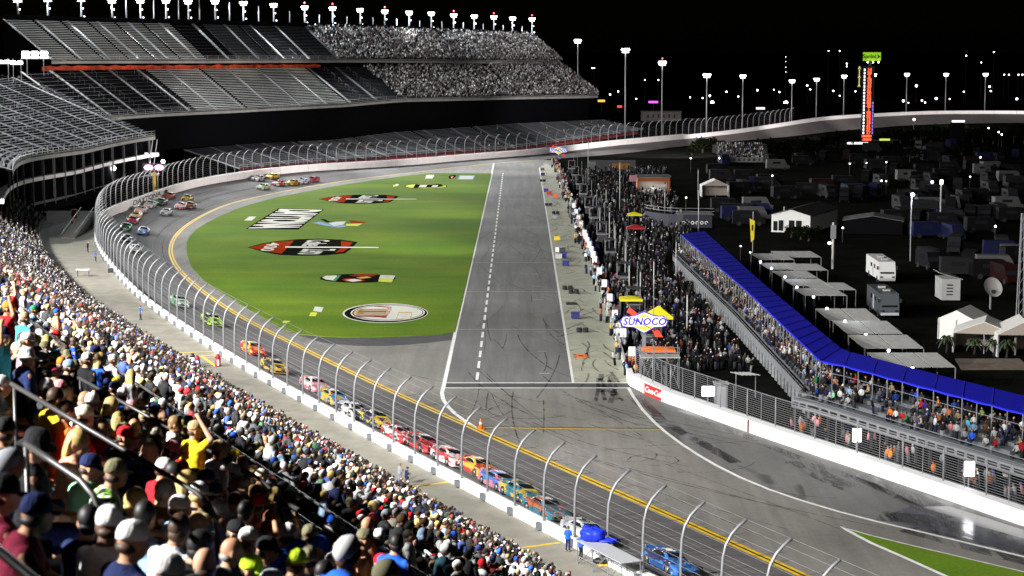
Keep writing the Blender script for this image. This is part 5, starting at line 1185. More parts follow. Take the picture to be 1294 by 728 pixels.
# ---------------------------------------------------------------- inner wall and its fence (pit exit)
def polyline(pts, step):
    P = [Vector(p) for p in pts]; out = []; 
    for a, b in zip(P[:-1], P[1:]):
        n = max(1, int(round((b - a).length / step)))
        out += [a.lerp(b, i / n) for i in range(n)]
    return out + [P[-1]]
IWL = [at(*q) for q in [(794, 486), (838, 508), (970, 555), (1130, 609), (1293, 665), (1420, 709), (1500, 737)]]
iw = polyline(IWL, 5.6)
def inorm(i):
    d = (iw[min(i + 1, len(iw) - 1)] - iw[max(i - 1, 0)]).normalized(); n = Vector((-d.y, d.x, 0)); return n if n.x > 0 else -n
inner = thing('inner_wall', 'thick white wall along the right side of the pit exit road', 'wall', iw[3])
TH = 1.15
for i in range(len(iw) - 1):
    a, b = iw[i], iw[i + 1]; d = (b - a).normalized(); a = a + d * .025; b = b - d * .025; na, nb = inorm(i) * TH, inorm(i + 1) * TH
    q = MB(); q.loft([[(a.x, a.y, -.1), (a.x, a.y, 1.1), (a.x + .05, a.y, 1.16), (a.x + na.x, a.y + na.y, 1.16), (a.x + na.x, a.y + na.y, -.1)], [(b.x, b.y, -.1), (b.x, b.y, 1.1), (b.x + .05, b.y, 1.16), (b.x + nb.x, b.y + nb.y, 1.16), (b.x + nb.x, b.y + nb.y, -.1)]]); q.build('wall_segment', M_WHITE, inner)
q = MB(); a = iw[0]; q.box((a.x + .3, a.y + 2.0, .55), (.6, 4, 1.1)); q.build('wall_end', M_WHITE, inner)
q = MB(); p = at(946, 546.5); q.box((p[0] - .02, p[1] + .05, .6), (.16, .2, 1.12), .4); q.build('joint_stripe', mat('dark_red_paint', (.14, .004, .012), .5), inner)
# red drinks sign on the wall face
A, B = Vector(at(814.5, 497.6)), Vector(at(838, 507.6)); d = (B - A).normalized(); out = Vector((d.y, -d.x, 0)); out = out if out.x < 0 else -out
t = thing('wall_sign', 'red sign with white script lettering at the start of the inner wall', 'sign', A)
q = MB(); P0, P1 = A + out * .04, B + out * .04; q.loft([[tuple(P0), (P0.x, P0.y, 1.14), tuple(P0 - out * .03 + Vector((0, 0, 1.14))), tuple(P0 - out * .03)], [tuple(P1), (P1.x, P1.y, 1.14), tuple(P1 - out * .03 + Vector((0, 0, 1.14))), tuple(P1 - out * .03)]]); q.build('panel', M_RED, t)
me = text_mesh('Coca-Cola', 1, 0, M_WHITE, .35, .025, .85); vs = np.array([v.co[:] for v in me.vertices]); mn, mx_ = vs.min(0), vs.max(0); L_ = (B - A).length
for v in me.vertices:
    f = (v.co.x - mn[0]) / (mx_[0] - mn[0]); g_ = (v.co.y - mn[1]) / (mx_[1] - mn[1]); w = A + d * (L_ * (.06 + .88 * f)) + out * .055; v.co = (w.x, w.y, .28 + .62 * g_)
me.update(); link('lettering', me, t)
ifen = thing('debris_fence', 'straight cable fence standing on the thick white inner wall', 'fence', iw[3])
fp = MB(); fp.tube([(0, 0, 0), (0, 0, 2.75)], .06, 6); fp_me = fp.mesh('fence_post', M_GALV, True); tp = []
for i in range(len(iw)):
    w = iw[i] + inorm(i) * .8; tp.append(w)
    o = bpy.data.objects.new('fence_post', fp_me); COL.objects.link(o); o.parent = ifen; o.location = w + Vector((0, 0, 1.1)) - ifen.location
    if i < len(iw) - 1:
        w2 = (iw[i] + iw[i + 1]) / 2 + inorm(i) * .8; q = MB(); q.tube([w2 + Vector((0, 0, 1.1)), w2 + Vector((0, 0, 3.8))], .03, 5); q.build('stay', M_GALV, ifen)
for k in range(13):
    z = 1.35 + .205 * k; q = MB(); q.tube([w + Vector((0, 0, z)) for w in tp], .013 if k < 12 else .05, 4); q.build('cable' if k < 12 else 'top_rail', MATS['fence_cable'] if k < 12 else M_GALV, ifen)
# lit white boxes on posts behind the fence, cabinet and start hut
def lit_box(px, py, d, w, h, lab):
    p = atd(px, py, d); t = thing('lit_sign_box', lab, 'lit sign', (p[0], p[1], 0), 'lit boxes behind the inner fence')
    q = MB(); q.box((p[0], p[1], p[2]), (w, .22, h)); q.build('screen', mat('lit_screen', (.9, .9, .9), .4, emit=(.93, .92, 1), estr=5), t)
    q = MB(); q.box((p[0] + .02, p[1] + .2, p[2]), (w + .18, .22, h + .14)); q.build('housing', M_DKSTEEL, t)
    q = MB(); q.tube([(p[0], p[1] + .2, 0), (p[0], p[1] + .2, p[2] - h / 2)], .06, 6); q.build('post', M_GALV, t)
lit_box(1083, 550, 168.5, .72, 1.15, 'glowing white box behind the middle of the inner fence'); lit_box(1225, 592.5, 155, .8, 1.2, 'glowing white box behind the right end of the inner fence'); lit_box(895, 494.5, 197, 1.25, 1.0, 'white square board behind the fence left of the grey cabinet')
p = at(912, 518); t = thing('equipment_cabinet', 'tall grey cabinet behind the inner fence next to a white board', 'cabinet', (p[0], p[1] + 1, 0))
q = MB(); q.box((p[0], p[1] + 1, 1.25), (1.25, 1.1, 2.5)); q.build('body', M_GALV, t); q = MB(); q.box((p[0], p[1] + 1, 2.56), (1.5, 1.4, .12)); q.build('roof', M_FASC, t); q = MB(); q.box((p[0], p[1] + .43, 1.2), (.95, .05, 2.1)); q.build('door', mat('cabinet_door', (.3, .31, .33), .5), t)
p = at(945, 507); t = thing('slatted_rack', 'pale slatted rack lying on top of a frame behind the inner fence', 'rack', (p[0], p[1], 0))
for k in range(5): q = MB(); q.box((p[0] - .9 + .42 * k, p[1] + 2, 2.5), (.2, 2.2, .06), .5); q.build('slat', M_FASC, t)
for sx in (-1, 1): q = MB(); q.tube([(p[0] + sx, p[1] + 2, 0), (p[0] + sx, p[1] + 2, 2.47)], .05, 5); q.build('leg', M_GALV, t)

# ---------------------------------------------------------------- viewing stand with the blue canopy
CZ = 5.8
cf = [Vector(at(x, y, CZ)) for x, y in [(860, 297), (940, 365), (1037, 457.5), (1067, 463.5), (1180, 494), (1293, 524), (1400, 553), (1480, 575)]]
cb = [Vector(at(x, y, CZ - .5)) for x, y in [(890, 293), (970, 364), (1062, 441), (1074, 446), (1185, 475), (1293, 501.5), (1400, 528), (1480, 549)]]
M_BLUEC = mat('blue_canopy', (.004, .004, .42), .6, noise=(.5, .12), spec=.25)
vs_ = thing('viewing_stand', 'long viewing stand under a bright blue canopy beside pit road', 'grandstand', (cf[2].x, cf[2].y, 0))
bays = []
for a, b, c, d in zip(cf[:-1], cf[1:], cb[:-1], cb[1:]):
    n = max(1, round((b - a).length / 4.6)); bays += [(a.lerp(b, i / n), a.lerp(b, (i + 1) / n), c.lerp(d, i / n), c.lerp(d, (i + 1) / n)) for i in range(n)]
M_PST = mat('stand_post', (.16, .17, .18), .5, .3); M_BALC = mat('balcony_panel', (.17, .175, .185), .6, noise=(.8, .2)); M_SEATB = mat('seat_plank', (.1, .11, .12), .6)
suite_items = []; srg = random.Random(11)
for i, (a, b, c, d) in enumerate(bays):
    q = MB(); e = Vector((0, 0, .12)); q.loft([[tuple(a), tuple(a + e), tuple(c + e), tuple(c)], [tuple(a.lerp(b, .9995)), tuple(a.lerp(b, .9995) + e), tuple(c.lerp(d, .9995) + e), tuple(c.lerp(d, .9995))]]); q.build('canopy_panel', M_BLUEC, vs_)
    q = MB(); q.tube([a + e + Vector((0, 0, .02)), c + e + Vector((0, 0, .02))], .025, 5); q.build('canopy_rib', M_BLUEC, vs_)
    q = MB(); q.tube([a + Vector((0, 0, .05)), a.lerp(b, .5) + Vector((0, 0, -.03)), b + Vector((0, 0, .05))], .07, 5); q.build('canopy_hem', MATS.get('blue_hem') or mat('blue_hem', (.02, .03, .6), .5), vs_)
    dr = (b - a).normalized(); fo = Vector((dr.y, -dr.x, 0)); fo = fo if fo.x < 0 else -fo                # forward = toward pit road
    leg2 = a.y < 190
    fw = 3.6 if leg2 else 1.2
    for f in (0, .5):
        P_ = a.lerp(b, f); q = MB(); q.tube([(P_.x, P_.y, 2.4), (P_.x, P_.y, CZ)], .06, 5); q.build('post', M_PST, vs_)
        q = MB(); Q = P_ + fo * (fw - .4); q.box((Q.x, Q.y, 1.2), (.22, .22, 2.4)); q.build('column', M_PST if not leg2 else M_DKSTEEL, vs_)
    nr = 4
    for k in range(nr):                        # seat planks stepping down to the front
        f0 = -2.6 + (fw + 2.0) * k / nr; z = 3.55 - (1.0 if not leg2 else 1.2) * k / nr; A, B = a + fo * f0, b + fo * f0
        q = MB(); q.loft([[(A.x, A.y, z - .3), (A.x, A.y, z), tuple(Vector((A.x, A.y, z)) + fo * ((fw + 2.0) / nr)), tuple(Vector((A.x, A.y, z - .3)) + fo * ((fw + 2.0) / nr))], [(B.x, B.y, z - .3), (B.x, B.y, z), tuple(Vector((B.x, B.y, z)) + fo * ((fw + 2.0) / nr)), tuple(Vector((B.x, B.y, z - .3)) + fo * ((fw + 2.0) / nr))]]); q.build('seat_row', M_SEATB, vs_)
        L = (b - a).length
        for j in range(int(L / .62)):
            if srg.random() < (.78 if not leg2 else .58): 
                w = a + dr * (j * .62 + srg.uniform(-.1, .1)) + fo * (f0 + .35); suite_items.append(((w.x, w.y, z), math.atan2(fo.y, fo.x) - PI / 2 + srg.uniform(-.6, .9), 0 if leg2 else 1, 1 if k < 2 or srg.random() < .7 else 0))
    A, B = a + fo * fw, b + fo * fw
    q = MB(); q.loft([[(A.x, A.y, 1.75), (A.x, A.y, 2.55), (A.x + .08, A.y, 2.55), (A.x + .08, A.y, 1.75)], [(B.x, B.y, 1.75), (B.x, B.y, 2.55), (B.x + .08, B.y, 2.55), (B.x + .08, B.y, 1.75)]]); q.build('balcony_panel', M_BALC, vs_)
    for z in (2.85, 3.3): q = MB(); q.tube([(A.x, A.y, z), (B.x, B.y, z)], .035, 4); q.build('railing', M_GALV, vs_)
    if leg2:
        for f in (.04, .37, .7):
            q = MB(); m0 = A.lerp(B, f) + fo * .02; m1 = A.lerp(B, f + .24) + fo * .02; q.loft([[(m0.x, m0.y, 2.0), (m0.x, m0.y, 2.36), tuple(Vector((m0.x, m0.y, 2.36)) - fo * .5), tuple(Vector((m0.x, m0.y, 2.0)) - fo * .5)], [(m1.x, m1.y, 2.0), (m1.x, m1.y, 2.36), tuple(Vector((m1.x, m1.y, 2.36)) - fo * .5), tuple(Vector((m1.x, m1.y, 2.0)) - fo * .5)]]); q.build('slot', M_BLACK, vs_)
        q = MB(); q.tube([(a.x, a.y, 4.9), (b.x, b.y, 4.9)], .03, 4); q.build('railing', M_GALV, vs_)
    else:
        for f in (.25, .75):
            q = MB(); w = A.lerp(B, f); q.box((w.x + .3, w.y, 1.0), (.12, .9, 1.7)); q.build('hanging_cloth', mat('pale_cloth', (.2, .21, .22), .8, noise=(2, .5)), vs_)
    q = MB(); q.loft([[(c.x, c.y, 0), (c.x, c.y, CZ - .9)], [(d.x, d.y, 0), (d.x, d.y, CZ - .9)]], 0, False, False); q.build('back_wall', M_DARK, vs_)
o = crowd('viewing_stand_crowd', suite_items, np.concatenate([pal * .6, np.array([COLR['black']] * 30)])); tag(o, 'spectators seated under the blue canopy', 'crowd')
# people standing behind the inner fence
it = []
for k in range(70):
    i = srg.randrange(6, len(iw) - 2); w = iw[i] + inorm(i) * srg.uniform(3, 6.5) + Vector((srg.uniform(-1, 1), srg.uniform(-2, 2), 0)); it.append(((w.x, w.y, 0), srg.uniform(.4, 2.4), 0, 0))
o = crowd('fence_side_crowd', it, np.array([COLR['white'], COLR['grey'], COLR['orange'], COLR['pink'], COLR['black'], COLR['grey']])); tag(o, 'people standing in the alley behind the inner fence', 'crowd')

# ---------------------------------------------------------------- pit wall, pit equipment and pit crowd
pw = polyline(PW, 9.0)
pit_wall = thing('pit_wall', 'low pale wall between the pit stalls and the crowded infield', 'wall', pw[10])
for a, b in zip(pw[:-1], pw[1:]):
    d = (b - a).normalized(); q = MB(); q.box(tuple((a + b) / 2 + Vector((.18, 0, .45))), (.3, (b - a).length - .04, .9), math.atan2(d.y, d.x) - PI / 2); q.build('wall_segment', mat('pit_wall_paint', (.5, .5, .47), .6, noise=(1, .2)), pit_wall)
def xd(px, X): return FP * X / (px - 647) * 1.0
for k, (x, y) in enumerate([(725, 262), (728, 270), (731, 279), (734, 286), (738.5, 294), (740, 298.7), (742, 303.6), (744.5, 309), (747, 315.3), (749.5, 321.5), (751.3, 327.7), (757.5, 342.5), (763.7, 358), (770.5, 376), (777, 397), (787.5, 420.5), (798.5, 444)]):
    d = xd(x, 13.1); p = atd(x, y, d); t = thing('pit_sign_board', 'white pit board standing on the pit wall', 'sign board', (p[0], p[1], 0), 'white boards along the pit wall')
    q = MB(); q.box((p[0], p[1], max(p[2], 1.5)), (.75, .1, 1.05)); q.build('board', M_WHITE, t); q = MB(); q.box((p[0] + .5, p[1] + .35, max(p[2], 1.5) - .1), (.25, .7, .9)); q.build('side_panel', mat('purple_panel', (.03, .02, .1), .6), t)
    q = MB(); q.tube([(p[0], p[1] + .08, 0), (p[0], p[1] + .08, max(p[2], 1.5) - .5)], .05, 5); q.build('post', M_DKSTEEL, t)
M_DKBLUE = mat('dark_blue_paint', (.012, .012, .12), .5)
def equip(px, py, kind, m, lab, m2=None):
    p = at(px, py, .012)
    if kind == 'box':
        t = thing('tool_cart', lab, 'tool cart', p, 'equipment in the pit stalls'); q = MB(); q.box((p[0], p[1], .5), (1.1, .8, .7)); q.build('body', m, t); q = MB(); q.box((p[0], p[1], .88), (1.16, .86, .06)); q.build('lid', m2 or m, t)
        for sx in (-1, 1):
            for sy in (-1, 1): q = MB(); q.tube([(p[0] + sx * .4 - .04, p[1] + sy * .3, .08), (p[0] + sx * .4 + .04, p[1] + sy * .3, .08)], .07, 8); q.build('wheel', M_RUBBER, t)
    elif kind == 'tyre':
        t = thing('tyre_stack', lab, 'tyres', p, 'equipment in the pit stalls')
        for k in range(2):
            for j in range(2): q = MB(); q.tube([(p[0] - .4 + .8 * j, p[1], .02 + .3 * k), (p[0] - .4 + .8 * j, p[1], .3 + .3 * k)], .36, 12); q.build('tyre', M_RUBBER, t)
    else:
        t = thing('pit_mat', lab, 'mat', p, 'equipment in the pit stalls'); q = MB(); q.box((p[0], p[1], .05), (1.5, 2.4, .06)); q.build('sheet', m, t)
        if m2:
            for k in range(4): q = MB(); q.box((p[0] - .7 + 1.4 * (k % 2), p[1] - 1.0 + 2.0 * (k // 2), .085), (.28, .5, .012), .5); q.build('corner_stripe', m2, t)
for e in [(685.5, 216, 'box', M_DKSTEEL, 'black tool cart at the far end of the pit stalls'), (686, 222.5, 'box', M_DKBLUE, 'dark blue tool cart second from the far end of the stalls'), (686, 229.5, 'tyre', 0, 'black tyres third from the far end of the stalls'), (690, 243, 'box', mat('purple_paint', (.06, .02, .25), .5), 'purple tool cart in the far pit stalls'), (694, 246.5, 'box', M_RED, 'red tool cart beside the purple one'), (702, 250.5, 'box', M_ORANGE, 'orange tool cart by the pit wall'), (693, 260, 'tyre', 0, 'pair of tyre stacks beyond the grey cart'), (700, 277, 'box', M_GALV, 'grey tool cart in the far middle of the stalls'), (702, 270.5, 'tyre', 0, 'tyres just beyond the grey tool cart'), (704, 304.5, 'box', M_LINEY, 'yellow tool cart in the middle of the stalls'),
          (706, 319, 'box', M_WHITE, 'white tool cart beside a black one in the stalls'), (710.5, 319.5, 'box', M_DKSTEEL, 'black tool cart touching a white one'), (706, 327.5, 'box', M_FASC, 'pale tool cart beside a blue one'), (712, 326.5, 'box', mat('royal_paint', (.02, .02, .3), .5), 'blue tool cart beside a pale one'), (715, 336.5, 'box', M_DKBLUE, 'navy tool cart alone in the stalls'), (717, 366, 'tyre', 0, 'black tyre stacks near the white lane line'), (725, 371, 'tyre', 0, 'tyre stacks right beside the others'), (722, 384, 'mat', M_BLACK, 'small black mat in the stalls'), (727, 403, 'box', M_DKBLUE, 'navy tool cart below the small black mat'), (736, 420, 'tyre', 0, 'large dark tyre pile near the orange mat'), (734, 450.5, 'mat', M_ORANGE, 'orange mat with black striped corners near the end of the stalls', M_BLACK)]:
    equip(*e)
q = MB(); p = at(734, 450.5, .09); me = text_mesh('6', 1.3, .004, M_BLACK); o = bpy.data.objects.new('number', me); COL.objects.link(o); mt_ = [k for k in COL.objects if k.get('label', '').startswith('orange mat')][0]; o.parent = mt_; o.location = (0, 0, .09)
# crew along the wall, dense crowd behind it
crew_pal = np.array([COLR['white'], COLR['white'], COLR['yellow'], COLR['black'], COLR['black'], COLR['lightblue'], COLR['red'], COLR['orange'], COLR['navy'], COLR['grey']])
it = []
for k in range(300):
    f = srg.random(); d = 212 + 385 * f ** 1.25; X = 13.2 + srg.gauss(0, .5); it.append(((X + (0 if srg.random() < .7 else -.9), d, 0), srg.uniform(0, 6.28), 1, 0))
o = crowd('pit_crew_crowd', it, crew_pal); tag(o, 'pit crews and officials lining the pit wall', 'crowd')
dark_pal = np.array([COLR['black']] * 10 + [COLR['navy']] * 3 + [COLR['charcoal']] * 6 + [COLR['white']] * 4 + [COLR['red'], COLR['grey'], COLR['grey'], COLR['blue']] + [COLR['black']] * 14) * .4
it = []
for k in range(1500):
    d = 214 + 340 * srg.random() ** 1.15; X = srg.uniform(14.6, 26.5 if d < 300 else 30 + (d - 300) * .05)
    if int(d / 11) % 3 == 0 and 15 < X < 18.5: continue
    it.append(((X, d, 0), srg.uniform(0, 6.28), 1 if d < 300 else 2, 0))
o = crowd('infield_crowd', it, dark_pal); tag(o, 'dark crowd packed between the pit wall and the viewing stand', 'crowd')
# war wagons: one pit cart per stall
def pit_cart(X, d, roof_m):
    t = thing('pit_cart', 'dark tall pit cart with a roof behind the pit wall', 'pit cart', (X, d, 0), 'pit carts behind the wall')
    def b(nm, c, s, m): q = MB(); q.box(c, s); local(nm, q, m, t)
    b('cabinet', (0, 0, .75), (1.5, 2.6, 1.3), M_DKSTEEL); b('platform', (0, 0, 1.45), (1.9, 2.9, .1), M_GALV); b('roof', (0, 0, 3.6), (1.9, 2.7, .1), roof_m); b('screen', (.1, -1.2, 2.0), (1.2, .1, .5), M_GLASS)
    for sx in (-1, 1):
        for sy in (-1, 1): q = MB(); q.tube([(sx * .85, sy * 1.3, 1.5), (sx * .85, sy * 1.3, 3.55)], .04, 5); local('roof_post', q, M_GALV, t)
    q = MB(); q.tube([(.6, 1.2, 3.6), (.6, 1.2, 7.0)], .045, 5); local('mast', q, M_GALV, t)
    return t
cart = pit_cart(16.4, 234, M_DKSTEEL)
for k in range(1, 11):
    c = copy_tree(cart); c.location = (16.2 + .3 * srg.random(), 234 + 31 * k + srg.uniform(-4, 4), 0)
# tall thin poles, flags and canopies among the crowd
pole_me = None
for k, (x, y0, y1) in enumerate([(783, 205, 268), (766, 240, 262), (770, 262, 300), (758, 262, 300), (777, 285, 330), (770, 268, 314), (790, 305, 350), (795, 335, 380), (809, 343, 392), (826, 330, 372), (743, 178, 236), (840, 232, 272), (882, 215, 252), (882.5, 240, 292), (815, 375, 398), (854, 305, 360), (868, 372, 430)]):
    p = at(x, y1); d = p[1]; q = atd(x, y0, d); t = thing('light_pole', 'thin pole rising out of the dark infield crowd', 'pole', p, 'poles among the infield crowd'); b = MB(); b.tube([p, (p[0], p[1], q[2])], .09, 6); b.build('shaft', M_FASC, t, True); b = MB(); b.box((p[0], p[1], q[2] + .1), (.3, .3, .3)); b.build('cap', M_DKSTEEL, t)
rank_labels([o for o in COL.objects if o.get('group') == 'poles among the infield crowd'], '{} thin pole from the left rising out of the dark infield crowd')
rank_labels([o for o in COL.objects if o.get('group') == 'white boards along the pit wall'], '{} white pit board counted from the far end of the pit wall', lambda o: -o.location.y)
rank_labels([o for o in COL.objects if o.get('group') == 'pit carts behind the wall'], '{} dark roofed pit cart counted from the near end of the pit wall', lambda o: o.location.y)
def canopy(px, py, w, dep, hgt, m, lab, peak=1.0):
    p = at(px, py); t = thing('pop_up_canopy', lab, 'canopy', p); a, b_ = w / 2, dep / 2
    q = MB(); q.loft([[(p[0] - a, p[1] - b_, hgt - .3), (p[0] + a, p[1] - b_, hgt - .3), (p[0] + a, p[1] + b_, hgt - .3), (p[0] - a, p[1] + b_, hgt - .3)], [(p[0] - a, p[1] - b_, hgt), (p[0] + a, p[1] - b_, hgt), (p[0] + a, p[1] + b_, hgt), (p[0] - a, p[1] + b_, hgt)], [(p[0] - .08, p[1] - .08, hgt + peak), (p[0] + .08, p[1] - .08, hgt + peak), (p[0] + .08, p[1] + .08, hgt + peak), (p[0] - .08, p[1] + .08, hgt + peak)]], 0, True, False); q.build('roof', m, t)
    for sx in (-1, 1):
        for sy in (-1, 1): q = MB(); q.tube([(p[0] + sx * (a - .08), p[1] + sy * (b_ - .08), 0), (p[0] + sx * (a - .08), p[1] + sy * (b_ - .08), hgt - .25)], .045, 5); q.build('leg', M_GALV, t)
M_YCAN = mat('yellow_canvas', (.62, .55, .01), .7)
canopy(832, 424, 3.4, 3, 2.5, M_YCAN, 'peaked yellow canopy just right of the big diamond sign', 1.2); canopy(797, 398, 3.0, 3, 2.3, M_YCAN, 'low yellow canopy beyond the big diamond sign', .3); canopy(803, 302, 3.4, 3, 2.2, mat('red_canvas', (.3, .015, .02), .7), 'dark red canopy in the far crowd', .5); canopy(802, 283, 2.8, 2.4, 2.0, M_YCAN, 'small far yellow canopy beyond the red one', .4); canopy(832, 465, 3.6, 2.6, 2.2, M_ORANGE, 'low orange canopy behind the scaffold platform', .25)
# scaffold platform below the diamond sign
p = at(838, 492); t = thing('scaffold_platform', 'scaffold tower with a railed platform at the start of the inner fence', 'scaffold', p)
q = MB(); q.box((p[0] - .3, p[1] + 1.5, 3.3), (4.2, 2.2, .12)); q.build('platform', M_FASC, t)
for sx in (-2.3, -.9, .4, 1.7):
    for sy in (.5, 2.5): q = MB(); q.tube([(p[0] + sx, p[1] + sy, 0), (p[0] + sx, p[1] + sy, 4.4)], .045, 5); q.build('upright', M_GALV, t)
for z in (3.85, 4.35): q = MB(); q.tube([(p[0] - 2.3, p[1] + .5, z), (p[0] + 1.7, p[1] + .5, z)], .04, 5); q.build('rail', M_GALV, t)
for a_, b_ in (((-2.3, 0), (-.9, 3.2)), ((-.9, 3.2), (.4, 0)), ((.4, 0), (1.7, 3.2)), ((-2.3, 3.2), (-.9, 0)), ((.4, 3.2), (1.7, 0))): q = MB(); q.tube([(p[0] + a_[0], p[1] + .45, a_[1]), (p[0] + b_[0], p[1] + .45, b_[1])], .03, 4); q.build('brace', M_GALV, t)

# ---------------------------------------------------------------- diamond fuel signs
def fuel_sign(px, py, d, w, lab, base_y=None):
    p = Vector(atd(px, py, d)); t = thing('diamond_sign', lab, 'sign', (p.x, p.y, 0)); s = w / 5.7
    def slab(pts, y0, y1, nm, m):
        q = MB(); q.loft([[(p.x + x * s, p.y + y0, p.z + z * s) for x, z in pts], [(p.x + x * s, p.y + y1, p.z + z * s) for x, z in pts]]); q.build(nm, m, t)
    body = [(-2.85, .12), (-2.3, .75), (-1.25, .78), (0, 1.32), (1.25, .78), (2.3, .75), (2.85, .12), (2.3, -.5), (1.25, -.55), (0, -1.32), (-1.25, -.55), (-2.3, -.5)]
    slab([(-1.7, 1.75), (-1.95, 1.2), (-1.15, .62), (-.7, .95)], .05, .25, 'arrow_tail', mat('sign_red', (.75, .04, .02), .5, emit=(1, .09, .04), estr=.45)); slab([(.9, -.9), (1.35, -1.7), (2.2, -1.72), (1.7, -.95)], .05, .25, 'arrow_head', MATS['sign_red'])
    slab(body, -.1, .2, 'blue_border', mat('sign_blue', (.06, .03, .45), .5, emit=(.1, .06, .7), estr=.4)); slab([(x * .93, z * .88) for x, z in body], -.13, -.1, 'white_field', mat('sign_white', (.8, .8, .82), .5, emit=(.9, .9, 1), estr=.55))
    slab([(-1.3, .34), (0, 1.04), (1.3, .34)], -.16, -.13, 'yellow_field', mat('sign_yellow', (.8, .62, .06), .5, emit=(1, .8, .1), estr=.5)); slab([(-1.3, -.4), (0, -1.04), (1.3, -.4)], -.16, -.13, 'yellow_field', MATS['sign_yellow'])
    slab([(-2.45, .56), (2.45, .56), (2.6, .1), (2.45, -.36), (-2.45, -.36), (-2.6, .1)], -.2, -.16, 'word_band', MATS['sign_white'])
    slab([(-2.5, 1.02), (-2.42, 1.08), (1.32, -.94), (1.24, -1.0)], -.225, -.21, 'black_cable', M_BLACK)
    me = text_mesh('SUNOCO', 1.12 * s, .012, mat('sign_ink', (.03, .01, .3), .5, emit=(.08, .03, .6), estr=.5), .22, .035 * s, 1.04); o = bpy.data.objects.new('lettering', me); COL.objects.link(o); o.parent = t; o.location = (0, -.225, p.z + .1 * s); o.rotation_euler = (PI / 2, 0, 0)
    q = MB(); q.box((p.x, p.y + .05, (p.z - .9 * s) / 2), (.42 * s, .3, p.z - .9 * s)); q.build('post', M_GALV, t)
fuel_sign(814, 407.5, 225, 5.7, 'large white and purple diamond sign with red arrow at the end of the pit wall')
fuel_sign(706, 190.5, 596, 5.7, 'far small diamond sign with red arrow at the far end of the pit wall')

# ---------------------------------------------------------------- walkway people and things
def walker(px, py, z, sh, hd_, yaw, lab, P=4, pants='black'):
    p = at(px, py, z); o = person(p, sh, hd_, POSES[P], yaw, 1.0, lab, None, 0, pants)
    for s in (-1, 1): q = MB(); q.ell((s * .12, .05, .045), (.05, .14, .05), 10, 6); local('shoe', q, M_BLACK, o, (0, 0, 0), True)
walker(717.5, 697, 2.6, 'blue', ('cap', 'navy', 'brown'), -.4, 'track worker in a blue shirt and cap, nearest the wall by the yellow line', 5, 'navy')
walker(734, 707, 2.6, 'blue', ('short', 0, 'blond'), -.9, 'blond track worker in a blue shirt standing nearest the blue tarpaulin', 4)
walker(121, 331, 2.6, 'blue', ('short', 0, 'brown'), -1.2, 'person in a blue shirt standing alone far up the walkway', 4)
walker(111, 319, 2.6, 'black', ('short', 0, 'black'), -1.0, 'person in black with an arm raised far up the walkway', 6)
walker(178, 404, 2.6, 'blue', ('short', 0, 'black'), 2.2, 'person in a blue shirt at the edge rail half way up the walkway', 4)
walker(505, 613, 2.6, 'grey', ('short', 0, 'sandy'), -.9, 'man in a grey shirt looking down at the front rail', 5, 'grey')
walker(514, 618, 2.6, 'navy', ('cap', 'navy', 'brown'), -1.1, 'man in a navy jacket beside the grey shirt at the front rail', 5, 'charcoal')
walker(278, 493, 2.6, 'navy', ('short', 0, 'brown'), -.8, 'person in a navy jacket at the rail by the red bins', 4)
def bin_(px, py, m1, m2, lab):
    p = at(px, py, 2.6); t = thing('drum_bin', lab, 'bin', p, 'bins on the walkway'); q = MB(); q.tube([p, (p[0], p[1], p[2] + .9)], .3, 14); q.build('drum', m1, t, True); q = MB(); q.tube([(p[0], p[1], p[2] + .9), (p[0], p[1], p[2] + 1.08), (p[0], p[1], p[2] + 1.3)], .32, 14, 0, .12); q.build('lid', m2, t, True); q = MB(); q.box((p[0] + .05, p[1] - .3, p[2] + .45), (.2, .05, .6)); q.build('label_panel', M_WHITE, t)
M_BINR = mat('bin_red', (.3, .012, .015), .5)
bin_(249.5, 464.5, mat('bin_blue', (.05, .06, .25), .5), M_BINR, 'red lidded blue drum bin on the walkway'); bin_(275.5, 463, M_BINR, M_BINR, 'all red drum bin on the walkway beside the fence'); bin_(243.5, 462, M_WHITE, M_BLACK, 'white drum bin with dark lid beside the red and blue one')
p = at(607.5, 542.5); t = thing('traffic_cone', 'orange traffic cone at the left end of the yellow stop line', 'cone', p); q = MB(); q.box((p[0], p[1], .04), (.7, .7, .06)); q.build('base', M_ORANGE, t); q = MB(); q.tube([(p[0], p[1], .07), (p[0], p[1], 1.0)], .24, 12, 0, .05); q.build('body', M_ORANGE, t, True); q = MB(); q.tube([(p[0], p[1], .5), (p[0], p[1], .68)], .155, 12, 0, .12); q.build('collar', M_WHITE, t, True)
# camera scaffold with blue tarpaulin by the wall
A = Vector(at(757, 709, 2.6)); s0_ = min(np.arange(60, 260, .5), key=lambda s: (Vector(wat(s)) - A).length); t = thing('camera_platform', 'aluminium frame platform against the wall under a blue tarpaulin', 'platform', wat(s0_, .9))
sp = lambda s, D, z: Vector(wat(s, D, 2.6 + z))
for s in (0, -2.2, -4.4, -6.2):
    for D in (.15, 1.5): q = MB(); q.tube([sp(s0_ + s, D, 0), sp(s0_ + s, D, 1.5)], .04, 5); q.build('upright', M_GALV, t)
for D in (.15, 1.5):
    for z in (.5, 1.46): q = MB(); q.tube([sp(s0_, D, z), sp(s0_ - 6.2, D, z)], .035, 5); q.build('rail', M_GALV, t)
for k in range(3): q = MB(); q.tube([sp(s0_ - 2.1 * k, 1.5, 0), sp(s0_ - 2.1 * k - 2.1, 1.5, 1.45)], .03, 4); q.build('brace', M_GALV, t)
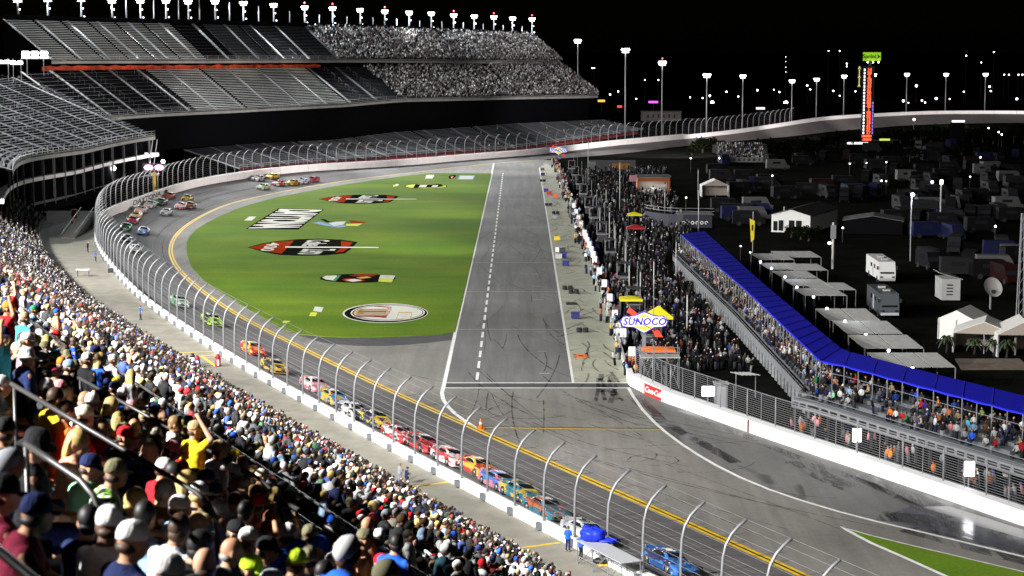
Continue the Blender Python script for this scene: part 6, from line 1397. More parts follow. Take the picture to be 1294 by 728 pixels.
q = MB(); q.loft([[tuple(sp(s0_ - .05, .1, 1.5)), tuple(sp(s0_ - .05, .1, 1.55)), tuple(sp(s0_ - .05, 1.55, 1.55)), tuple(sp(s0_ - .05, 1.55, 1.5))], [tuple(sp(s0_ - 6.25, .1, 1.5)), tuple(sp(s0_ - 6.25, .1, 1.55)), tuple(sp(s0_ - 6.25, 1.55, 1.55)), tuple(sp(s0_ - 6.25, 1.55, 1.5))]]); q.build('deck', mat('deck_aluminium', (.42, .43, .45), .5, .2), t)
q = MB(); q.ell((0, 0, 0), (.8, .62, .5), 22, 14); q.ell((1.05, -.2, -.35), (.75, .42, .16), 18, 10); q.ell((-.35, .2, .12), (.45, .5, .42), 18, 10)
for i, v in enumerate(q.v): q.v[i] = tuple(Vector(v) * (1 + .16 * math.sin(9 * v[0] + 7 * v[2]) * math.cos(8 * v[1] + 4 * v[2]) + .07 * math.sin(19 * v[0] - 13 * v[1])))
b0 = sp(s0_ - .6, .7, 1.98); q.v = [tuple(Vector(v) + b0) for v in q.v]; o = q.build('tarpaulin', mat('blue_tarpaulin', (.01, .03, .6), .45), None, True); tag(o, 'crumpled bright blue tarpaulin lying on the frame platform', 'tarpaulin')
p = at(765, 713, 2.6); t = thing('kit_bag', 'black bag with yellow trim lying on the walkway below the platform', 'bag', p); q = MB(); q.ell((p[0], p[1], p[2] + .22), (.85, .45, .26), 14, 8); q.build('body', M_BLACK, t, True); q = MB(); q.box((p[0] - .2, p[1] - .42, p[2] + .06), (.7, .12, .1), -.1); q.build('trim', M_LINEY, t)
p = at(105, 349, 2.6); t = thing('folding_table', 'small white topped table at the edge of the far walkway', 'table', p); q = MB(); q.box((p[0], p[1], p[2] + .95), (1.9, .9, .08)); q.build('top', M_WHITE, t)
for sx in (-.8, .8): q = MB(); q.box((p[0] + sx, p[1], p[2] + .45), (.06, .7, .9)); q.build('leg', M_GALV, t)
p = at(141, 344.5, 2.6); t = thing('kit_box', 'small black box on the walkway against the wall at the bend', 'box', p); q = MB(); q.box((p[0], p[1], p[2] + .3), (.9, .7, .6)); q.build('body', M_BLACK, t); q = MB(); q.box((p[0], p[1], p[2] + .63), (.94, .74, .06)); q.build('lid', M_DKSTEEL, t)
# ramp stairs on the far end of the walkway
p = at(98, 296, 2.6); t = thing('stair_ramp', 'pale stair ramp with dark side rails at the far end of the walkway', 'ramp', p)
for dx in (-1.0, 1.3): q = MB(); q.tube([(p[0] + dx - 2.2, p[1] + 18, p[2] + 3.2), (p[0] + dx, p[1] - 8, p[2] + .9)], .09, 5); q.build('side_rail', M_DKSTEEL, t)
q = MB(); q.loft([[(p[0] - 1 - 2.2, p[1] + 18, p[2] + 2.2), (p[0] + 1.3 - 2.2, p[1] + 18, p[2] + 2.2), (p[0] + 1.3 - 2.2, p[1] + 18, p[2]), (p[0] - 1 - 2.2, p[1] + 18, p[2])], [(p[0] - 1, p[1] - 8, p[2] + .2), (p[0] + 1.3, p[1] - 8, p[2] + .2), (p[0] + 1.3, p[1] - 8, p[2]), (p[0] - 1, p[1] - 8, p[2])]]); q.build('ramp_deck', CONC, t)
q = MB(); q.box((p[0] - 3.6, p[1] + 14, p[2] + 1.6), (1.0, .4, 3.2)); q.build('red_white_post', mat('sign_pale_red', (.5, .2, .18), .6, noise=(1.2, .7)), t)
# ---------------------------------------------------------------- infield buildings, tents and vehicles
def gable(nm, lab, cat, px, py, w, L, hw, hr, wall_m, roof_m, yaw=0, doors=(), cz=0):
    p = at(px, py); t = thing(nm, lab, cat, p); t.rotation_euler = (0, 0, yaw)
    q = MB(); a, l = w / 2, L
    q.add([(-a, 0, 0), (a, 0, 0), (a, 0, hw), (0, 0, hr), (-a, 0, hw), (-a, l, 0), (a, l, 0), (a, l, hw), (0, l, hr), (-a, l, hw)], [(0, 1, 2, 3, 4), (6, 5, 9, 8, 7), (1, 6, 7, 2), (5, 0, 4, 9)]); local('wall', q, wall_m, t)
    for s in (-1, 1): q = MB(); q.loft([[(0, -.3, hr + .02), (s * (a + .25), -.3, hw - .12), (s * (a + .25), -.3, hw - .02), (0, -.3, hr + .12)], [(0, l + .3, hr + .02), (s * (a + .25), l + .3, hw - .12), (s * (a + .25), l + .3, hw - .02), (0, l + .3, hr + .12)]]); local('roof', q, roof_m, t)
    for x, z, w_, h_, m, nm2 in doors: q = MB(); q.box((x, -.03, z), (w_, .1, h_)); local(nm2, q, m, t)
    return t
M_DROOF = mat('dark_roof', (.03, .03, .033), .6); M_INT = mat('tent_lining', (.3, .26, .22), .8)
t = gable('hall_building', 'white fronted hall with a dark arched roof in the dark infield', 'building', 999, 294, 7.6, 20, 3.4, 4.4, mat('hall_white', (.6, .6, .58), .7, noise=(1, .08)), M_DROOF, -.42, [(-1.9, 1.3, .9, 2.0, M_GLASS, 'window'), (.2, 1.4, 1.1, 1.9, M_GLASS, 'door'), (1.6, 1.4, 1.1, 1.9, M_GLASS, 'window'), (-3.0, 1.2, .8, 1.8, M_GLASS, 'window')])
q = MB(); q.tube([(-1.5, .5, 4.0), (-1.5, .5, 4.9)], .12, 6); local('chimney', q, M_FASC, t)
gable('storage_shed', 'low grey shed with a pale roof right of the white fronted hall', 'building', 1103, 296, 11, 8, 2.6, 3.4, M_DARK, mat('shed_roof', (.09, .09, .095), .6), -.2)
def marquee(lab, px, py, w, L, hw, hr, yaw, sides):
    p = at(px, py); t = thing('marquee_tent', lab, 'tent', p, 'white tents in the infield'); t.rotation_euler = (0, 0, yaw); a = w / 2
    for s in (-1, 1):
        q = MB(); q.loft([[(0, 0, hr), (s * a, 0, hw), (s * a, 0, hw + .08), (0, 0, hr + .08)], [(0, L, hr), (s * a, L, hw), (s * a, L, hw + .08), (0, L, hr + .08)]]); local('roof', q, M_TENT, t)
        q = MB(); q.box((s * a, L / 2, hw / 2), (.05, L, hw)); local('side_curtain', q, M_TENT, t)
    q = MB(); q.add([(-a, .02, hw), (a, .02, hw), (0, .02, hr)], [(0, 1, 2)]); local('gable_panel', q, M_INT if sides else M_TENT, t)
    q = MB(); q.box((0, L, hw / 2), (w, .05, hw)); local('back_curtain', q, M_INT, t)
    for x in (-a + .1, 0, a - .1): q = MB(); q.box((x, 0, hw / 2), (.12, .12, hw)); local('pole', q, M_GALV, t)
    if not sides: q = MB(); q.box((0, .03, hw / 2), (w * .98, .05, hw)); local('front_curtain', q, M_TENT, t)
    return t
t = marquee('large white open fronted tent with palms in the right infield', 1243, 447, 7.2, 6, 2.3, 3.7, -.28, True); marquee('small closed white tent behind the large open one', 1208, 430, 4.6, 6, 2.5, 3.6, -.5, False); marquee('white tent cut off by the right edge of the frame', 1296, 452, 6.5, 6, 2.6, 4.2, -.1, True)
marquee('white canopy tent in the far middle of the infield', 904, 249, 6.4, 5, 2.6, 4.0, 0, True)
p = at(1247, 432); point((p[0], p[1] + 1.0, 2.0), 260, .3, (1, .85, .65))
p = at(1247, 455); q = MB(); q.poly([(p[0] - 4.5, p[1] - 7, .012), (p[0] + 3.5, p[1] - 7, .012), (p[0] + 4, p[1] + 1, .012), (p[0] - 3.5, p[1] + 1, .012)]); struct('patio', q, mat('patio_slab', (.16, .13, .1), .8, noise=(1.5, .3)))
LEAF = mat('palm_leaf', (.02, .035, .012), .7); BARK = mat('bark', (.035, .025, .018), .9)
def palm(px, py, h, lab):
    p = at(px, py); t = thing('palm_tree', lab, 'palm', p, 'palms by the white tents'); q = MB(); q.tube([(0, 0, 0), (.1, 0, h * .6), (.05, 0, h)], .14, 7, 0, .09); local('trunk', q, BARK, t, (0, 0, 0), True)
    for k in range(14):
        a = k * 2.4; el = .9 - .07 * k; q = MB(); pts = []
        for j in range(6): r = .26 * j; pts.append(Vector((math.cos(a) * r * math.cos(el), math.sin(a) * r * math.cos(el), h + r * math.sin(el) - .16 * j * j * .32)))
        vs2 = []
        for j, c in enumerate(pts): s_ = Vector((-math.sin(a), math.cos(a), 0)) * (.17 * math.sin(PI * (j + .6) / 6.2)); vs2 += [c + s_ + Vector((0, 0, -.04)), c + Vector((0, 0, .03)), c - s_ + Vector((0, 0, -.04))]
        q.add(vs2, [(3 * j + m, 3 * j + m + 1, 3 * j + m + 4, 3 * j + m + 3) for j in range(5) for m in (0, 1)]); local('frond', q, LEAF, t)
for x, y, h, l in [(1231, 448, 1.7, 'potted palm at the left of the large open tent'), (1256, 450, 1.8, 'potted palm in the middle of the large open tent'), (1272, 452, 1.9, 'potted palm at the right of the large open tent'), (1196, 446, 1.9, 'dark palm left of the large open tent')]: palm(x, y, h, l)
# pent-roofed white hospitality awnings behind the blue canopy
M_AWN = mat('awning_canvas', (.3, .3, .29), .8, noise=(1.5, .15))
AW = [(975, 321, 5.4, 0), (1005, 318, 6.5, 1), (988, 333, 5.6, 2), (1017, 334, 5.2, 3), (1003, 343, 5.2, 4), (1018, 353, 5.4, 5), (1047, 358, 5.8, 6), (1035, 365, 5.8, 7), (1070, 395, 6.4, 8), (1095, 411, 6.6, 9), (1118, 429, 6.8, 10), (1150, 452, 7.6, 11)]
AL = ['leftmost of the pale awnings behind the blue canopy', 'rearmost wide awning of the far group', 'second awning from the left in the far group', 'right awning in the second step of the far group', 'third step awning of the far group', 'left awning of the fourth step in the far group', 'right awning of the fourth step in the far group', 'nearest awning of the far group', 'farthest awning of the near group of four', 'second awning of the near group of four', 'third awning of the near group of four', 'largest and nearest pale awning behind the blue canopy']
for x, y, w, k in AW:
    p = Vector(at(x, y, 3.1)); t = thing('awning', 'pale pent roofed ' + AL[k] if 'pale' not in AL[k] else AL[k], 'awning', (p.x, p.y, 0), 'pale awnings behind the blue canopy'); a = w / 2; dp = 2.3 if k < 8 else 3.0; ze = 3.0 if k < 8 else 3.35
    nP = max(2, int(w / 2.4))
    for j in range(nP):
        x0, x1 = p.x - a + w * j / nP, p.x - a + w * (j + 1) / nP - .14
        q = MB(); q.loft([[(x0 + .8, p.y - dp / 2, 2.3), (x1 + .8, p.y - dp / 2, 2.3), (x1 + .8, p.y - dp / 2, 2.36), (x0 + .8, p.y - dp / 2, 2.36)], [(x0 - .5, p.y + dp / 2, ze), (x1 - .5, p.y + dp / 2, ze), (x1 - .5, p.y + dp / 2, ze + .06), (x0 - .5, p.y + dp / 2, ze + .06)]]); q.build('roof_panel', M_AWN, t)
    for sx, sy, zz in ((-1, -1, 2.3), (1, -1, 2.3), (-1, 1, ze), (1, 1, ze)): q = MB(); q.box((p.x + sx * (a - .1) + (.8 if sy < 0 else -.5), p.y + sy * (dp / 2 - .08), zz / 2), (.1, .1, zz)); q.build('post', M_GALV, t)
for k, (x, y) in enumerate([(961, 331), (975, 339), (992, 350), (1007, 363), (1028, 375), (1045, 390), (1068, 406), (1094, 423), (1123, 443), (1153, 465)]):
    p = at(x, y, 3.4); t = thing('bulb_lamp', 'small bright bulb lamp on a post in front of a pale awning', 'lamp', (p[0], p[1], 0), 'bulb lamps along the awnings'); q = MB(); q.ell(p, (.17, .17, .2), 8, 6); q.build('bulb', M_LAMPB, t, True); q = MB(); q.tube([(p[0], p[1], 0), (p[0], p[1], p[2] - .15)], .04, 5); q.build('post', M_DKSTEEL, t); q = MB(); q.tube([(p[0], p[1], p[2] + .16), (p[0], p[1], p[2] + .34)], .12, 6, 0, .03); q.build('cap', M_DKSTEEL, t)
    if k % 2 == 0: point((p[0] + 1.5, p[1] + .5, 4.6), 90, .25, (.85, .92, 1))
# motorhomes
def motorhome(px, py, L, m, m2, lab, yaw=0):
    p = at(px, py); t = thing('motorhome', lab, 'motorhome', p, 'motorhomes in the infield'); t.rotation_euler = (0, 0, yaw)
    prof = [(0, .5), (-.12, .9), (-.1, 1.5), (.35, 2.7), (.5, 3.2), (L, 3.3), (L, .5)]
    q = MB(); q.loft([[(-1.25, y, z) for y, z in prof], [(1.25, y, z) for y, z in prof]]); local('body', q, m, t)
    q = MB(); q.loft([[(-1.05, -.13, 1.45), (1.05, -.13, 1.45), (1.05, .33, 2.55), (-1.05, .33, 2.55)], [(-1.05, 0, 1.45), (1.05, 0, 1.45), (1.05, .45, 2.55), (-1.05, .45, 2.55)]]); local('windshield', q, M_GLASS, t)
    for y in (1.2, 3.6, 6.4): q = MB(); q.box((-1.26, y, 2.2), (.05, 1.0, .6)); local('window', q, M_GLASS, t)
    q = MB(); q.box((-1.26, 5.0, 1.6), (.05, .7, 1.9)); local('door', q, m2, t)
    q = MB(); q.box((0, -.1, .55), (2.4, .2, .35)); local('bumper', q, m2, t)
    for s in (-1, 1):
        q = MB(); q.box((s * .9, -.14, .95), (.4, .06, .22)); local('headlight', q, M_GLASS, t)
        for y in (1.6, L - 2.5): q = MB(); q.tube([(s * 1.0, y, .5), (s * 1.28, y, .5)], .5, 12); local('wheel', q, M_RUBBER, t)
        q = MB(); q.box((s * 1.45, .1, 2.3), (.25, .1, .5)); local('mirror', q, M_DKSTEEL, t)
    for y in (2.5, 6.0): q = MB(); q.box((0, y, 3.42), (.9, .8, .25)); local('roof_unit', q, M_FASC, t)
motorhome(1121, 358, 11, mat('rv_white', (.6, .6, .58), .5), M_FASC, 'white motorhome facing the camera in the dark infield'); motorhome(1124, 402, 10, mat('rv_dark', (.07, .08, .09), .35), mat('rv_pale', (.4, .42, .45), .5), 'dark motorhome parked in front of the white one')
# dish, mast, lamp post
p = at(1252, 391); t = thing('satellite_dish', 'large grey satellite dish in the right infield', 'satellite dish', p); c = Vector((0, 0, 2.9)); R_ = Matrix.Rotation(math.radians(62), 3, 'X') @ Matrix.Rotation(.3, 3, 'Y'); q = MB(); rings = []
for j in range(6): r = .02 + 1.4 * j / 5; rings.append([tuple(c + R_ @ Vector((r * math.cos(2 * PI * k / 22), r * math.sin(2 * PI * k / 22), .24 * r * r))) for k in range(22)])
q.loft(rings, 0, True, False); local('reflector', q, mat('dish_grey', (.32, .31, .3), .6), t, (0, 0, 0), True); q = MB(); q.tube([(0, .3, 0), (0, .3, 2.8)], .14, 7); local('mount', q, M_GALV, t); q = MB(); q.box((.1, -.5, 2.5), (.4, .3, .5)); local('receiver', q, M_DKSTEEL, t)
p = at(1201, 380); t = thing('broadcast_trailer', 'pale cabin with a louvred end left of the satellite dish', 'cabin', p); q = MB(); q.box((0, 2, 1.6), (2.6, 4.5, 3.0)); local('body', q, M_FASC, t); q = MB(); q.loft([[(-1.6, -.4, 3.9), (1.6, -.4, 3.0), (1.6, -.4, 3.08), (-1.6, -.4, 3.98)], [(-1.6, 4.4, 3.9), (1.6, 4.4, 3.0), (1.6, 4.4, 3.08), (-1.6, 4.4, 3.98)]]); local('roof', q, M_FASC, t)
for k in range(4): q = MB(); q.box((-.2, -.28, .9 + .45 * k), (.9, .05, .16)); local('louvre', q, M_DKSTEEL, t)
p = at(1288, 420); t = thing('lattice_mast', 'tall lattice mast at the right edge of the frame', 'mast', p)
for dx, dy in ((-.5, 0), (.5, 0), (0, .8)): q = MB(); q.tube([(dx, dy, 0), (dx * .35, dy * .35, 15)], .07, 5); local('leg', q, M_GALV, t)
for k in range(11): z = .5 + 1.3 * k; f = 1 - .65 * z / 15; f2 = 1 - .65 * (z + 1.3) / 15; q = MB(); q.tube([(-.5 * f, 0, z), (.5 * f2, 0, z + 1.3)], .035, 4); local('brace', q, M_GALV, t)
p = at(1150, 330); t = thing('lamp_post', 'tall lamp post with one blue white lamp in the dark infield', 'lamp post', p); d = p[1]; z = atd(1151, 246, d)[2]; q = MB(); q.tube([(0, 0, 0), (0, 0, z)], .1, 6); local('pole', q, M_GALV, t); q = MB(); q.ell((.15, -.1, z), (.34, .34, .3), 9, 6); local('lamp', q, M_LAMPB, t); q = MB(); q.box((.05, .1, z + .35), (.7, .4, .1)); local('hood', q, M_DKSTEEL, t); point((p[0], p[1] - 1.2, z - .8), 900, .3, (.8, .88, 1))
p = at(1188, 285); t = thing('utility_pole', 'pale pole standing in the dark infield right of the lamp post', 'pole', p); q = MB(); q.tube([(0, 0, 0), (0, 0, 9)], .16, 6); local('shaft', q, M_FASC, t); q = MB(); q.box((0, -.2, 8.6), (.5, .3, .9)); local('lamp', q, M_LAMPW, t)
p = at(1052, 340); t = thing('equipment_pole', 'grey pole with boxes left of the white motorhome', 'pole', p); q = MB(); q.tube([(0, 0, 0), (0, 0, 7.5)], .2, 6); local('shaft', q, M_FASC, t); q = MB(); q.box((0, -.1, 6), (.8, .5, 2.2)); local('transformer', q, M_GALV, t); q = MB(); q.ell((-.6, -.3, 4.2), (.3, .3, .22), 8, 5); local('lamp', q, M_LAMPW, t)
p = at(951, 320); t = thing('feather_flag', 'yellow feather flag on a pole beside the viewing stand', 'flag', p); z = 6.2; q = MB(); q.tube([(0, 0, 0), (0, 0, z + 1)], .06, 5); local('pole', q, M_FASC, t); q = MB(); q.loft([[(x_, y_, z_) for x_, z_ in [(-.6, z - .2), (.3, z - .6), (.2, z - 3.8), (-.3, z - 4.3)]] for y_ in (-.12, -.08)]); local('cloth', q, mat('flag_yellow', (.65, .5, .02), .7), t); q = MB(); q.box((-.1, -.14, z - 1.8), (.3, .02, 1.0)); local('emblem', q, M_BLACK, t)
# orange garage with a white car inside, billboard wall, stage, small bleacher
M_DORG = mat('timber_orange', (.25, .07, .01), .7)
p = at(826, 246); t = thing('show_garage', 'orange framed open garage with a lit white car inside', 'garage', p); w = 7.4
for nm, c, s, m in [('side_wall', (-w / 2, 3, 2), (.3, 6, 4), M_DORG), ('side_wall', (w / 2, 3, 2), (.3, 6, 4), M_DORG), ('back_wall', (0, 6, 2), (w, .2, 4), M_FASC), ('roof', (0, 3, 4.25), (w + .8, 6.8, .3), mat('slate_roof', (.035, .05, .06), .6)), ('lintel', (0, .1, 3.55), (w - .35, .2, .85), M_DORG), ('floor', (0, 2.5, .1), (w - .4, 5, .2), M_STEP)]: q = MB(); q.box(c, s); local(nm, q, m, t)
q = MB(); q.box((-w / 2 - 1.2, -.3, 3.9), (1.9, .15, 1.5), .5); local('side_sign', q, mat('pink_sign', (.6, .3, .33), .6), t)
point((p[0], p[1] + 1.6, 3.1), 420, .3, (1, .9, .8)); t2 = copy_tree([o for o in COL.objects if o.name.startswith('race_car') and o.get('label', '').startswith('white race car')][0]); t2.matrix_world = Matrix.Translation((p[0] - .2, p[1] + 2.2, .22)) @ Matrix.Rotation(PI / 2, 4, 'Z'); t2['label'] = 'white show car parked inside the orange garage'; t2['category'] = 'car'
if 'group' in t2: del t2['group']
p = at(773, 216); t = thing('billboard_wall', 'long grey wall with an orange panel beyond the infield crowd', 'billboard', p); q = MB(); q.box((0, 0, 1.5), (13.4, .3, 3.0)); local('wall', q, M_STEP, t); q = MB(); q.box((2.6, -.17, 1.3), (5.0, .06, 1.5)); local('orange_panel', q, mat('dull_orange', (.4, .16, .02), .7), t); q = MB(); q.box((-5.6, -.17, 1.4), (2.2, .06, 2.4)); local('pale_panel', q, mat('pale_panel', (.25, .25, .27), .7), t)
p = at(857, 288); t = thing('raised_platform', 'dark curved raised platform with white ring marks on its front', 'platform', p); q = MB(); q.loft([[(-6 + i * 1.4, 9 * (1 - i / 5.) ** 2 if i < 5 else 0, z) for i in range(10)] for z in (0, 2.6)], 0, False, False); local('front_panel', q, mat('platform_navy', (.015, .015, .03), .5), t)
for k in range(6):
    q = MB(); x = 1.0 + .9 * k; q.loft([[(x + r * math.cos(a_), -.06, 1.0 + r * math.sin(a_)) for a_ in [j * PI / 6 for j in range(10 if k % 2 else 12)]] for r in (.34, .2)], 0, k % 2 == 0, False); local('ring_mark', q, M_WHITE, t)
for z in (3.2, 3.8): q = MB(); q.tube([(-6, 9, z), (-3, 3, z), (0, .5, z), (7, 0, z)], .05, 4); local('railing', q, M_GALV, t)
q = MB(); q.box((3.5, 3, 2.5), (7, 5, .15)); local('deck', q, mat('platform_deck', (.15, .15, .15), .7), t)
p = at(940, 206); t = thing('infield_bleacher', 'small packed bleacher with a lettered band in the far infield', 'bleacher', p); it = []
for k in range(8):
    q = MB(); q.box((0, 1.0 * k, 1.6 + .5 * k), (15, .6, .12)); o = local('bench', q, M_ALUD, t)
    for j in range(24):
        if rnd.random() < .85: it.append(((p[0] - 7.2 + .6 * j, p[1] + 1.0 * k, 1.2 + .5 * k), PI + rnd.uniform(-.5, .5), 2, 1))
q = MB(); q.box((0, -.5, 1.0), (15.2, .15, 1.5)); local('front_band', q, mat('band_grey', (.22, .22, .23), .6), t)
for k in range(9): q = MB(); q.box((-6 + 1.5 * k, -.6, 1.0), (.8 - .3 * (k % 3 == 1), .05, .8)); local('letter_block', q, M_DKSTEEL, t)
for sx in (-7, -3.5, 0, 3.5, 7): q = MB(); q.box((sx, 4, 1.2), (.15, 8, 2.4)); local('support', q, M_DKSTEEL, t)
o = crowd('infield_bleacher_crowd', it); tag(o, 'spectators on the small far bleacher in the infield', 'crowd')

# ---------------------------------------------------------------- scoring tower
d = 705; sc = d / FP; P_ = lambda x, y: Vector(atd(x, y, d)); b0 = P_(1096, 176); t = thing('scoring_tower', 'tall lit orange scoring tower with a green sign on top', 'tower', (b0.x, b0.y, 0))
zt = P_(1096, 84).z; hw = 7.6 * sc
q = MB(); q.box((0, .6, zt / 2), (hw * 2, 1.1, zt)); local('shaft', q, mat('tower_black', (.006, .006, .007), .6), t)
M_OLED = mat('orange_led', (.2, .02, .01), .5, emit=(1, .1, .035), estr=2.2); M_WLED = mat('white_led', (.3, .3, .3), .5, emit=(1, 1, 1), estr=1.6); M_YLED = mat('yellow_led', (.3, .3, .05), .5, emit=(1, .85, .25), estr=1.0)
nums = [c_[4] for c_ in []] or [14, 20, 5, 78, 10, 43, 21, 99, 22, 24, 88, 48, 1, 95, 55, 13, 18, 41, 27, 17]
for k in range(20):
    z = zt - 1.2 - (zt - 3.6) * k / 20
    q = MB(); q.box((-hw * .68, -.02, z), (.55, .1, .8)); local('place_block', q, M_WLED, t)
    o = bpy.data.objects.new('car_number', text_mesh(str(nums[k]), 1.5, .04, M_OLED, 0, .07)); COL.objects.link(o); o.parent = t; o.location = (hw * .12, -.02, z); o.rotation_euler = (PI / 2, 0, 0)
    if k > 9: q = MB(); q.box((hw * .78, -.02, z), (.45, .1, .9)); local('side_block', q, mat('violet_led', (.1, .05, .3), .5, emit=(.3, .25, .9), estr=.9), t)
for k in range(2): q = MB(); q.box((-.3, -.02, 2.4 - 1.2 * k), (3.4, .1, .8)); local('lower_block', q, M_OLED, t)
gz = P_(1102, 71.5).z; gx = P_(1102, 71.5).x - b0.x; q = MB(); q.box((gx, .3, gz), (22 * sc, .8, 10.5 * sc)); local('green_sign', q, mat('green_sign', (.2, .42, .01), .5, emit=(.3, .62, .015), estr=.75), t)
o = bpy.data.objects.new('lettering', text_mesh('Sprint', 2.0, .03, M_BLACK, 0, .05)); COL.objects.link(o); o.parent = t; o.location = (gx - .9, -.16, gz); o.rotation_euler = (PI / 2, 0, 0)
q = MB(); q.loft([[(gx + 1.7, -.16, gz + .9), (gx + 2.9, -.16, gz), (gx + 1.7, -.16, gz - .9), (gx + 2.1, -.16, gz)], [(gx + 1.7, -.1, gz + .9), (gx + 2.9, -.1, gz), (gx + 1.7, -.1, gz - .9), (gx + 2.1, -.1, gz)]]); local('arrow_mark', q, M_BLACK, t)
q = MB(); q.box((gx * .4, .6, (zt + gz) / 2), (.8, .6, gz - zt)); local('sign_post', q, M_DKSTEEL, t)
for k in range(3): q = MB(); q.ell((gx - 1.6 + 1.9 * k, -.6, zt + 1.5), (.26, .26, .26), 7, 5); local('sign_lamp', q, M_LAMP, t)
yz0, yz1 = P_(1086, 84).z, P_(1086, 110).z
for k in range(7): o = bpy.data.objects.new('yellow_mark', text_mesh('A', 1.3, .04, M_YLED, 0, .03) if k % 3 == 0 else text_mesh('I', 1.2, .04, M_YLED, 0, .06)); COL.objects.link(o); o.parent = t; o.location = (P_(1086, 90).x - b0.x, -.02, yz0 + (yz1 - yz0) * (k + .5) / 7); o.rotation_euler = (PI / 2, 0, 0)
q = MB(); q.box((P_(1086, 97).x - b0.x, .35, (yz0 + yz1) / 2), (1.5, .5, yz0 - yz1 + .6)); local('side_panel', q, MATS['tower_black'], t)
for x, w_, y, lab, m in [(1080, 34, 181, 'long lit white counter at the foot of the scoring tower', M_WLED), (1118, 13, 176.5, 'lit yellow kiosk right of the scoring tower', mat('kiosk_glow', (.4, .4, .05), .5, emit=(.8, .95, .15), estr=.8)), (1211, 16, 153.3, 'lit white roof strip in the dark trees below the far turn', M_WLED)]:
    p = atd(x, y, 680); tt = thing('lit_kiosk', lab, 'kiosk', (p[0], p[1], 0)); q = MB(); q.box((0, 0, p[2]), (w_ * .27, .5, .7)); local('lit_panel', q, m, tt); q = MB(); q.box((0, 1.5, max(p[2] - .5, .4) / 2), (w_ * .27, 2.4, max(p[2] - .5, .4))); local('body', q, M_DARK, tt)

# ---------------------------------------------------------------- trees, parked vehicles, distant lamps
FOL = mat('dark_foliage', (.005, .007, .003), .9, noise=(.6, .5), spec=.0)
def tree_proto(seed, h, r):
    g_ = random.Random(seed); t = thing('infield_tree', 'dark tree in the infield', 'tree', (0, 0, 0), 'dark trees in the infield')
    q = MB(); q.tube([(0, 0, 0), (.1, .05, h * .35), (.05, 0, h * .7)], .28, 7, 0, .12)
    for k in range(5): a = k * 1.26; q.tube([(0, 0, h * .35), (math.cos(a) * r * .5, math.sin(a) * r * .5, h * .62)], .11, 5, 0, .04)
    local('trunk', q, BARK, t)
    q = MB(); cl = [(g_.gauss(0, r * .42), g_.gauss(0, r * .42), h * g_.uniform(.5, .95)) for _ in range(16)]
    for k in range(520):
        c = cl[k % 16]; v = Vector((g_.gauss(0, 1), g_.gauss(0, 1), g_.gauss(0, .8))).normalized() * (r * .34 * g_.uniform(.4, 1.05)); p = Vector(c) + v; a, b = Vector((g_.gauss(0, 1), g_.gauss(0, 1), g_.gauss(0, 1))).normalized(), Vector((g_.gauss(0, 1), g_.gauss(0, 1), g_.gauss(0, 1))).normalized(); l = g_.uniform(.22, .5)
        q.add([p - a * l, p + b * l * .7, p + a * l, p - b * l * .7], [(0, 1, 2, 3)])
    local('crown', q, FOL, t); return t
protos = [tree_proto(1, 3.4, 2.7), tree_proto(2, 2.9, 2.5), tree_proto(3, 4.0, 3.2)]
TR = [(945, 200), (957, 202), (968, 198), (977, 201), (985, 196), (1005, 198), (1022, 192), (1040, 189), (1128, 181), (1142, 177), (1156, 176), (1170, 174), (1182, 172), (1194, 170), (1207, 172), (1219, 171), (1231, 174), (1244, 176), (1257, 172), (1270, 176), (1283, 174), (1294, 178), (1000, 300), (1012, 303), (1022, 305), (874, 196), (888, 193), (902, 191), (916, 193), (1064, 186), (1215, 196), (1250, 200), (1150, 205)] + [(1040 + 14 * k_, 186 - .55 * k_ * (k_ < 8) + (k_ % 3)) for k_ in range(0, 4)] + [(1112 + 13 * k_, 180 + (k_ % 3) - .5 * k_ * (k_ < 8)) for k_ in range(15)] + [(990, 203), (1014, 199), (1031, 195)]
used_p = set()
for k, (x, y) in enumerate(TR):
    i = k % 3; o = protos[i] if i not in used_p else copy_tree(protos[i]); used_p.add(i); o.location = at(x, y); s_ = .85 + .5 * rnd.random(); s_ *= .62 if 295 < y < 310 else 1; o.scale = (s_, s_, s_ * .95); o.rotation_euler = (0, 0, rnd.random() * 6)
    o['label'] = 'dark shrubby tree in front of the white fronted hall' if 295 < y < 310 else 'dark tree against the far turn' if y < 182 else 'dark tree near the start of the far turn' if x < 1045 else 'dark tree in the unlit right infield'
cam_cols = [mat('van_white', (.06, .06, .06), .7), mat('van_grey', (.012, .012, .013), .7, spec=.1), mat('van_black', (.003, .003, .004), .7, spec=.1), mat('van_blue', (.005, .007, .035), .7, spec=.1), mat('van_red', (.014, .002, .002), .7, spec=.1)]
def camper(m):
    t = thing('camper_van', 'parked camper', 'camper', (0, 0, 0), 'campers parked in the unlit infield'); prof = [(-3.2, .45), (-3.25, 1.2), (-2.6, 1.4), (-2.2, 2.2), (-1.8, 2.9), (3.2, 2.95), (3.25, .45)]
    q = MB(); q.loft([[(-1.1, y, z) for y, z in prof], [(1.1, y, z) for y, z in prof]]); local('body', q, m, t)
    q = MB(); q.loft([[(-.95, -2.63, 1.42), (.95, -2.63, 1.42), (.95, -2.25, 2.1), (-.95, -2.25, 2.1)], [(-.95, -2.5, 1.42), (.95, -2.5, 1.42), (.95, -2.1, 2.1), (-.95, -2.1, 2.1)]]); local('windshield', q, M_GLASS, t)
    for s in (-1, 1):
        q = MB(); q.box((s * 1.11, .5, 2.0), (.04, 2.2, .6)); local('side_window', q, M_GLASS, t)
        for y in (-2.0, 2.0): q = MB(); q.tube([(s * .9, y, .42), (s * 1.13, y, .42)], .42, 10); local('wheel', q, M_RUBBER, t)
    return t
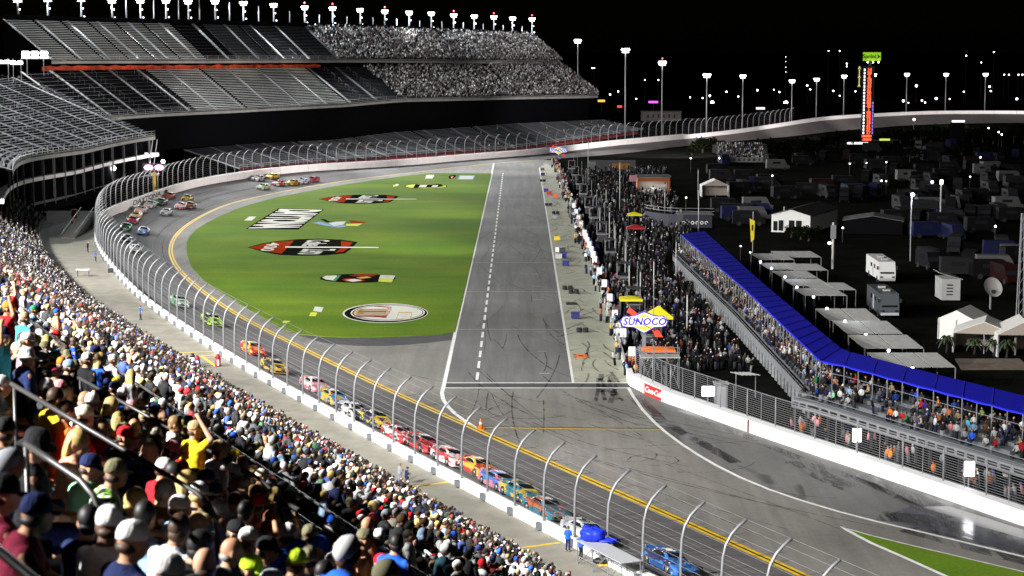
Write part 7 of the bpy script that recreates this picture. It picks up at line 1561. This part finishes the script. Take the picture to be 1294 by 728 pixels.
cvs = [camper(m) for m in cam_cols]; usedc = set(); names = ['white', 'grey', 'black', 'dark blue', 'dark red']
spots_ = [(rnd.uniform(900, 1290), rnd.uniform(186, 285)) for _ in range(130)]
spots_ += [(rnd.uniform(1165, 1292), rnd.uniform(285, 362)) for _ in range(16)]
spots_ = [(x, y) for x, y in spots_ if not (960 < x < 1115 and 255 < y < 300)]
for k, (x, y) in enumerate(spots_):
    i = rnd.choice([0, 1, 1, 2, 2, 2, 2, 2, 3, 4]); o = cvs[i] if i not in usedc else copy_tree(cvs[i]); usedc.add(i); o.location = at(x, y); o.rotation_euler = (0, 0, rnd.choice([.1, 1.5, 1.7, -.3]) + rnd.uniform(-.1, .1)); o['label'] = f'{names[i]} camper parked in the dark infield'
for i in range(5):
    if i not in usedc: cvs[i].location = at(1150 + 12 * i, 262); cvs[i]['label'] = f'{names[i]} camper parked in the dark infield'
def small_lamp(px, py, d, r, m, lab, grp, zmin=0):
    p = atd(px, py, d); t = thing('street_lamp', lab, 'street lamp', (p[0], p[1], 0), grp); q = MB(); q.ell((0, 0, p[2]), (r, r, r), 7, 5); local('bulb', q, m, t, (0, 0, 0), True); q = MB(); q.tube([(0, .1, 0), (0, .1, max(p[2] - r * .5, .4))], .09, 5); local('pole', q, M_DKSTEEL, t); q = MB(); q.box((0, .15, p[2] + r * .9), (r * 1.8, r, r * .3)); local('hood', q, M_DKSTEEL, t)
for x, y, r, m in [(771, 119.5, .7, M_LAMP), (781, 115.5, .6, M_LAMP), (804, 125, .6, M_LAMP), (811, 135.5, 1.3, M_LAMPW), (845, 134, .9, M_LAMP), (851, 132.5, .7, M_LAMP), (872, 123, .6, M_LAMP), (888, 124, .6, M_LAMP), (897, 121, .9, M_LAMP), (900, 129.5, 1.8, M_LAMPW), (910, 134.5, .7, M_LAMP), (918, 116, .7, M_LAMP), (931.5, 138, .9, M_LAMP), (933, 122, .6, M_LAMP), (945, 133, 1.6, M_LAMPW), (957, 114, .8, M_LAMP), (978, 113.5, .6, M_LAMP), (985, 116.5, .6, M_LAMP), (993, 130, 2.0, M_LAMP), (994, 135.5, 1.2, M_LAMP), (1020, 108, .9, M_LAMPB), (1024, 113, .6, M_LAMP), (1053, 115, .7, M_LAMP), (1061, 121, .5, M_LAMP), (1081, 115.5, .6, M_LAMP), (1141.5, 127.5, 1.2, M_LAMPW), (1148, 130, .6, M_LAMPB), (1158, 108.5, 1.2, M_LAMPB), (1165, 127, .9, M_LAMPW), (1169, 129.5, .8, M_LAMPB), (1183, 124.5, 1.2, M_LAMPB), (1200, 125, .5, M_LAMP), (1218, 116, .6, M_LAMP), (1250.5, 109.5, 1.0, M_LAMPB), (1252, 115, .6, M_LAMP), (1285, 125, 1.1, M_LAMPB), (1221, 70.5, .6, M_LAMP), (1256, 66, .5, M_LAMP), (1240, 79, .5, M_LAMP), (815, 101, .5, M_LAMP), (832, 101, .5, M_LAMP), (748, 86, .5, M_LAMP), (751, 86, .4, M_LAMP), (1047, 64.5, .5, M_LAMP), (1061, 64.5, .5, M_LAMP), (1070, 80.5, .7, M_LAMPW), (1070, 84, .6, M_LAMPW), (1269, 94.5, .7, M_LAMPW), (1275, 94.5, .7, M_LAMPW), (1287, 94.5, .7, M_LAMPW), (1292, 94.5, .7, M_LAMPW), (993, 72, .3, M_LAMPW), (993, 78, .3, M_LAMPW), (993, 85, .3, M_LAMPW), (993, 91, .3, M_LAMPW)]:
    small_lamp(x, y, 1150, r * .6, m, 'round street lamp far beyond the track' if r > 1 else 'tiny distant lamp far beyond the track', 'distant lamps beyond the track')
for x, y, r, m in [(1114, 228.5, .3, M_LAMP), (1120, 229, .25, M_LAMPW), (1074, 207, .3, M_LAMPW), (1095, 206, .25, M_LAMPW), (1120, 205, .3, M_LAMPW), (1226, 223.5, .3, M_LAMPB), (873, 200, .3, M_LAMP), (909, 200, .3, M_LAMP), (1258, 286, .3, M_LAMP), (936, 311, .2, M_LAMPB), (948, 319, .2, M_LAMPB), (1155, 151, .7, M_LAMP), (1262, 167, .4, M_LAMP), (1249, 162, .4, M_LAMP), (1266, 170, .4, M_LAMP), (1239, 199, .4, M_LAMPW), (1065, 288, .25, M_LAMP), (1178, 230, .5, M_LAMP), (867, 250, .3, M_LAMPW), (976, 222, .3, M_LAMPB)]:
    dd = at(x, min(y + 18, 420))[1]; small_lamp(x, y, dd, r * .62, m, 'small lamp among the parked campers of the dark infield', 'small lamps in the infield')
for x, y, w_, m_, lab in [(825.5, 129, 12, (.8, .1, .9), 'violet lit sign beyond the low bleachers'), (760, 127.5, 9, (1, .5, .05), 'orange lit sign at the end of the upper stand'), (783, 134.7, 6, (1, .05, .05), 'red lit sign beyond the end of the stands'), (961, 137, 11, (1, .75, .7), 'pale red lit sign near the two round lamps')]:
    p = atd(x, y, 1000); t = thing('lit_sign', lab, 'lit sign', (p[0], p[1], 0)); q = MB(); q.box((0, 0, p[2]), (w_ * .4, .4, 1.1)); local('panel', q, mat('glow_' + lab.split()[0] + str(int(x)), m_, .5, emit=m_, estr=1.2), t); q = MB(); q.tube([(0, .3, 0), (0, .3, p[2])], .15, 5); local('post', q, M_DKSTEEL, t)
p = atd(835, 144.5, 900); t = thing('low_building', 'long low pale building beyond the far catch fence', 'building', (p[0], p[1], 0)); q = MB(); q.box((0, 0, 2.0), (18, 6, 4.0)); local('wall', q, mat('block_wall', (.09, .075, .07), .8, noise=(.4, .3)), t); q = MB(); q.box((0, 0, 4.2), (18.6, 6.6, .4)); local('roof', q, M_DROOF, t)
for k in range(6): q = MB(); q.box((-6 + 2.4 * k, -3.03, 2.2), (.9, .1, 1.6)); local('window', q, M_GLASS, t)

rank_labels([o for o in COL.objects if o.get('group') == 'distant lamps beyond the track'], '{} distant lamp from the left beyond the far track')
rank_labels([o for o in COL.objects if o.get('group') == 'small lamps in the infield'], '{} small lamp from the left in the dark infield')
rank_labels([o for o in COL.objects if o.get('group') == 'bulb lamps along the awnings'], '{} bright bulb lamp from the left in front of the pale awnings')
for n_ in names: rank_labels([o for o in COL.objects if o.get('group') == 'campers parked in the unlit infield' and o['label'].startswith(n_)], '{} ' + n_ + ' camper from the left in the dark infield')
for n_ in ('dark tree against the far turn', 'dark tree near the start of the far turn', 'dark tree in the unlit right infield', 'dark shrubby tree in front of the white fronted hall'): rank_labels([o for o in COL.objects if o.get('label') == n_], '{} ' + n_.replace('tree', 'tree from the left', 1))
